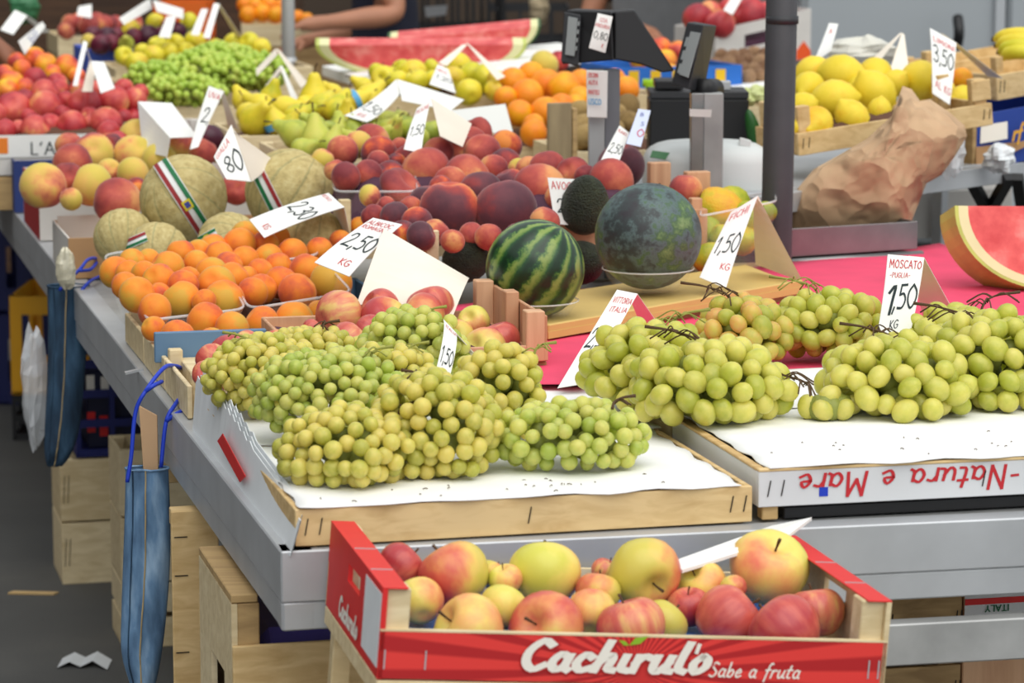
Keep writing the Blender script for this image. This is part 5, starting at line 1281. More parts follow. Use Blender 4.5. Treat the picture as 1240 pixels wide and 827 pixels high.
# ------------------------------------------------------------------ watermelon slice on the magenta paper
m, n, b = base_mat('watermelon_flesh')
tc = nd(n, 'ShaderNodeTexCoord'); no = nd(n, 'ShaderNodeTexNoise'); no.inputs['Scale'].default_value = 26; no.inputs['Detail'].default_value = 6; n.links.new(tc.outputs['Object'], no.inputs['Vector'])
n.links.new(ramp(n, [(.3, H(204, 56, 58)), (.52, H(224, 88, 84)), (.74, H(238, 146, 134))], no.outputs['Fac']), b.inputs['Base Color']); b.inputs['Roughness'].default_value = .35
FLESH = m
RINDW = plain('pale_rind', H(226, 224, 170), .5, var=.06, scale=10)
RINDG = plain('green_rind', H(52, 96, 44), .4, var=.35, scale=18)
RINDY = plain('yellowish_rind', H(190, 200, 96), .4, var=.2, scale=14)
def wedge(label, c, along, up, r, length, th, ang0, ang1, skin=RINDG, group='cut watermelon', fl=FLESH):
    """slab cut from a melon: half-ellipse cross-section profile in the (along, up) plane, thickness th along the third axis."""
    along = unit(along); up = unit(up); nn = np.cross(along, up)
    root = empty('watermelon_slice', c - up * r, label, 'watermelon', group)
    def ring(s, k, inset=0):
        out = []
        for i in range(k + 1):
            a = ang0 + (ang1 - ang0) * i / k
            out.append(c + along * math.cos(a) * length * s + up * math.sin(a) * r * s)
        return out
    K = 28
    def solid(name, s_out, s_in, t0, mat):
        o_ = ring(s_out, K); V_ = []; F_ = []
        if s_in is None:
            for e in (-t0, t0): V_ += [p_ + nn * e for p_ in o_]
            n_ = K + 1; F_ = [tuple(range(n_)), tuple(range(2 * n_ - 1, n_ - 1, -1))] + [(i, (i + 1) % n_, n_ + (i + 1) % n_, n_ + i) for i in range(n_)]
        else:
            i_ = ring(s_in, K)
            for e in (-t0, t0): V_ += [p_ + nn * e for p_ in o_] + [p_ + nn * e for p_ in i_]
            n_ = K + 1
            for i in range(K):
                F_ += [(i, i + 1, n_ + i + 1, n_ + i), (2 * n_ + i, 3 * n_ + i, 3 * n_ + i + 1, 2 * n_ + i + 1), (i, 2 * n_ + i, 2 * n_ + i + 1, i + 1), (n_ + i, n_ + i + 1, 3 * n_ + i + 1, 3 * n_ + i)]
            F_ += [(0, n_, 3 * n_, 2 * n_), (K, 2 * n_ + K, 3 * n_ + K, n_ + K)]
        return mesh(name, V_, F_, mat, root)
    solid('flesh', .87, None, th, fl); solid('white_rind', .965, .87, th * .995, RINDW); solid('skin', 1.0, .965, th * .99, skin)
    return root
c = PT(1268, 258, 5.62)
wedge('cut watermelon slice standing on the magenta paper at the right edge', c, (1, .15, 0), (0, .3, .95), .157, .195, .05, math.pi - .05, 2 * math.pi + .0, RINDY)

# ------------------------------------------------------------------ back rows of the stall
def under(label, px, z0, h, wood_=PINE_PALE, w=.5, d=.36, posts=None, ex=None, liner=PULP, rise=.04, lz=None):
    """crate whose front left top corner is at a picture point, standing on whatever lies below."""
    p_ = PT(*px); ex = RR if ex is None else ex; ey = V(-ex[1], ex[0], 0)
    p_ = p_ - ZU * h
    c_, _ = crate('fruit_crate', p_, ex * w, ey * d, h, label, wood_=wood_, post_h=posts or h, staples=False)
    lz_ = h * .55 if lz is None else lz
    mound('liner', [p_ + ex * .01 + ey * .01 + ZU * lz_, p_ + ex * (w - .01) + ey * .01 + ZU * lz_, p_ + ex * (w - .01) + ey * (d - .01) + ZU * lz_, p_ + ex * .01 + ey * (d - .01) + ZU * lz_], 0, rise, liner, c_)
    # plinth crate below, down to the table
    zb = p_[2]
    if zb > .9:
        k = empty('support_crate', V(*(p_ + ex * w / 2 + ey * d / 2)[:2], .862), 'plain crate under the ' + label.split(' ', 1)[1] if False else 'plain support under the ' + label, 'crate')
        for j in range(2): box_part('slat', V(p_[0], p_[1], .862) + ey * j * (d - .01) + ZU * 0, ex * w, ey * .01, ZU * (zb - .866), PINE_OLD, k)
        for j in range(2): box_part('slat', V(p_[0], p_[1], .862) + ex * j * (w - .01) + ey * .01, ex * .01, ey * (d - .02), ZU * (zb - .866), PINE_OLD, k)
    return c_

# red nectarines in the white lettered box
p0 = PT(-8, 186, 7.45); p1 = PT(128, 176, 7.62)
nb = under('box of red nectarines lettered on a white front', (-30, 165, 7.42), 0, .1, WCARD, .62, .42, ex=unit(V(math.cos(.24), math.sin(.24), 0)), rise=.05)
exn = unit(V(math.cos(.24), math.sin(.24), 0)); eyn = V(-exn[1], exn[0], 0)
pn = PT(-30, 165, 7.42) - ZU * .1
box_part('printed_face', pn - eyn * .003 + ZU * .045, exn * .62, eyn * .002, ZU * .056, CARD, nb, 0)
write("L'ABABA", front_surf(pn - eyn * .004 + exn * .135, exn, ZU, -eyn), 0, .052, .03, 1.45, INK, nb, wr=.09)
v, f = hexa(pn - eyn * .004 + ZU * .055 + exn * .05, exn * .03, eyn * .001, ZU * .04); mesh('orange_print', v, f, plain('orange_print', H(236, 130, 40), .6), nb)
tfn = lambda u, v: 7.62 + (152 - v) * .0085
NE = [(16, 132, 20), (56, 131, 20), (55, 114, 17), (102, 127, 19), (137, 122, 18), (163, 121, 14), (5, 158, 14), (22, 157, 11), (43, 157, 17), (61, 151, 13), (87, 152, 17), (129, 149, 18), (110, 150, 10), (148, 143, 11), (161, 143, 11), (79, 122, 11), (31, 119, 11), (-6, 140, 14), (70, 108, 12), (95, 107, 11), (118, 109, 11), (150, 107, 11), (170, 112, 10), (108, 140, 10), (35, 142, 10), (76, 138, 10)]
LB = {0: 'large pale red nectarine at the left end of the lettered box', 3: 'round red nectarine in the middle under the folded card', 4: 'big glossy red nectarine right of the folded card', 2: 'red nectarine with a yellow patch on top'}
heap(NE, tfn, 'nect', 'nectarine', 'red nectarine heaped in the white lettered box', 'nectarine', 'nectarines in the lettered box', labels=row_labels(NE, 'red nectarine', 'in the lettered box', LB), slack=.86)
ON = [(14, 100, 14), (43, 97, 14, 'nect'), (69, 101, 12, 'nect'), (81, 81, 14), (55, 78, 13), (42, 70, 12), (64, 90, 11), (5, 90, 11), (27, 84, 11), (8, 108, 12), (30, 106, 11), (93, 92, 10), (20, 74, 10)]
under('crate of orange nectarines behind the lettered box', (-30, 108, 8.1), 0, .08, PINE_PALE, .5, .4, rise=.04)
heap(ON, lambda u, v: 8.2 + (95 - v) * .01, 'nect_o', 'nectarine', {'nect_o': 'orange nectarine behind the red ones by the left edge', 'nect': 'greyish red nectarine between the red and the orange heap'}, 'nectarine', 'orange nectarines at the back', slack=.86, labels=row_labels(ON, {None: 'orange nectarine', 'nect': 'greyish nectarine'}, 'behind the lettered box', None))
# far small piles
under('crate of far red peaches at the very back', (70, 44, 10.2), 0, .07, PINE_PALE, .5, .4, rise=.04)
FP = [(87, 29, 12), (107, 31, 12), (126, 29, 11), (140, 29, 10), (161, 28, 11), (97, 24, 9, 'nect_o'), (117, 24, 9), (150, 34, 9), (80, 38, 10)]
heap(FP, lambda u, v: 10.3 + (30 - v) * .01, 'peach_r', 'peach', {'peach_r': 'red peach in the far back row behind the plums', 'nect_o': 'orange nectarine in the far back row'}, 'peach', 'far peaches', slack=.86, labels=row_labels(FP, {None: 'red peach', 'nect_o': 'orange nectarine'}, 'behind the far plums', None))
BX = plain('blue_inner_tray', H(70, 96, 190), .6)
under('blue lined crate of dark plums', (105, 62, 9.3), 0, .08, BX, .5, .4, rise=.04, liner=BX)
PL = [(129, 45, 11), (122, 54, 11), (161, 46, 10), (179, 43, 11), (215, 38, 10), (136, 52, 9), (108, 50, 9, 'peach_y'), (158, 37, 12, 'apple_g'), (189, 29, 12, 'apple_g'), (229, 27, 11, 'apple_g'), (153, 53, 9, 'pear_g'), (112, 42, 9), (142, 43, 8), (196, 42, 9), (205, 30, 9, 'peach_r')]
heap(PL, lambda u, v: 9.35 + (45 - v) * .01, 'plum', 'plum', {'plum': 'dark red plum in the blue lined crate at the back', 'peach_y': 'yellow peach beside the plums', 'apple_g': 'yellow apple lying among the far plums', 'pear_g': 'pale green pear beside the far plums', 'peach_r': 'red peach among the far plums'}, 'plum', 'plums at the back', slack=.86, labels=row_labels(PL, {None: 'dark plum', 'peach_y': 'yellow peach', 'apple_g': 'yellow apple', 'pear_g': 'pale pear', 'peach_r': 'red peach'}, 'of the far plum crate', None))
BXP = under('low crate of yellow pears behind the far grapes', (140, 84, 8.9), 0, .08, PINE_PALE, .6, .4, rise=.04, liner=PULP)
YB = [(150, 68, 11), (166, 77, 13), (186, 68, 12), (191, 55, 11), (213, 53, 11), (236, 50, 12), (261, 60, 12), (283, 52, 11), (302, 52, 12), (247, 63, 10), (205, 64, 11), (226, 62, 10), (316, 58, 11), (292, 63, 9), (172, 62, 9)]
heap(YB, lambda u, v: 9.0 + (60 - v) * .012, 'apple_g', 'yellow_apple', 'yellow apple in the row behind the far green grapes', 'apple', 'yellow apples behind the far grapes', slack=.86, labels=row_labels(YB, 'yellow apple', 'behind the far grapes', None))
# far green grapes
under('wide crate of far green grapes', (170, 130, 8.05), 0, .07, PINE_PALE, .62, .5, rise=.0, lz=.02)
BMF = with_mat(BM['g'], M_GRAPE_G, 'far_berry')
def far_bunch(label, u, v, t, hw, hh, hd, br=.0118, nmax=110):
    c = PT(u, v, t); ax_ = np.array([hw * t / F, hd, hh * t / F])
    root = empty('grape_bunch', c - ZU * ax_[2], label, 'grapes', 'far green grapes')
    pts = []
    for i in range(1500):
        d = unit(nrs.normal(size=3)); p_ = c + d * ax_ * nrs.uniform(.85, 1.05)
        if max(d @ unit(CAM - c), d[2]) < -.1: continue
        if all(np.sum((p_ - q_) ** 2) > (1.55 * br) ** 2 for q_ in pts): pts.append(p_)
        if len(pts) >= nmax: break
    mb = MB(); vv, ff = lathe(sph_prof(7, 0, .2, 0, .2, 1.05), 9)
    for p_ in pts:
        s = br * nrs.uniform(.9, 1.1); mb.add([np.array(w) * s + p_ for w in vv], ff)
    props(mb.build('berries', M_GRAPE_F, root, smooth=True), kind='stuff')
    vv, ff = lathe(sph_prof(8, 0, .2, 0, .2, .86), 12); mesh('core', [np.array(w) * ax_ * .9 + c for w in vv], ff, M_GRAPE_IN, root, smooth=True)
for (u, v, hw, hh, lb) in ((190, 95, 36, 20, 'far green grape bunch behind the folded nectarine card'), (240, 85, 42, 22, 'far green grape bunch in the middle of the back crate'), (225, 110, 45, 18, 'far green grape bunch at the front of the back crate'), (285, 88, 40, 20, 'far green grape bunch beside the grey post'), (318, 86, 30, 20, 'far green grape bunch under the two tented cards'), (268, 68, 40, 14, 'far green grape bunch at the rear of the back crate')):
    far_bunch(lb, u, v, 8.3 + (95 - v) * .012, hw, hh, .08)
# yellow pears and green pears
under('crate of yellow pears with blue bands', (288, 165, 7.15), 0, .09, PINE_PALE, .42, .4, rise=.05)
BAND = plain('blue_green_band', H(90, 170, 220), .5)
YPR = [(310, 146, 19), (294, 122, 12), (328, 118, 13), (345, 132, 15), (360, 142, 15), (381, 122, 18), (390, 130, 16), (402, 115, 13), (408, 133, 16), (446, 119, 15), (430, 122, 12), (316, 128, 14), (335, 150, 14), (370, 128, 12), (300, 138, 13), (352, 152, 12), (420, 140, 12), (440, 104, 10)]
rots = {5: (.1, .0, 0), 0: (.9, .3, .4), 9: (.4, .7, 1), 2: (.2, .3, 0)}
prs, pp_, rr_ = heap(YPR, lambda u, v: 7.3 + (140 - v) * .009, 'pear_y', 'pear', 'yellow pear in the crate between the grey post and the long card', 'pear', 'yellow pears', slack=.8, stem=True, rots=rots, labels=row_labels(YPR, 'yellow pear', 'before the grey post', {5: 'tall yellow pear standing upright mid crate', 9: 'yellow pear lying beside the long white card', 0: 'round yellow pear at the crate edge by the banded one', 12: 'yellow pear with a blue and green paper band'}))
for i in (12, 2, 10):
    me_ = proto('band', (lambda vf: ([tuple(np.array(p_)) for p_ in vf[0]], vf[1]))(tube([(0, 0, -.3), (0, 0, .25)], 1.03, 16, False)), BAND)
    o = bpy.data.objects.new('paper_band', me_); COL.objects.link(o); o.parent = prs[i]
under('clear lined crate of green pears', (345, 188, 6.75), 0, .08, PINE_PALE, .42, .36, rise=.05)
GPR = [(359, 163, 17), (384, 172, 19), (381, 153, 13), (398, 160, 13), (413, 157, 13), (431, 160, 13), (451, 154, 11), (473, 159, 14), (470, 146, 11), (487, 146, 11), (497, 156, 13), (521, 159, 11), (365, 180, 12), (402, 176, 14), (425, 172, 13), (448, 168, 12), (410, 148, 9), (462, 166, 11), (508, 166, 11)]
heap(GPR, lambda u, v: 6.85 + (165 - v) * .009, 'pear_g', 'pear', 'small green pear behind the red peaches', 'pear', 'green pears', slack=.8, stem=True, labels=row_labels(GPR, 'green pear', 'behind the red peaches', {1: 'long green pear lying next to the pale yellow peach', 0: 'green pear with a pink blush at the crate end'}))
# golden apples
under('crate of golden apples under the tented card', (440, 118, 7.75), 0, .07, PINE_PALE, .48, .36, rise=.05)
GA = [(465, 96, 15), (459, 88, 12), (486, 86, 13), (500, 89, 16), (504, 98, 14), (523, 82, 10), (554, 80, 16), (548, 96, 14), (570, 92, 16), (588, 96, 17), (601, 98, 12), (568, 112, 15), (480, 98, 13), (526, 98, 13), (598, 110, 12)]
heap(GA, lambda u, v: 7.85 + (98 - v) * .009, 'apple_g', 'yellow_apple', 'golden apple in the crate in front of the cut watermelons', 'apple', 'golden apples', slack=.86, stem=True, labels=row_labels(GA, 'golden apple', 'under the cut watermelons', {9: 'largest golden apple at the crate end next to the oranges', 8: 'golden apple inside the tented card', 0: 'golden apple with dark stalk at the crate end under the watermelon'}))
# oranges
under('crate of oranges with a tall grey corner board', (612, 178, 7.3), 0, .1, PINE_PALE, .44, .4, rise=.07)
OR = [(621, 99, 16), (643, 91, 15), (638, 116, 19), (661, 103, 18), (683, 107, 19), (704, 100, 15), (629, 137, 15), (661, 136, 18), (703, 119, 14), (697, 128, 13), (646, 161, 15), (646, 150, 12), (758, 108, 15), (612, 118, 13), (745, 96, 12), (680, 128, 14)]
heap(OR, lambda u, v: 7.6 + (125 - v) * .008, 'orange', 'orange', 'orange in the crate behind the scale post', 'orange', 'oranges', slack=.86, labels=row_labels(OR, 'orange', 'behind the scale post', {4: 'large orange on top with its navel showing', 10: 'lowest orange behind the tall corner board', 12: 'orange seen beyond the scale post', 7: 'yellowish orange leaning on the tall corner board'}))
MG = [(659, 78, 16, 'peach_y'), (677, 74, 12, 'nect')]
heap(MG, lambda u, v: 7.95, 'peach_y', 'mango', None, 'mango', None, labels={0: 'yellow red mango behind the oranges', 1: 'dark red mango half behind the scale display'})
# tall corner board beside the oranges and kiwis
cb = PT(664, 198, 6.75)
o = box_part('corner_board', cb - ZU * .15, RR * .055, DD * .014, ZU * (.15 + 73 * 6.75 / F), wood('grey_wood', H(140, 122, 92), H(176, 156, 118), stretch=(40, 40, 4)), None); props(o, 'tall grey wooden board between the oranges and the kiwis', 'board')
o = box_part('corner_board', cb - ZU * .15 + RR * .057, RR * .012, DD * .05, ZU * (.15 + 66 * 6.75 / F), PINE_OLD, None); props(o, 'narrow brown wooden strip beside the tall grey board', 'board')
under('crate of kiwis behind the scale post', (690, 184, 6.95), 0, .09, PINE_PALE, .3, .34, rise=.06)
KW = [(700, 137, 13), (706, 153, 13), (695, 161, 11), (709, 166, 14), (759, 130, 14), (761, 147, 12), (724, 150, 13), (742, 140, 13), (740, 160, 13)]
heap(KW, lambda u, v: 7.1 + (150 - v) * .007, 'kiwi', 'kiwi', 'brown kiwi behind the scale post', 'kiwi', 'kiwis', slack=.86, labels=row_labels(KW, 'brown kiwi', 'behind the scale post', {0: 'topmost brown kiwi left of the scale post', 4: 'brown kiwi at the top right of the scale post'}))
# cut watermelons at the back on a white board
RIND2 = RINDG
wedge('long cut watermelon piece lying in front at the back of the stall', PT(510, 50, 8.75), (1, .05, 0), (0, -.3, .95), .105, .31, .03, math.pi - .0, 2 * math.pi, RINDY)
wedge('green skinned watermelon piece lying behind the long one', PT(562, 34, 9.1), (1, -.02, .1), (0, -.3, .95), .12, .235, .035, math.pi + .02, 2 * math.pi - .05, RINDG)
bb = PT(430, 105, 8.6)
o = box_part('white_foam_board', V(bb[0], bb[1], bb[2]), unit(V(.96, .25, .08)) * .75, unit(V(-.25, .96, 0)) * .5, ZU * .03, CARD, None); props(o, 'white foam board under the cut watermelons', 'board')
o = box_part('white_tray', PT(604, 97, 8.5), unit(V(.93, .3, .16)) * .30, unit(V(-.3, .93, 0)) * .3, ZU * .012, CARD, None); props(o, 'white tray slanting between the watermelons and the oranges', 'tray')
sk = empty('support_crate', V(bb[0] + .35, bb[1] + .3, .862), 'plain support under the white foam board', 'crate')
for j in range(2): box_part('slat', V(bb[0] + .02, bb[1] + .02 + .4 * j, .862), V(.68, .17, 0), V(0, .01, 0), ZU * (bb[2] - .866), PINE_OLD, sk)

# ------------------------------------------------------------------ scales, pole, bag
pl = PT(940, 310, 5.9); pt_ = PT(946, 0, 5.9)
pole = empty('awning_pole', V(pl[0], pl[1], 0), 'dark grey metal pole rising beside the scale', 'pole')
mesh('pole_tube', *tube([V(pl[0], pl[1], 0), V(pl[0], pl[1], 1.0), V(pl[0] + .012, pl[1], 2.4)], .031, 20), GREYPOLE, pole, smooth=True)
mesh('collar', *tube([V(pl[0] + .005, pl[1], 1.405), V(pl[0] + .005, pl[1], 1.42)], .0325, 20), DARKP, pole, smooth=True)
mesh('foot_plate', *hexa(V(pl[0] - .06, pl[1] - .06, 0), V(.12, 0, 0), V(0, .12, 0), V(0, 0, .008)), GREYPOLE, pole)
gp = PT(349, 40, 9.3)
gpo = empty('grey_post', V(gp[0], gp[1], 0), 'light grey post behind the far grapes', 'post')
mesh('post_tube', *tube([V(gp[0], gp[1], 0), V(gp[0], gp[1], 2.4)], .021, 14), plain('light_grey_paint', H(170, 172, 170), .5, .2), gpo, smooth=True)
mesh('collar', *tube([V(gp[0], gp[1], 1.1), V(gp[0], gp[1], 1.13)], .026, 14), METAL, gpo, smooth=True)
# scale with tall display
POSTM = plain('light_grey_post', H(150, 154, 158), .45, .3)
s1 = PT(731, 205, 6.15)
sc1 = empty('market_scale', V(s1[0], s1[1], .862), 'scale display on a grey post with a red lettered tag', 'scale')
pw = .031
box_part('post_front', V(s1[0] - pw, s1[1], .862), V(pw * 1.05, 0, 0), V(0, .06, 0), ZU * (PT(731, 84, 6.15)[2] - .862), plain('pale_grey_post', H(168, 172, 172), .45), sc1)
box_part('post_side', V(s1[0] + .002, s1[1] + .004, .862), V(pw, 0, 0), V(0, .05, 0), ZU * (PT(731, 84, 6.15)[2] - .862), plain('mid_grey_post', H(112, 116, 122), .45), sc1)
def panel(name, pts, th, mat, parent, bevel=.002):
    c_ = [PT(*q_) for q_ in pts]; nn = unit(np.cross(c_[1] - c_[0], c_[-1] - c_[0]))
    if nn @ (CAM - c_[0]) < 0: nn = -nn
    k = len(c_); v = c_ + [p_ - nn * th for p_ in c_]
    return mesh(name, v, [tuple(range(k)), tuple(range(2 * k - 1, k - 1, -1))] + [(i, (i + 1) % k, k + (i + 1) % k, k + i) for i in range(k)], mat, parent, bevel=bevel)
hd = MB()
fr_ = [PT(*q_) for q_ in ((686, 12, 6.15), (740, 14, 6.1), (743, 73, 6.1), (680, 78, 6.15))]
bk_ = [p_ + V(.02, .07, .0) for p_ in fr_]
v = fr_ + bk_
mesh('display_head', v, [(0, 1, 2, 3), (7, 6, 5, 4), (0, 4, 5, 1), (1, 5, 6, 2), (2, 6, 7, 3), (3, 7, 4, 0)], BLACKP, sc1, bevel=.003)
v = [PT(*q_) for q_ in ((744, 14, 6.1), (768, 12, 6.1), (817, 86, 6.1), (802, 88, 6.1), (776, 78, 6.1), (744, 72, 6.1))]
v2 = [p_ + V(.0, .07, 0) for p_ in v]
mesh('side_fin', v + v2, [tuple(range(6)), tuple(range(11, 5, -1))] + [(i, (i + 1) % 6, 6 + (i + 1) % 6, 6 + i) for i in range(6)], BLACKP, sc1, bevel=.003)
bz = panel('bezel', [(683, 14, 6.13), (703, 18, 6.12), (700, 80, 6.12), (679, 75, 6.13)], .006, DARKP, sc1)
panel('screen', [(688, 20, 6.12), (699, 22, 6.11), (695, 68, 6.11), (684, 66, 6.12)], .003, LCD, bz, .0005)
for k in range(4): panel('key', [(700 - k * 1.0, 26 + k * 10, 6.115), (702 - k * 1.0, 26 + k * 10, 6.115), (701.5 - k, 31 + k * 10, 6.115), (699.5 - k, 31 + k * 10, 6.115)], .002, LCD, bz, 0)
tg = tag('white tag with red writing taped to the black scale display', [(724, 16, 6.06), (742, 20, 6.06), (733, 64, 6.06), (713, 58, 6.05)], None, [('USA', .25, .78, .11, INK_R), ('ANGURIA', .02, .62, .10, INK_R, 0, .8), ('0,80', .1, .3, .2, INK), ('K', .7, .1, .1, INK_R)], bow=.004)
st_ = panel('white_sticker', [(710, 85, 6.09), (736, 86, 6.09), (735, 143, 6.11), (711, 142, 6.11)], .003, CARD, sc1, .001)
SS, _n = leaf([PT(*q_) for q_ in ((710, 85, 6.085), (736, 86, 6.085), (735, 143, 6.105), (711, 142, 6.105))])
for tx, y_, h_, ink in (('ERCIBN', .86, .10, INK_R), ('AUTA', .70, .10, INK_R), ('NAPOLI', .50, .11, INK_R), ('USCO', .28, .14, plain('cyan_ink', H(60, 150, 200), .6))): write(tx, SS, .08, y_, h_ * 1.9, .75 if len(tx) > 4 else .95, ink, st_, wr=.16, aspect=.45, lift=.002)
# second scale: display, post, white body
s2 = PT(855, 225, 6.1)
sc2 = empty('market_scale', V(s2[0], s2[1], .862), 'white market scale with tilted grey display on a steel post', 'scale')
z2 = PT(850, 112, 6.1)[2]
box_part('post', V(s2[0] - .032, s2[1], .90), V(.026, 0, 0), V(0, .05, 0), ZU * (z2 - .90), STEEL_T, sc2)
box_part('post', V(s2[0] - .006, s2[1] + .002, .90), V(.04, .0, 0), V(0, .05, 0), ZU * (z2 - .90), METAL_D, sc2)
panel('post_sticker', [(835, 132, 6.04), (862, 133, 6.04), (861, 142, 6.045), (835, 141, 6.045)], .001, CARD, sc2, 0)
f4 = [PT(*q_) for q_ in ((832, 27, 6.1), (852, 30, 6.06), (834, 108, 6.06), (813, 102, 6.1))]
b4 = [PT(*q_) for q_ in ((840, 26, 6.2), (868, 31, 6.16), (852, 114, 6.16), (822, 104, 6.2))]
mesh('display_head', f4 + b4, [(0, 1, 2, 3), (7, 6, 5, 4), (0, 4, 5, 1), (1, 5, 6, 2), (2, 6, 7, 3), (3, 7, 4, 0)], DARKP, sc2, bevel=.002)
panel('screen', [(836, 38, 6.075), (848, 40, 6.05), (833, 94, 6.05), (822, 90, 6.075)], .002, LCD, sc2, .0005)
for k in range(3): panel('key', [(831 - k * 4, 45 + k * 16, 6.085), (834 - k * 4, 45 + k * 16, 6.08), (831 - k * 4, 56 + k * 16, 6.08), (828 - k * 4, 56 + k * 16, 6.085)], .001, LCD, sc2, 0)
mesh('knob', *tube([PT(848, 108, 6.1), PT(866, 108, 6.15)], .022, 14), BLACKP, sc2, smooth=True)
# rounded white body
c = PT(856, 213, 6.28)
vv, ff = lathe(sph_prof(14, 0, .2, 0, .2, 1.0), 28)
def sup(p_):
    p_ = np.array(p_); return np.sign(p_) * np.abs(p_) ** .55
mesh('scale_body', [c + np.array((.138, .11, .076)) * sup(p_) - ZU * .0 for p_ in vv], ff, SCALEW, sc2, smooth=True)
panel('green_screen', [(790, 182, 6.16), (811, 185, 6.16), (806, 193, 6.15), (787, 190, 6.15)], .002, GREEN_LCD, sc2, 0)
mesh('scale_foot', *hexa(V(c[0] - .14, c[1] - .1, .862), V(.28, 0, 0), V(0, .2, 0), ZU * max(.01, c[2] - .06 - .862)), DARKP, sc2)
panel('pale_plug', [(896, 166, 6.2), (910, 170, 6.2), (908, 180, 6.2), (894, 176, 6.2)], .02, SCALEW, sc2)
mesh('wire', *tube(catmull([PT(836, 110, 6.15), PT(860, 108, 6.12), PT(868, 100, 6.15), PT(874, 104, 6.15), PT(870, 96, 6.15)], 5), .0012, 5), plain('green_wire', H(60, 140, 120), .5), sc2)
mesh('plate', *tube([PT(880, 246, 6.2), PT(880, 240, 6.2)], .05, 24), BLACKP, sc2)
# black battery box behind
b0 = PT(786, 195, 6.75)
bt = empty('battery_box', b0 + V(.12, .06, 0), 'black battery box behind the white scale', 'battery')
box_part('case', b0, V(.225, 0, 0), V(0, .14, 0), ZU * (75 * 6.75 / F), BLACKP, bt, .004)
box_part('lid', b0 + ZU * (75 * 6.75 / F), V(.225, 0, 0), V(0, .14, 0), ZU * .018, DARKP, bt, .003)
box_part('grip', b0 + V(.012, -.002, 87 * 6.75 / F), V(.065, 0, 0), V(0, .1, 0), ZU * .02, BLACKP, bt, .003)
box_part('terminal', b0 + V(.16, .02, 85 * 6.75 / F), V(.025, 0, 0), V(0, .03, 0), ZU * .02, METAL, bt)
bsup = box_part('support_box', V(b0[0], b0[1], .862), V(.23, 0, 0), V(0, .15, 0), ZU * (b0[2] - .864), CARDB, None); props(bsup, 'cardboard box under the black battery box', 'box')
one_fruit('kiwi', 'cucumber', PT(914, 165, 6.7), 9 * 6.7 / F, (0, -.25, 0), 'dark green cucumber standing beside the battery box', 'cucumber', None)
cu = bpy.data.objects['cucumber']; cu.data = with_mat(SHAPES['kiwi'], plain('cucumber_green', H(30, 84, 30), .4, var=.2, scale=6), 'cucumber'); cu.scale = (9 * 6.7 / F, 9 * 6.7 / F, 26 * 6.7 / F)

# steel weighing pan with brown paper
e0 = PT(946, 312, 5.98); e1 = PT(1111, 298, 6.12)
dxp = e1 - e0; dxp[2] = 0; dyp = unit(V(-dxp[1], dxp[0], 0))
pan = empty('weighing_pan', e0 + dxp / 2 + dyp * .15, 'steel weighing pan holding crumpled brown paper', 'pan')
ph = 34 * 6.05 / F
box_part('pan_front', e0, dxp, dyp * .004, ZU * ph, STEEL_T, pan, .001); box_part('pan_back', e0 + dyp * .28, dxp, dyp * .004, ZU * ph, STEEL_T, pan, .001)
box_part('pan_side', e0 + dyp * .004, unit(dxp) * .004, dyp * .276, ZU * ph, STEEL_T, pan, .001); box_part('pan_side', e0 + dxp - unit(dxp) * .004 + dyp * .004, unit(dxp) * .004, dyp * .276, ZU * ph, STEEL_T, pan, .001)
box_part('pan_floor', e0 + unit(dxp) * .004 + dyp * .004, dxp - unit(dxp) * .008, dyp * .276, ZU * .003, STEEL_T, pan, 0)
mesh('pan_bar', *tube([e0 - ZU * .012 - dyp * .01 - unit(dxp) * .02, e1 - ZU * .012 - dyp * .01 + V(0, 0, e0[2] - e1[2]) + unit(dxp) * .004], .010, 10), STEEL_T, pan, smooth=True)
mesh('arm', *tube([e0 + dxp - ZU * .012, e0 + dxp - ZU * .05 + unit(dxp) * .13 - dyp * .05], .006, 8), STEEL_T, pan, smooth=True)
pb = e0 - ZU * .1
o = box_part('scale_base', pb + unit(dxp) * .02, dxp * 1.1, dyp * .25, ZU * .074, BLACKP, pan, .003)
# support of the pan
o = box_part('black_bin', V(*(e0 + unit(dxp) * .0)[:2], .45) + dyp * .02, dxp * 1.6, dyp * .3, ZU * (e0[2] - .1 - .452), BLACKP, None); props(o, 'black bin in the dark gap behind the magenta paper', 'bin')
# crumpled kraft paper bag: a faceted shell
out = [(960, 284), (953, 262), (966, 228), (985, 205), (1012, 190), (1050, 168), (1080, 140), (1093, 104), (1104, 108), (1114, 122), (1126, 120), (1150, 136), (1168, 152), (1171, 165), (1156, 190), (1140, 212), (1122, 222), (1110, 252), (1100, 278), (1030, 284)]
cu_, cv_ = 1070, 190
V_ = []; F_ = []; rings = 6
ktr = random.Random(4)
for j in range(rings + 1):
    s = j / rings
    for i, (u, v) in enumerate(out):
        uu, vv_ = cu_ + (u - cu_) * s, cv_ + (v - cv_) * s
        if j == 0: uu, vv_ = cu_, cv_
        bul = .10 * (1 - s ** 2) ** .5 + (ktr.uniform(-.009, .009) if 0 < j < rings else 0)
        V_.append(PT(uu, vv_, 6.22 - bul))
nn_ = len(out); base_k = len(V_)
for j in range(1, rings + 1):
    s = j / rings
    for (u, v) in out: V_.append(PT(cu_ + (u - cu_) * s, cv_ + (v - cv_) * s, 6.24 + .08 * (1 - s ** 2) ** .5 + (.0 if j == rings else ktr.uniform(-.01, .01))))
for j in range(rings):
    for i in range(nn_): F_.append((j * nn_ + i, j * nn_ + (i + 1) % nn_, (j + 1) * nn_ + (i + 1) % nn_, (j + 1) * nn_ + i))
for j in range(rings - 1):
    for i in range(nn_): F_.append((base_k + j * nn_ + i, base_k + (j + 1) * nn_ + i, base_k + (j + 1) * nn_ + (i + 1) % nn_, base_k + j * nn_ + (i + 1) % nn_))
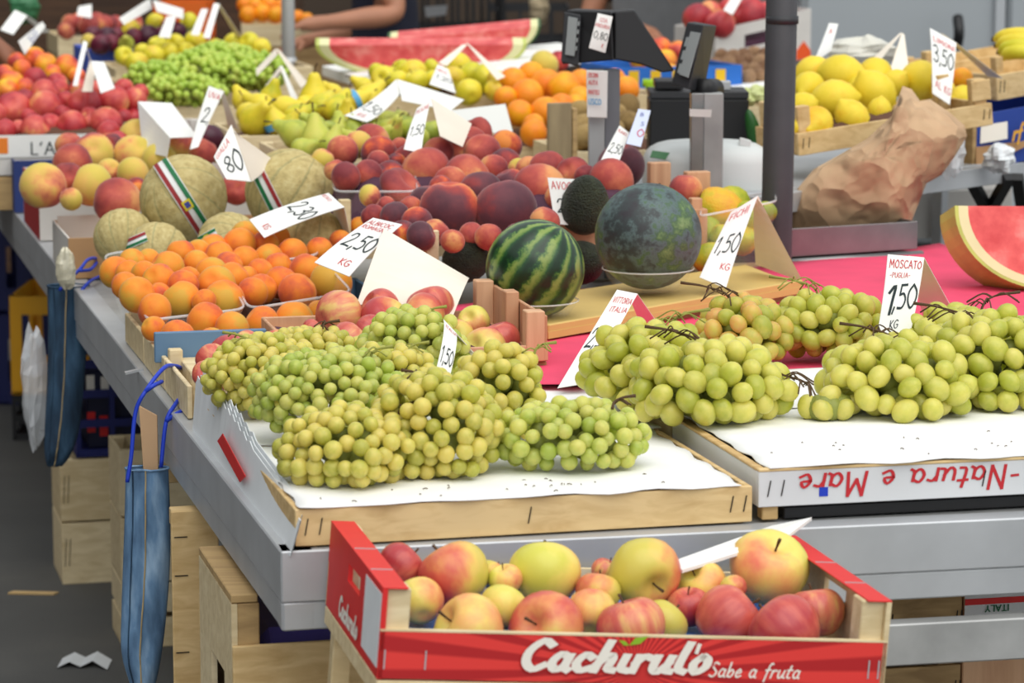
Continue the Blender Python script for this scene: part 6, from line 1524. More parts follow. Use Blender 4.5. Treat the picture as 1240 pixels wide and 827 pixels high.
F_.append(tuple(base_k + i for i in range(nn_)))
for i in range(nn_): F_.append((rings * nn_ + i, rings * nn_ + (i + 1) % nn_, base_k + (rings - 1) * nn_ + (i + 1) % nn_, base_k + (rings - 1) * nn_ + i))
o = mesh('paper_bag', V_, F_, KRAFT_C, smooth=True); props(o, 'crumpled brown paper bag standing in the steel pan', 'paper bag')

# ------------------------------------------------------------------ lemon table
l0 = PT(968, 190, 6.35); l1 = PT(1203, 152, 6.52)
lx = l1 - l0; ly = unit(V(-lx[1], lx[0], 0)); lu = unit(np.cross(lx, ly))
lc, _ = crate('fruit_crate', l0 - lu * .0, lx, ly * .2, .05, 'pine crate of lemons behind the brown paper bag', wood_=PINE, n_side=1, slat_h=.048, post_h=.105, post=.03, staples=True)
box_part('slat', l0 + lu * .058 + lx * .9, lx * .1, ly * .008, lu * .045, PINE, lc)
mound('liner', [l0 + lx * .03 + ly * .02 + lu * .01, l0 + lx * .97 + ly * .02 + lu * .01, l0 + lx * .97 + ly * .18 + lu * .01, l0 + lx * .03 + ly * .18 + lu * .01], 0, .04, PULP, lc)
LE = [(985, 87, 18), (1019, 91, 23), (979, 106, 18), (1010, 121, 23), (1059, 114, 24), (1060, 90, 19), (971, 129, 16), (987, 150, 20), (1032, 143, 19), (1065, 135, 14), (1115, 98, 23), (1164, 96, 13, 'orange'), (1166, 119, 15), (1083, 101, 15), (962, 153, 9), (1040, 106, 14), (1142, 110, 14)]
heap(LE, lambda u, v: 6.5 + (130 - v) * .006 + (u - 957) * .0007, 'lemon', 'lemon', 'yellow lemon in the pine crate behind the dark pole', 'lemon', 'lemons in the pine crate', slack=.86, tilt=1.6,
     labels=row_labels(LE, {None: 'lemon', 'orange': 'orange fruit'}, 'of the lemon heap', {1: 'orange tinted lemon on top of the lemon heap', 4: 'largest lemon above the brown paper bag', 10: 'lemon touching the 3,50 tag', 3: 'round lemon in the middle of the heap near the pole', 7: 'deep yellow lemon at the crate board near the pole', 11: 'orange fruit behind the 3,50 tag', 8: 'pale lemon at the crate board left of the brown paper bag', 12: 'lemon low at the crate board right of the 3,50 tag'}))
sh = empty('steel_shelf', V(1.35, 7.0, 0), 'grey steel shelf table that carries the lemon crates', 'table')
h0 = PT(1085, 240, 6.45); h1 = PT(1290, 196, 6.95)
hx = unit(V(*(h1 - h0)[:2], 0)); hy = V(-hx[1], hx[0], 0)
box_part('front_rail', V(h0[0], h0[1], h0[2]) - hx * .5, hx * 1.6, hy * .03, ZU * .042, METAL, sh)
box_part('shelf_top', V(h0[0], h0[1], h0[2] + .037) - hx * .5 + hy * .03, hx * 1.6, hy * .6, ZU * .008, METAL, sh)
for a_, b_ in ((.1, .1), (1.0, .1), (.1, .55), (1.0, .55)): box_part('leg', V(h0[0], h0[1], 0) + hx * (a_) + hy * b_, hx * .03, hy * .03, ZU * h0[2], METAL, sh)
for (u0, v0, u1, v1) in ((1178, 222, 1196, 255), (1222, 214, 1195, 262), (1232, 214, 1238, 255)):
    v, f = beam(PT(u0, v0, 6.75), PT(u1, v1, 6.85), .025, .02); mesh('brace', v, f, BLACKP, sh)
# crates at the right
r0 = PT(1208, 122, 6.95); rx = unit(V(.86, .5, .1)); ry = unit(V(-.5, .86, 0))
crate('fruit_crate', r0, rx * .4, ry * .3, .06, 'pine crate beside the lemons at the picture edge', wood_=PINE, n_side=1, post_h=.1, staples=True)
r1 = PT(1180, 112, 7.3)
crate('fruit_crate', r1, rx * .5, ry * .3, .06, 'pine crate behind the lemons under the bananas', wood_=PINE, n_side=1, post_h=.07, staples=False)
q = PT(1182, 206, 6.75)
bbx = carton('blue lettered carton under the crate at the picture edge', q, rx * .42, ry * .3, .125, plain('royal_blue_card', H(36, 66, 150), .6), name='fruit_carton')
box_part('wood_end', q - rx * .012 + ZU * 0, rx * .012, ry * .3, ZU * .12, PINE_OLD, bbx)
panel('white_patch', [(1188, 152, 6.74), (1220, 147, 6.76), (1220, 168, 6.76), (1187, 174, 6.74)], .001, WHITEP, bbx, 0)
write('rf', front_surf(PT(1226, 170, 6.77), rx, ZU, -ry), 0, 0, .035, .9, plain('gold_ink', H(230, 170, 50), .6), bbx, wr=.2, slant=.2)
panel('lower_board', [(1182, 178, 6.74), (1245, 170, 6.8), (1245, 176, 6.8), (1182, 206, 6.74)], .001, CARDB, bbx, 0)
blob('crumpled_bag', PT(1210, 192, 6.66), (.035, .03, .03), GLASSW, 'crumpled white bag stuck in front of the blue carton', 'bag', seed=9, rough=.35)
blob('plastic_bag', PT(1153, 185, 6.5), (.028, .03, .05), BAGP, 'clear plastic bag hanging behind the brown paper bag', 'bag', seed=12, rough=.3)
blob('plastic_bag', PT(1045, 62, 7.2), (.085, .06, .035), plain('milky_plastic', H(214, 212, 200), .3), 'milky plastic bag behind the lemon heap', 'bag', seed=14, rough=.2)
# bananas
ban = empty('banana_bunch', PT(1250, 72, 7.1), 'bunch of bananas on the crate at the picture edge', 'bananas')
M_BAN = fruit('banana', [(.3, H(206, 200, 40)), (.7, H(238, 210, 60))], nscale=5, grad=0, rand=.2, rough=.5)
for k in range(4):
    pts = [PT(1204 + k * 3, 52 + k * 8 - 4, 7.1 - .02 * k), PT(1215 + k * 2, 44 + k * 7, 7.08 - .02 * k), PT(1240, 42 + k * 7, 7.06 - .02 * k), PT(1275, 50 + k * 6, 7.08)]
    bn = mesh('banana', *tube(catmull(pts, 5), [.006, .017, .018, .012], 10), M_BAN, ban, smooth=True)
    mesh('tip', *tube([pts[0] - V(.006, 0, -.002), pts[0] + V(.003, 0, 0)], .006, 8), STEM, bn)
# things in the gap below the shelf
o = box_part('fruit_carton', PT(1090, 290, 7.6), V(.3, .1, 0), V(-.05, .3, 0), ZU * .12, WCARD, None); props(o, 'pale carton standing below the steel shelf', 'box')

# ------------------------------------------------------------------ walnuts and red apples beyond the pole
w0 = PT(862, 118, 8.3)
wt = box_part('white_tray', w0, unit(V(.9, .4, .06)) * .34, unit(V(-.4, .9, 0)) * .35, ZU * .02, CARD, None); props(wt, 'white paper tray of walnuts beyond the pole', 'tray')
WN = [(868 + 13 * i + (6 if j % 2 else 0), 97 - 9 * j + rnd.uniform(-2, 2) - i * 1.2, 8.5) for j in range(4) for i in range(6)]
heap(WN, lambda u, v: 8.45 + (95 - v) * .012, 'walnut', 'walnut', 'brown walnut in the white paper tray', 'walnut', 'walnuts', slack=.85, labels=row_labels(WN, 'brown walnut', 'of the walnut tray', None))
x0 = PT(866, 96, 9.1); xx = unit(V(.9, .35, .18)); xy = unit(V(-.35, .9, 0))
wb = empty('fruit_carton', x0 + xx * .15 + xy * .15, 'white carton with a hand slot full of red peaches', 'box')
for z0, z1, a0, a1 in ((0, .075, 0, .33), (.115, .15, 0, .33), (.075, .115, 0, .10), (.075, .115, .20, .33)):
    box_part('front_wall', x0 + xx * a0 + ZU * z0, xx * (a1 - a0), xy * .004, ZU * (z1 - z0), WCARD, wb, 0)
box_part('back_wall', x0 + xy * .3, xx * .33, xy * .004, ZU * .15, WCARD, wb, 0)
for a_ in (0, .326): box_part('side_wall', x0 + xx * a_ + xy * .004, xx * .004, xy * .296, ZU * .15, WCARD, wb, 0)
for k, (a0, m_) in enumerate(((0, BLUE_TRAY), (.045, plain('orange_flame_print', H(244, 150, 30), .6)), (.28, plain('red_flame_print', H(240, 90, 30), .6)))):
    v = [x0 - xy * .001 + xx * (a0 + dx_) + ZU * z_ for dx_, z_ in ((0, .0), (.05, .0), (.05, .02), (.025, .055), (0, .03))]
    v += [p_ - xy * .001 for p_ in v]; mesh('flame_print', v, [(0, 1, 2, 3, 4), (9, 8, 7, 6, 5)] + [(i, (i + 1) % 5, 5 + (i + 1) % 5, 5 + i) for i in range(5)], m_, wb)
mesh('carton_floor', *hexa(x0 + xx * .004 + xy * .004 + ZU * .06, xx * .32, xy * .29, ZU * .03), PULP_P, wb)
FA = [(845, 22, 17), (872, 30, 17), (908, 18, 19), (885, 12, 15), (860, 14, 13), (925, 16, 13)]
heap(FA, lambda u, v: 9.2 + (20 - v) * .01, 'nect', 'nectarine', 'dark red nectarine in the white carton with the hand slot', 'nectarine', 'nectarines beyond the pole', slack=.86, labels=row_labels(FA, 'dark nectarine', 'of the slotted carton', {2: 'largest dark red nectarine beside the dark pole'}))
# colourful carton and bag behind the scale fin
y0 = PT(745, 108, 8.3)
yc_ = carton('yellow and blue printed carton behind the scale fin', y0, unit(V(.95, .3, 0)) * .38, unit(V(-.3, .95, 0)) * .3, .06, plain('blue_card_print', H(40, 110, 200), .6), name='fruit_carton')
for k in range(5):
    v, f = hexa(y0 + unit(V(.95, .3, 0)) * (.04 + .065 * k) - V(0, .002, 0) + ZU * .008, unit(V(.95, .3, 0)) * .03, V(0, .001, 0), ZU * .042); mesh('yellow_print', v, f, plain('yellow_print', H(236, 190, 30), .6) if k == 0 else MATS['yellow_print'], yc_)
under('crate of lime green courgettes behind the scale', (765, 114, 7.95), 0, .05, PINE_PALE, .17, .2, rise=.0, lz=.04)
for k in range(2):
    cu_g = mesh('courgette', *tube([PT(778 + k * 4, 100 + k * 4, 8.0), PT(806, 103 + k * 3, 8.0), PT(830, 106 + k * 2, 8.0)], [.011, .014, .01], 10), plain('lime_green_peel', H(160, 210, 40), .5) if k == 0 else MATS['lime_green_peel'], None, smooth=True); props(cu_g, ('upper', 'lower')[k] + ' lime green courgette in front of the blue carton', 'courgette')
FO = [(790, 66, 13), (806, 74, 13), (775, 72, 12), (820, 62, 12), (800, 58, 12), (812, 88, 10)]
heap(FO, lambda u, v: 8.5 + (75 - v) * .01, 'nect_o', 'nectarine', 'orange nectarine behind the black scale fin', 'nectarine', 'nectarines behind the scale', slack=.86, labels=row_labels(FO, 'orange nectarine', 'behind the scale fin', None))
under('crate of nectarines behind the black scale fin', (755, 92, 8.45), 0, .06, PINE_PALE, .3, .3, rise=.03)
under('low crate of pale vegetables beyond the battery', (884, 130, 7.42), 0, .05, PINE_PALE, .14, .2, rise=.0, lz=.03)
for k in range(3):
    o = blob('cabbage_leaf', PT(893 + k * 12, 122 - k * 4, 7.5), (.03, .03, .022), plain('pale_leaf', H(206, 214, 150), .6, var=.2, scale=20) if k == 0 else MATS['pale_leaf'], ('left', 'middle', 'right')[k] + ' pale green vegetable end under the walnut tray', 'vegetable', seed=20 + k, rough=.25)

# ------------------------------------------------------------------ price cards
tag('folded card reading MOSCATO PUGLIA among the big green grapes', [(1075, 308, 4.62), (1119, 312, 4.66), (1102, 404, 4.58), (1061, 412, 4.54)], [(1119, 312, 4.66), (1100, 310, 4.68), (1120, 392, 4.86), (1157, 381, 4.84)],
    [('MOSCATO', .06, .84, .10, INK_R), ('-PUGLIA-', .1, .72, .06, INK_R), ('1', .12, .28, .34, INK), (',50', .3, .33, .30, INK), ('KG', .3, .1, .1, INK)], bow=.003)
tag('long folded card with VITTORIA in red left of the big green grapes', [(747, 351, 4.78), (772, 356, 4.80), (712, 464, 4.52), (675, 470, 4.50)], [(772, 356, 4.80), (760, 354, 4.80), (776, 394, 4.98), (796, 391, 4.97)],
    [('VITTORIA', .1, .88, .055, INK_R), ('ITALIA', .2, .79, .05, INK_R), ('2,50', .06, .42, .20, INK), ('KG', .55, .12, .07, INK_R)], bow=-.006)
tag('small bent card sticking up out of the golden grapes', [(537, 387, 4.42), (552, 403, 4.40), (537, 484, 4.22), (520, 477, 4.22)], [(552, 403, 4.40), (537, 387, 4.42), (574, 444, 4.5), (586, 441, 4.48)],
    [('ITALIA', .12, .80, .07, INK_R), ('1,50', .1, .3, .19, INK), ('KG', .2, .1, .08, INK)], bow=.022)
tag('folded card standing on the mustard tray before the prickly pears', [(885, 257, 5.42), (918, 237, 5.46), (879, 349, 5.32), (847, 336, 5.32)], [(918, 237, 5.46), (912, 240, 5.46), (915, 320, 5.62), (973, 342, 5.46)],
    [('FICHI', .1, .86, .08, INK_R), ('1,50', .08, .42, .22, INK), ('KG', .55, .2, .08, INK_R)], bow=-.012, bbow=-.01)
tag('card reading ALBICOCCHE laid over the apricot basket with big cream back', [(452, 264, 5.22), (487, 272, 5.18), (423, 335, 5.06), (381, 318, 5.10)], [(465, 277, 5.16), (568, 337, 5.12), (545, 392, 4.98), (432, 368, 5.0)],
    [('ALBICOC', .06, .86, .08, INK_R), ('ROMAGNA', .06, .76, .07, INK_R), ('2,50', .1, .38, .26, INK), ('KG', .5, .1, .1, INK_R)], bow=.004, bbow=.018)
tag('white card reading 2,30 propped over the cantaloupes and apricots', [(398, 234, 5.72), (417, 251, 5.66), (320, 288, 5.52), (302, 266, 5.60)], [(417, 251, 5.66), (400, 236, 5.72), (410, 285, 5.78), (425, 290, 5.70)],
    [('RETATO', .04, .90, .05, INK_R), ('2,30', .1, .45, .24, INK), ('KG', .5, .06, .08, INK_R)], bow=.004)
tag('white card reading GIALLA 80 between the two banded cantaloupes', [(259, 190, 5.92), (280, 151, 5.98), (304, 220, 5.92), (274, 217, 5.88)], [(280, 151, 5.98), (284, 160, 5.98), (334, 196, 6.06), (305, 220, 6.0)],
    [('GIALLA', .05, .80, .13, INK_R), ('80', .2, .22, .42, INK)], bow=0)
tag('tall folded card with a 2 behind the GIALLA card', [(253, 104, 6.72), (271, 111, 6.74), (240, 178, 6.60), (230, 181, 6.58)], [(271, 111, 6.74), (266, 107, 6.75), (276, 152, 6.9), (288, 156, 6.88)],
    [('UVA', .15, .85, .08, INK_R), ('2,', .25, .45, .24, INK)], bow=-.006)
tag('open blank white card behind the yellow peaches', [(167, 123, 6.95), (208, 125, 7.0), (239, 166, 6.72), (206, 167, 6.66)], [(167, 123, 6.95), (206, 167, 6.66), (202, 190, 6.66), (173, 183, 6.8)], [], bmat=CARD)
tag('tented card standing on the red nectarines', [(110, 74, 7.75), (126, 75, 7.78), (139, 107, 7.62), (122, 113, 7.58)], [(101, 49, 7.85), (106, 52, 7.85), (94, 104, 7.7), (88, 104, 7.7)], [], bmat=CARD)
tag('cream leaf leaning against the tented nectarine card', [(102, 50, 7.86), (109, 74, 7.82), (118, 92, 7.74), (112, 80, 7.8)], [(109, 72, 7.84), (116, 78, 7.84), (112, 111, 7.72), (99, 111, 7.72)], [])
tag('blurred white card at the far left top corner', [(18, 12, 8.9), (33, 19, 8.92), (16, 42, 8.7), (0, 36, 8.7)], [(33, 19, 8.92), (20, 13, 8.9), (52, 40, 9.0), (60, 38, 9.0)], [], bmat=CARD)
tag('slanting white card above the orange nectarines', [(51, 26, 8.6), (55, 32, 8.6), (30, 66, 8.4), (22, 50, 8.4)], None, [('1,50', .1, .35, .3, INK_B)])
tag('white card at the top above the far plums', [(181, -2, 9.4), (185, 10, 9.4), (150, 30, 9.2), (144, 22, 9.2)], [(185, 0, 9.4), (222, 11, 9.5), (222, 23, 9.4), (190, 14, 9.3)], [], bmat=CARD)
tag('small white card at the very back left', [(95, 8, 10.2), (111, 5, 10.2), (111, 22, 10.1), (93, 19, 10.1)], None, [])
tag('bluish narrow card left of two others behind the yellow apples', [(202, 20, 9.0), (213, 20, 9.0), (206, 46, 8.9), (192, 45, 8.9)], None, [])
tag('narrow white card second in the far row', [(244, 11, 9.0), (252, 11, 9.0), (241, 43, 8.85), (231, 42, 8.85)], None, [])
tag('tented narrow card nearest the grey post in the far row', [(259, 4, 8.95), (266, 5, 8.95), (254, 47, 8.8), (246, 45, 8.8)], [(266, 5, 8.95), (262, 4, 8.95), (288, 48, 9.1), (296, 50, 9.1)], [])
tag('tented cream card behind the yellow pears', [(310, 84, 8.0), (334, 59, 8.05), (336, 66, 8.0), (311, 92, 7.95)], [(334, 59, 8.05), (338, 60, 8.05), (374, 102, 8.1), (364, 106, 8.0)], [], mat=CARD_B)
tag('second tented card between grapes and pears', [(316, 112, 7.7), (339, 80, 7.75), (342, 86, 7.7), (322, 116, 7.65)], [(339, 80, 7.75), (342, 80, 7.75), (362, 122, 7.7), (352, 118, 7.65)], [], mat=CARD_B, bmat=CARD)
tag('long white card with black figures before the green pears', [(480, 96, 7.05), (486, 112, 7.0), (444, 148, 6.85), (417, 140, 6.9)], [(481, 96, 7.05), (562, 121, 7.15), (546, 134, 7.0), (487, 122, 6.95)],
    [('1,50', .05, .3, .2, INK, 0, .6), ('KG', .3, .1, .1, INK_R)], bow=-.01, bmat=CARD)
tag('grey backed folded card standing behind the red peaches', [(505, 131, 6.1), (522, 119, 6.15), (510, 185, 6.0), (489, 181, 6.0)], [(522, 119, 6.15), (571, 150, 6.2), (560, 178, 6.1), (533, 165, 6.05)],
    [('PESCHE', .06, .84, .07, INK_R), ('1,50', .1, .35, .2, INK)], bow=-.004)
tag('tented card over the golden apples', [(530, 78, 7.65), (543, 84, 7.65), (552, 113, 7.55), (520, 102, 7.55)], [(564, 51, 7.8), (568, 54, 7.8), (612, 93, 7.75), (602, 97, 7.7)], [('MELE', .1, .7, .12, INK_R), ('1,20', .15, .35, .2, INK)])
tag('cream roof leaf of the card over the golden apples', [(531, 76, 7.66), (560, 54, 7.8), (566, 54, 7.8), (541, 80, 7.66)], None, [], mat=CARD_B)
tag('clear backed white card beside the oranges', [(545, 134, 6.8), (612, 126, 6.9), (622, 164, 6.7), (575, 158, 6.65)], None, [], mat=plain('milky_card', H(220, 220, 214), .5))
tag('white card reading AVOCADO behind the upper avocado', [(663, 215, 5.62), (714, 218, 5.62), (706, 274, 5.6), (672, 271, 5.6)], None, [('AVOCADO', .06, .76, .16, INK_R, 0, .95), ('2,', .14, .25, .3, INK)])
tag('white card leaning on the scale post with black figures', [(750, 152, 5.98), (762, 161, 5.98), (748, 200, 5.86), (726, 197, 5.86)], None, [('2,50', .1, .3, .25, INK), ('KAKI', .1, .85, .07, INK_R)])
tag('printed blue and white card beside the scale post', [(773, 132, 6.0), (788, 134, 6.0), (776, 178, 5.9), (758, 174, 5.9)], None, [('B', .3, .8, .1, INK_B), ('S', .55, .55, .1, INK_B), ('0', .5, .25, .2, INK_R)], mat=plain('pale_blue_card', H(206, 214, 236), .6))
tag('white card reading 3,50 on the lemons', [(1126, 34, 6.72), (1158, 52, 6.72), (1150, 127, 6.6), (1129, 113, 6.62)], [(1158, 52, 6.72), (1140, 40, 6.74), (1196, 92, 6.85), (1214, 95, 6.85)],
    [('LIMONI', .1, .82, .08, INK_R), ('3,50', .08, .5, .26, INK, 0, .62), ('AL KG', .15, .12, .1, INK_R, 0, .8)], bow=.004)
tag('narrow white card behind the lemons near the pole', [(1004, 28, 7.1), (1015, 29, 7.1), (1006, 62, 7.0), (984, 77, 7.0)], None, [('A', .3, .75, .12, INK_R)], bow=-.008)
tag('cream tented card behind the lemons', [(1092, 40, 7.1), (1095, 42, 7.1), (1101, 88, 7.0), (1078, 84, 7.0)], [(1092, 40, 7.1), (1090, 40, 7.1), (1042, 84, 7.05), (1056, 86, 7.0)], [], mat=CARD_B)
tag('white card on the far nectarines in the slotted carton', [(888, -6, 9.1), (900, -4, 9.1), (887, 18, 9.0), (876, 12, 9.0)], None, [])

# ------------------------------------------------------------------ people
SKINM = plain('tan_skin', H(176, 122, 94), .55, var=.06, scale=14)
SKIND = plain('darker_skin', H(138, 90, 66), .55, var=.06, scale=14)
HAIR = plain('dark_hair', H(40, 30, 26), .7)
NAVY = plain('navy_cloth', H(30, 32, 48), .9, var=.08, scale=30)
GREYC = plain('grey_cloth', H(110, 112, 114), .9, var=.06, scale=30)
JEANC = plain('dark_trousers', H(40, 46, 60), .9)
def person(label, J, skin, shirt, apron=False, face=(0, -1, 0), sleeves=.5):
    """J: joints in world metres. One skinned body; shirt, trousers, shoes and hair are shells over it."""
    vs_, es_, rs_ = [], [], []
    def vert(p_, r): vs_.append(tuple(p_)); rs_.append(r); return len(vs_) - 1
    def chain(i0, items):
        k = i0
        for p_, r in items: j = vert(p_, r); es_.append((k, j)); k = j
        return k
    pel = vert(J['pelvis'], .145)
    up_t = J['chest'] - J['pelvis']
    ch = chain(pel, [(J['pelvis'] + up_t * .5, .125), (J['chest'], .15)])
    nk = chain(ch, [(J['neck'], .06)])
    hd_ = J['neck'] + (J['head'] - J['neck']) * .55
    chain(nk, [(hd_, .082), (J['head'], .1), (J['head'] + V(0, 0, .09), .072)])
    for s in 'LR':
        sh_ = chain(ch, [(J['sho' + s], .066), ((J['sho' + s] + J['elb' + s]) / 2, .05), (J['elb' + s], .04), ((J['elb' + s] * .6 + J['wri' + s] * .4), .041), (J['wri' + s], .026)])
        hdir = unit(J['hand' + s] - J['wri' + s]); side = unit(np.cross(hdir, V(0, 0, 1))); dn = np.cross(side, hdir)
        palm = chain(sh_, [(J['wri' + s] + hdir * .045, .03), (J['wri' + s] + hdir * .085, .032)])
        for k, off in enumerate((-.03, -.01, .01, .03)):
            ln = (.07, .08, .075, .058)[k]; b_ = J['wri' + s] + hdir * .1 + side * off
            chain(palm, [(b_, .0095), (b_ + hdir * ln * .5 - dn * .012, .009), (b_ + hdir * ln * .85 - dn * .04, .008)])
        b_ = J['wri' + s] + hdir * .05 + side * (.034 if s == 'L' else -.034)
        chain(palm - 0, [(b_ + side * (.012 if s == 'L' else -.012) + hdir * .02, .011), (b_ + hdir * .05 + side * (.016 if s == 'L' else -.016) - dn * .02, .009)])
        chain(pel, [(J['hip' + s], .098), (J['kne' + s], .06), (J['kne' + s] * .5 + J['ank' + s] * .5, .055), (J['ank' + s], .04), (J['ank' + s] + unit(face) * .12 - V(0, 0, .045), .035)])
    me = bpy.data.meshes.new('body'); me.from_pydata(vs_, es_, [])
    o = bpy.data.objects.new('tmp_body', me); COL.objects.link(o)
    md = o.modifiers.new('skin', 'SKIN'); sd = me.skin_vertices[0].data
    for i, r in enumerate(rs_): sd[i].radius = (r, r); sd[i].use_root = (i == 0)
    md.use_smooth_shade = True
    sb_ = o.modifiers.new('sub', 'SUBSURF'); sb_.levels = 2; sb_.render_levels = 2
    dg = bpy.context.evaluated_depsgraph_get(); dg.update()
    ev = o.evaluated_get(dg); m2 = bpy.data.meshes.new_from_object(ev)
    bpy.data.objects.remove(o)
    co = np.array([v_.co[:] for v_ in m2.vertices]); nr = np.array([v_.normal[:] for v_ in m2.vertices])
    base = V(J['pelvis'][0], J['pelvis'][1], 0)
    faces = [tuple(p_.vertices) for p_ in m2.polygons]
    body = mesh('person', co, faces, skin, None, smooth=True, origin=base); props(body, label, 'person')
    def shell(name, sel, off, mat):
        fs = [f_ for f_ in faces if all(sel[i] for i in f_)]
        if not fs: return
        idx = sorted({i for f_ in fs for i in f_}); mp_ = {k: i for i, k in enumerate(idx)}
        mesh(name, [co[i] + nr[i] * off for i in idx], [tuple(mp_[i] for i in f_) for f_ in fs], mat, body, smooth=True)
    ax_t = unit(J['chest'] - J['pelvis']); zt = (co - J['pelvis']) @ ax_t
    arm = np.zeros(len(co), bool)
    for s in 'LR':
        d1 = J['elb' + s] - J['sho' + s]; L1 = np.linalg.norm(d1); q1 = (co - J['sho' + s]) @ (d1 / L1)
        pd = np.linalg.norm(co - J['sho' + s] - np.outer(q1, d1 / L1), axis=1)
        arm |= (q1 > L1 * sleeves) & (pd < .07) & (zt > .02)
        d2 = J['hand' + s] - J['elb' + s]; L2 = np.linalg.norm(d2); q2 = (co - J['elb' + s]) @ (d2 / L2)
        pd2 = np.linalg.norm(co - J['elb' + s] - np.outer(q2, d2 / L2), axis=1)
        arm |= (q2 > -.03) & (pd2 < .062) & (q2 < L2 + .15)
    shell('shirt', (~arm) & (co[:, 2] > J['pelvis'][2] - .06) & (co[:, 2] < J['neck'][2] - .0), .012, shirt)
    shell('trousers', (~arm) & (co[:, 2] < J['pelvis'][2] - .02) & (co[:, 2] > J['ankL'][2] + .0), .014, JEANC)
    shell('shoes', co[:, 2] < J['ankL'][2] + .02, .008, BLACKP)
    fc = unit(np.array(face, float)); hc = J['head']
    shell('hair', (co[:, 2] > hc[2] - .02) & (((co - hc) @ fc < .035) | (co[:, 2] > hc[2] + .075)), .012, HAIR)
    sd_ = unit(np.cross(fc, V(0, 0, 1)))
    for s in (-1, 1):
        e_ = hc + fc * .088 + sd_ * .034 * s + ZU * .0
        vv, ff = lathe(sph_prof(6, 0, .2, 0, .2, 1.0), 8)
        mesh('eye', [e_ + np.array(w) * .013 for w in vv], ff, WHITEP, body, smooth=True)
        mesh('ear', [hc + sd_ * s * .095 + np.array(w) * np.array((.014, .014, .03)) for w in vv], ff, skin, body, smooth=True)
    mesh('nose', *tube([hc + fc * .088 + ZU * .0, hc + fc * .115 - ZU * .035, hc + fc * .09 - ZU * .045], [.008, .015, .01], 8), skin, body, smooth=True)
    mesh('mouth', *tube([hc + fc * .088 - ZU * .07 - sd_ * .024, hc + fc * .098 - ZU * .072, hc + fc * .088 - ZU * .07 + sd_ * .024], .006, 6), plain('lip', H(150, 84, 76), .5) if 'lip' not in MATS else MATS['lip'], body, smooth=True)
    if apron:
        p_ = J['chest'] + fc * .17; q_ = J['pelvis'] + fc * .17 - ZU * .35
        v, f = hexa(q_ - sd_ * .17, sd_ * .34, fc * .006, ZU * (p_[2] - q_[2])); mesh('apron', v, f, GREYC, body, bevel=.002)
    return body
# seller in navy reaching across, seen from the side
px = PT(463, 20, 10.45); X, Y = px[0], px[1]
J = dict(pelvis=V(X + .02, Y, .95), chest=V(X, Y, 1.28), neck=V(X - .03, Y, 1.47), head=V(X - .08, Y, 1.62),
         shoL=V(X + .02, Y - .17, 1.40), elbL=PT(480, 18, 10.2), wriL=PT(398, 27, 10.1), handL=PT(368, 30, 10.1),
         shoR=V(X + .02, Y + .17, 1.40), elbR=V(X - .02, Y + .24, 1.14), wriR=V(X - .24, Y + .12, 1.12), handR=V(X - .32, Y + .08, 1.10),
         hipL=V(X + .02, Y - .09, .88), hipR=V(X + .02, Y + .09, .88), kneL=V(X, Y - .09, .48), kneR=V(X, Y + .09, .48), ankL=V(X + .02, Y - .09, .085), ankR=V(X + .02, Y + .09, .085))
person('seller in a navy shirt with bare forearm reaching over fruit', J, SKINM, NAVY, face=(-1, 0, 0), sleeves=.45)
# customer at the left whose hand reaches in
px = PT(-190, 60, 8.7); X, Y = px[0], px[1]
J = dict(pelvis=V(X, Y, .95), chest=V(X + .06, Y, 1.27), neck=V(X + .1, Y, 1.46), head=V(X + .15, Y, 1.6),
         shoL=V(X + .08, Y + .17, 1.40), elbL=V(X + .1, Y + .24, 1.12), wriL=V(X + .22, Y + .2, .98), handL=V(X + .28, Y + .18, .93),
         shoR=V(X + .08, Y - .17, 1.40), elbR=PT(-70, 10, 8.5), wriR=PT(-8, 52, 8.45), handR=PT(14, 74, 8.45),
         hipL=V(X, Y + .09, .88), hipR=V(X, Y - .09, .88), kneL=V(X + .02, Y + .09, .48), kneR=V(X + .02, Y - .09, .48), ankL=V(X, Y + .09, .085), ankR=V(X, Y - .09, .085))
person('customer at the left edge with a hand over the nectarines', J, SKIND, GREYC, face=(1, 0, 0), sleeves=.5)
# second seller behind the scale
px = PT(796, 10, 10.9); X, Y = px[0], px[1]
J = dict(pelvis=V(X, Y, .95), chest=V(X, Y - .02, 1.27), neck=V(X, Y - .03, 1.46), head=V(X, Y - .06, 1.62),
         shoL=V(X + .17, Y - .02, 1.40), elbL=V(X + .2, Y - .08, 1.14), wriL=V(X + .12, Y - .26, 1.12), handL=V(X + .08, Y - .33, 1.10),
         shoR=V(X - .17, Y - .02, 1.40), elbR=V(X - .26, Y - .1, 1.16), wriR=PT(768, 34, 10.5), handR=PT(790, 42, 10.4),
         hipL=V(X + .09, Y, .88), hipR=V(X - .09, Y, .88), kneL=V(X + .09, Y - .01, .48), kneR=V(X - .09, Y - .01, .48), ankL=V(X + .09, Y, .085), ankR=V(X - .09, Y, .085))
person('seller in dark clothes with grey apron behind the scale', J, SKINM, NAVY, apron=True, face=(0, -1, 0), sleeves=.6)

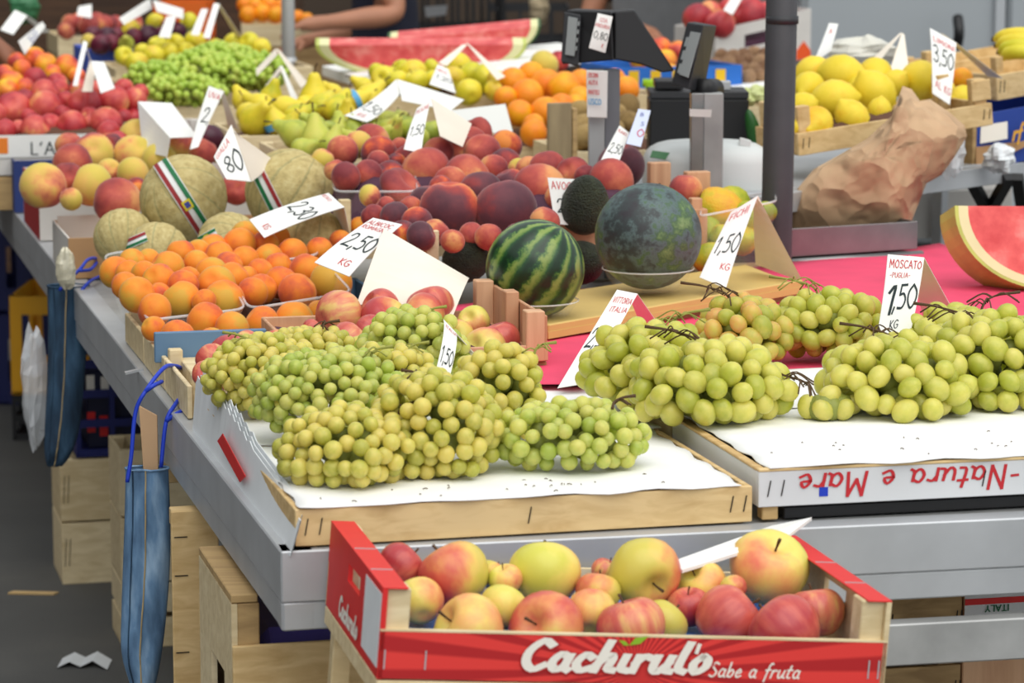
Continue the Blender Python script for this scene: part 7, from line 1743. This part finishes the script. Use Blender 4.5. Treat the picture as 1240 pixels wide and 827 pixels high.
# ------------------------------------------------------------------ things behind the stall
q = PT(498, 60, 11.4); q[2] = 0
for k in range(4):
    lattice_crate(q + ZU * .32 * k, V(.36, .03, 0), V(-.03, .36, 0), .31, ('lowest', 'second', 'third', 'topmost')[k] + ' black crate of the stack behind the cut watermelons', BLACKP, 6, 2)
tc_ = [o for o in bpy.data.objects if o.get('label', '').startswith('topmost black crate')][0]
panel('white_print', [(514, 8, 11.36), (542, 6, 11.36), (540, 18, 11.36), (516, 21, 11.36)], .002, GREYC, tc_, 0)
q = PT(590, 40, 11.6); q[2] = 0
for k in range(3): lattice_crate(q + ZU * .4 * k, V(.32, .0, 0), V(0, .36, 0), .39, ('lowest', 'middle', 'topmost')[k] + ' charcoal crate right of the black crate stack', DARKP, 5, 3)
blob('beige_bag', PT(652, 8, 11.0), (.035, .04, .06), plain('beige_cloth', H(176, 160, 130), .8), 'beige bag standing behind the scale display', 'bag', seed=33, rough=.25)
q = PT(186, 40, 11.0); q[2] = 0
for k in range(4): lattice_crate(q + ZU * .31 * k, V(.2, 0, 0), V(0, .3, 0), .30, ('lowest', 'second', 'third', 'topmost')[k] + ' orange plastic crate of the stack behind the far plums', plain('orange_plastic', H(232, 110, 30), .5) if k == 0 else MATS['orange_plastic'], 3, 2, None, .03)
q = PT(292, 30, 10.9)
c_, _ = crate('fruit_crate', q - ZU * .08, V(.42, .04, 0), V(-.03, .34, 0), .08, 'far crate of oranges behind the grey post', wood_=PINE_PALE, staples=False)
k = empty('support_crate', V(q[0] + .2, q[1] + .17, 0), 'plain support under the far crate of oranges behind the grey post', 'crate')
for j in range(2): box_part('slat', V(q[0], q[1] + j * .3, 0), V(.42, .04, 0), V(0, .01, 0), ZU * (q[2] - .084), PINE_OLD, k)
FOo = [(300, 18, 10), (318, 16, 10), (334, 18, 10), (309, 8, 10), (327, 7, 10), (296, 6, 9), (341, 8, 9), (318, -3, 10), (302, -4, 9), (360, 22, 9), (372, 24, 8)]
heap(FOo, lambda u, v: 11.0 + (15 - v) * .01, 'orange', 'orange', 'orange in the far crate behind the grey post', 'orange', 'far oranges', slack=.86, labels=row_labels(FOo, 'orange', 'beyond the grey post', None))
q = PT(-30, 30, 11.6); q[2] = 0
dk = empty('cupboard', V(q[0] + .5, q[1] + .25, 0), 'dark brown cupboard at the back left of the stall', 'cupboard')
BRN = wood('dark_brown_wood', H(58, 40, 28), H(88, 62, 42))
for k in range(3): box_part('door', q + V(.42 * k, 0, 0), V(.415, 0, 0), V(0, .4, 0), ZU * 1.7, BRN, dk)
for k in range(3): box_part('door_knob', q + V(.42 * k + .36, -.02, 1.1), V(.03, 0, 0), V(0, .02, 0), ZU * .03, METAL, dk)
blob('green_bottle_bag', PT(30, 8, 10.6), (.05, .05, .06), plain('green_film', H(60, 120, 80), .4), 'green film bag behind the far left cards', 'bag', seed=35, rough=.2)
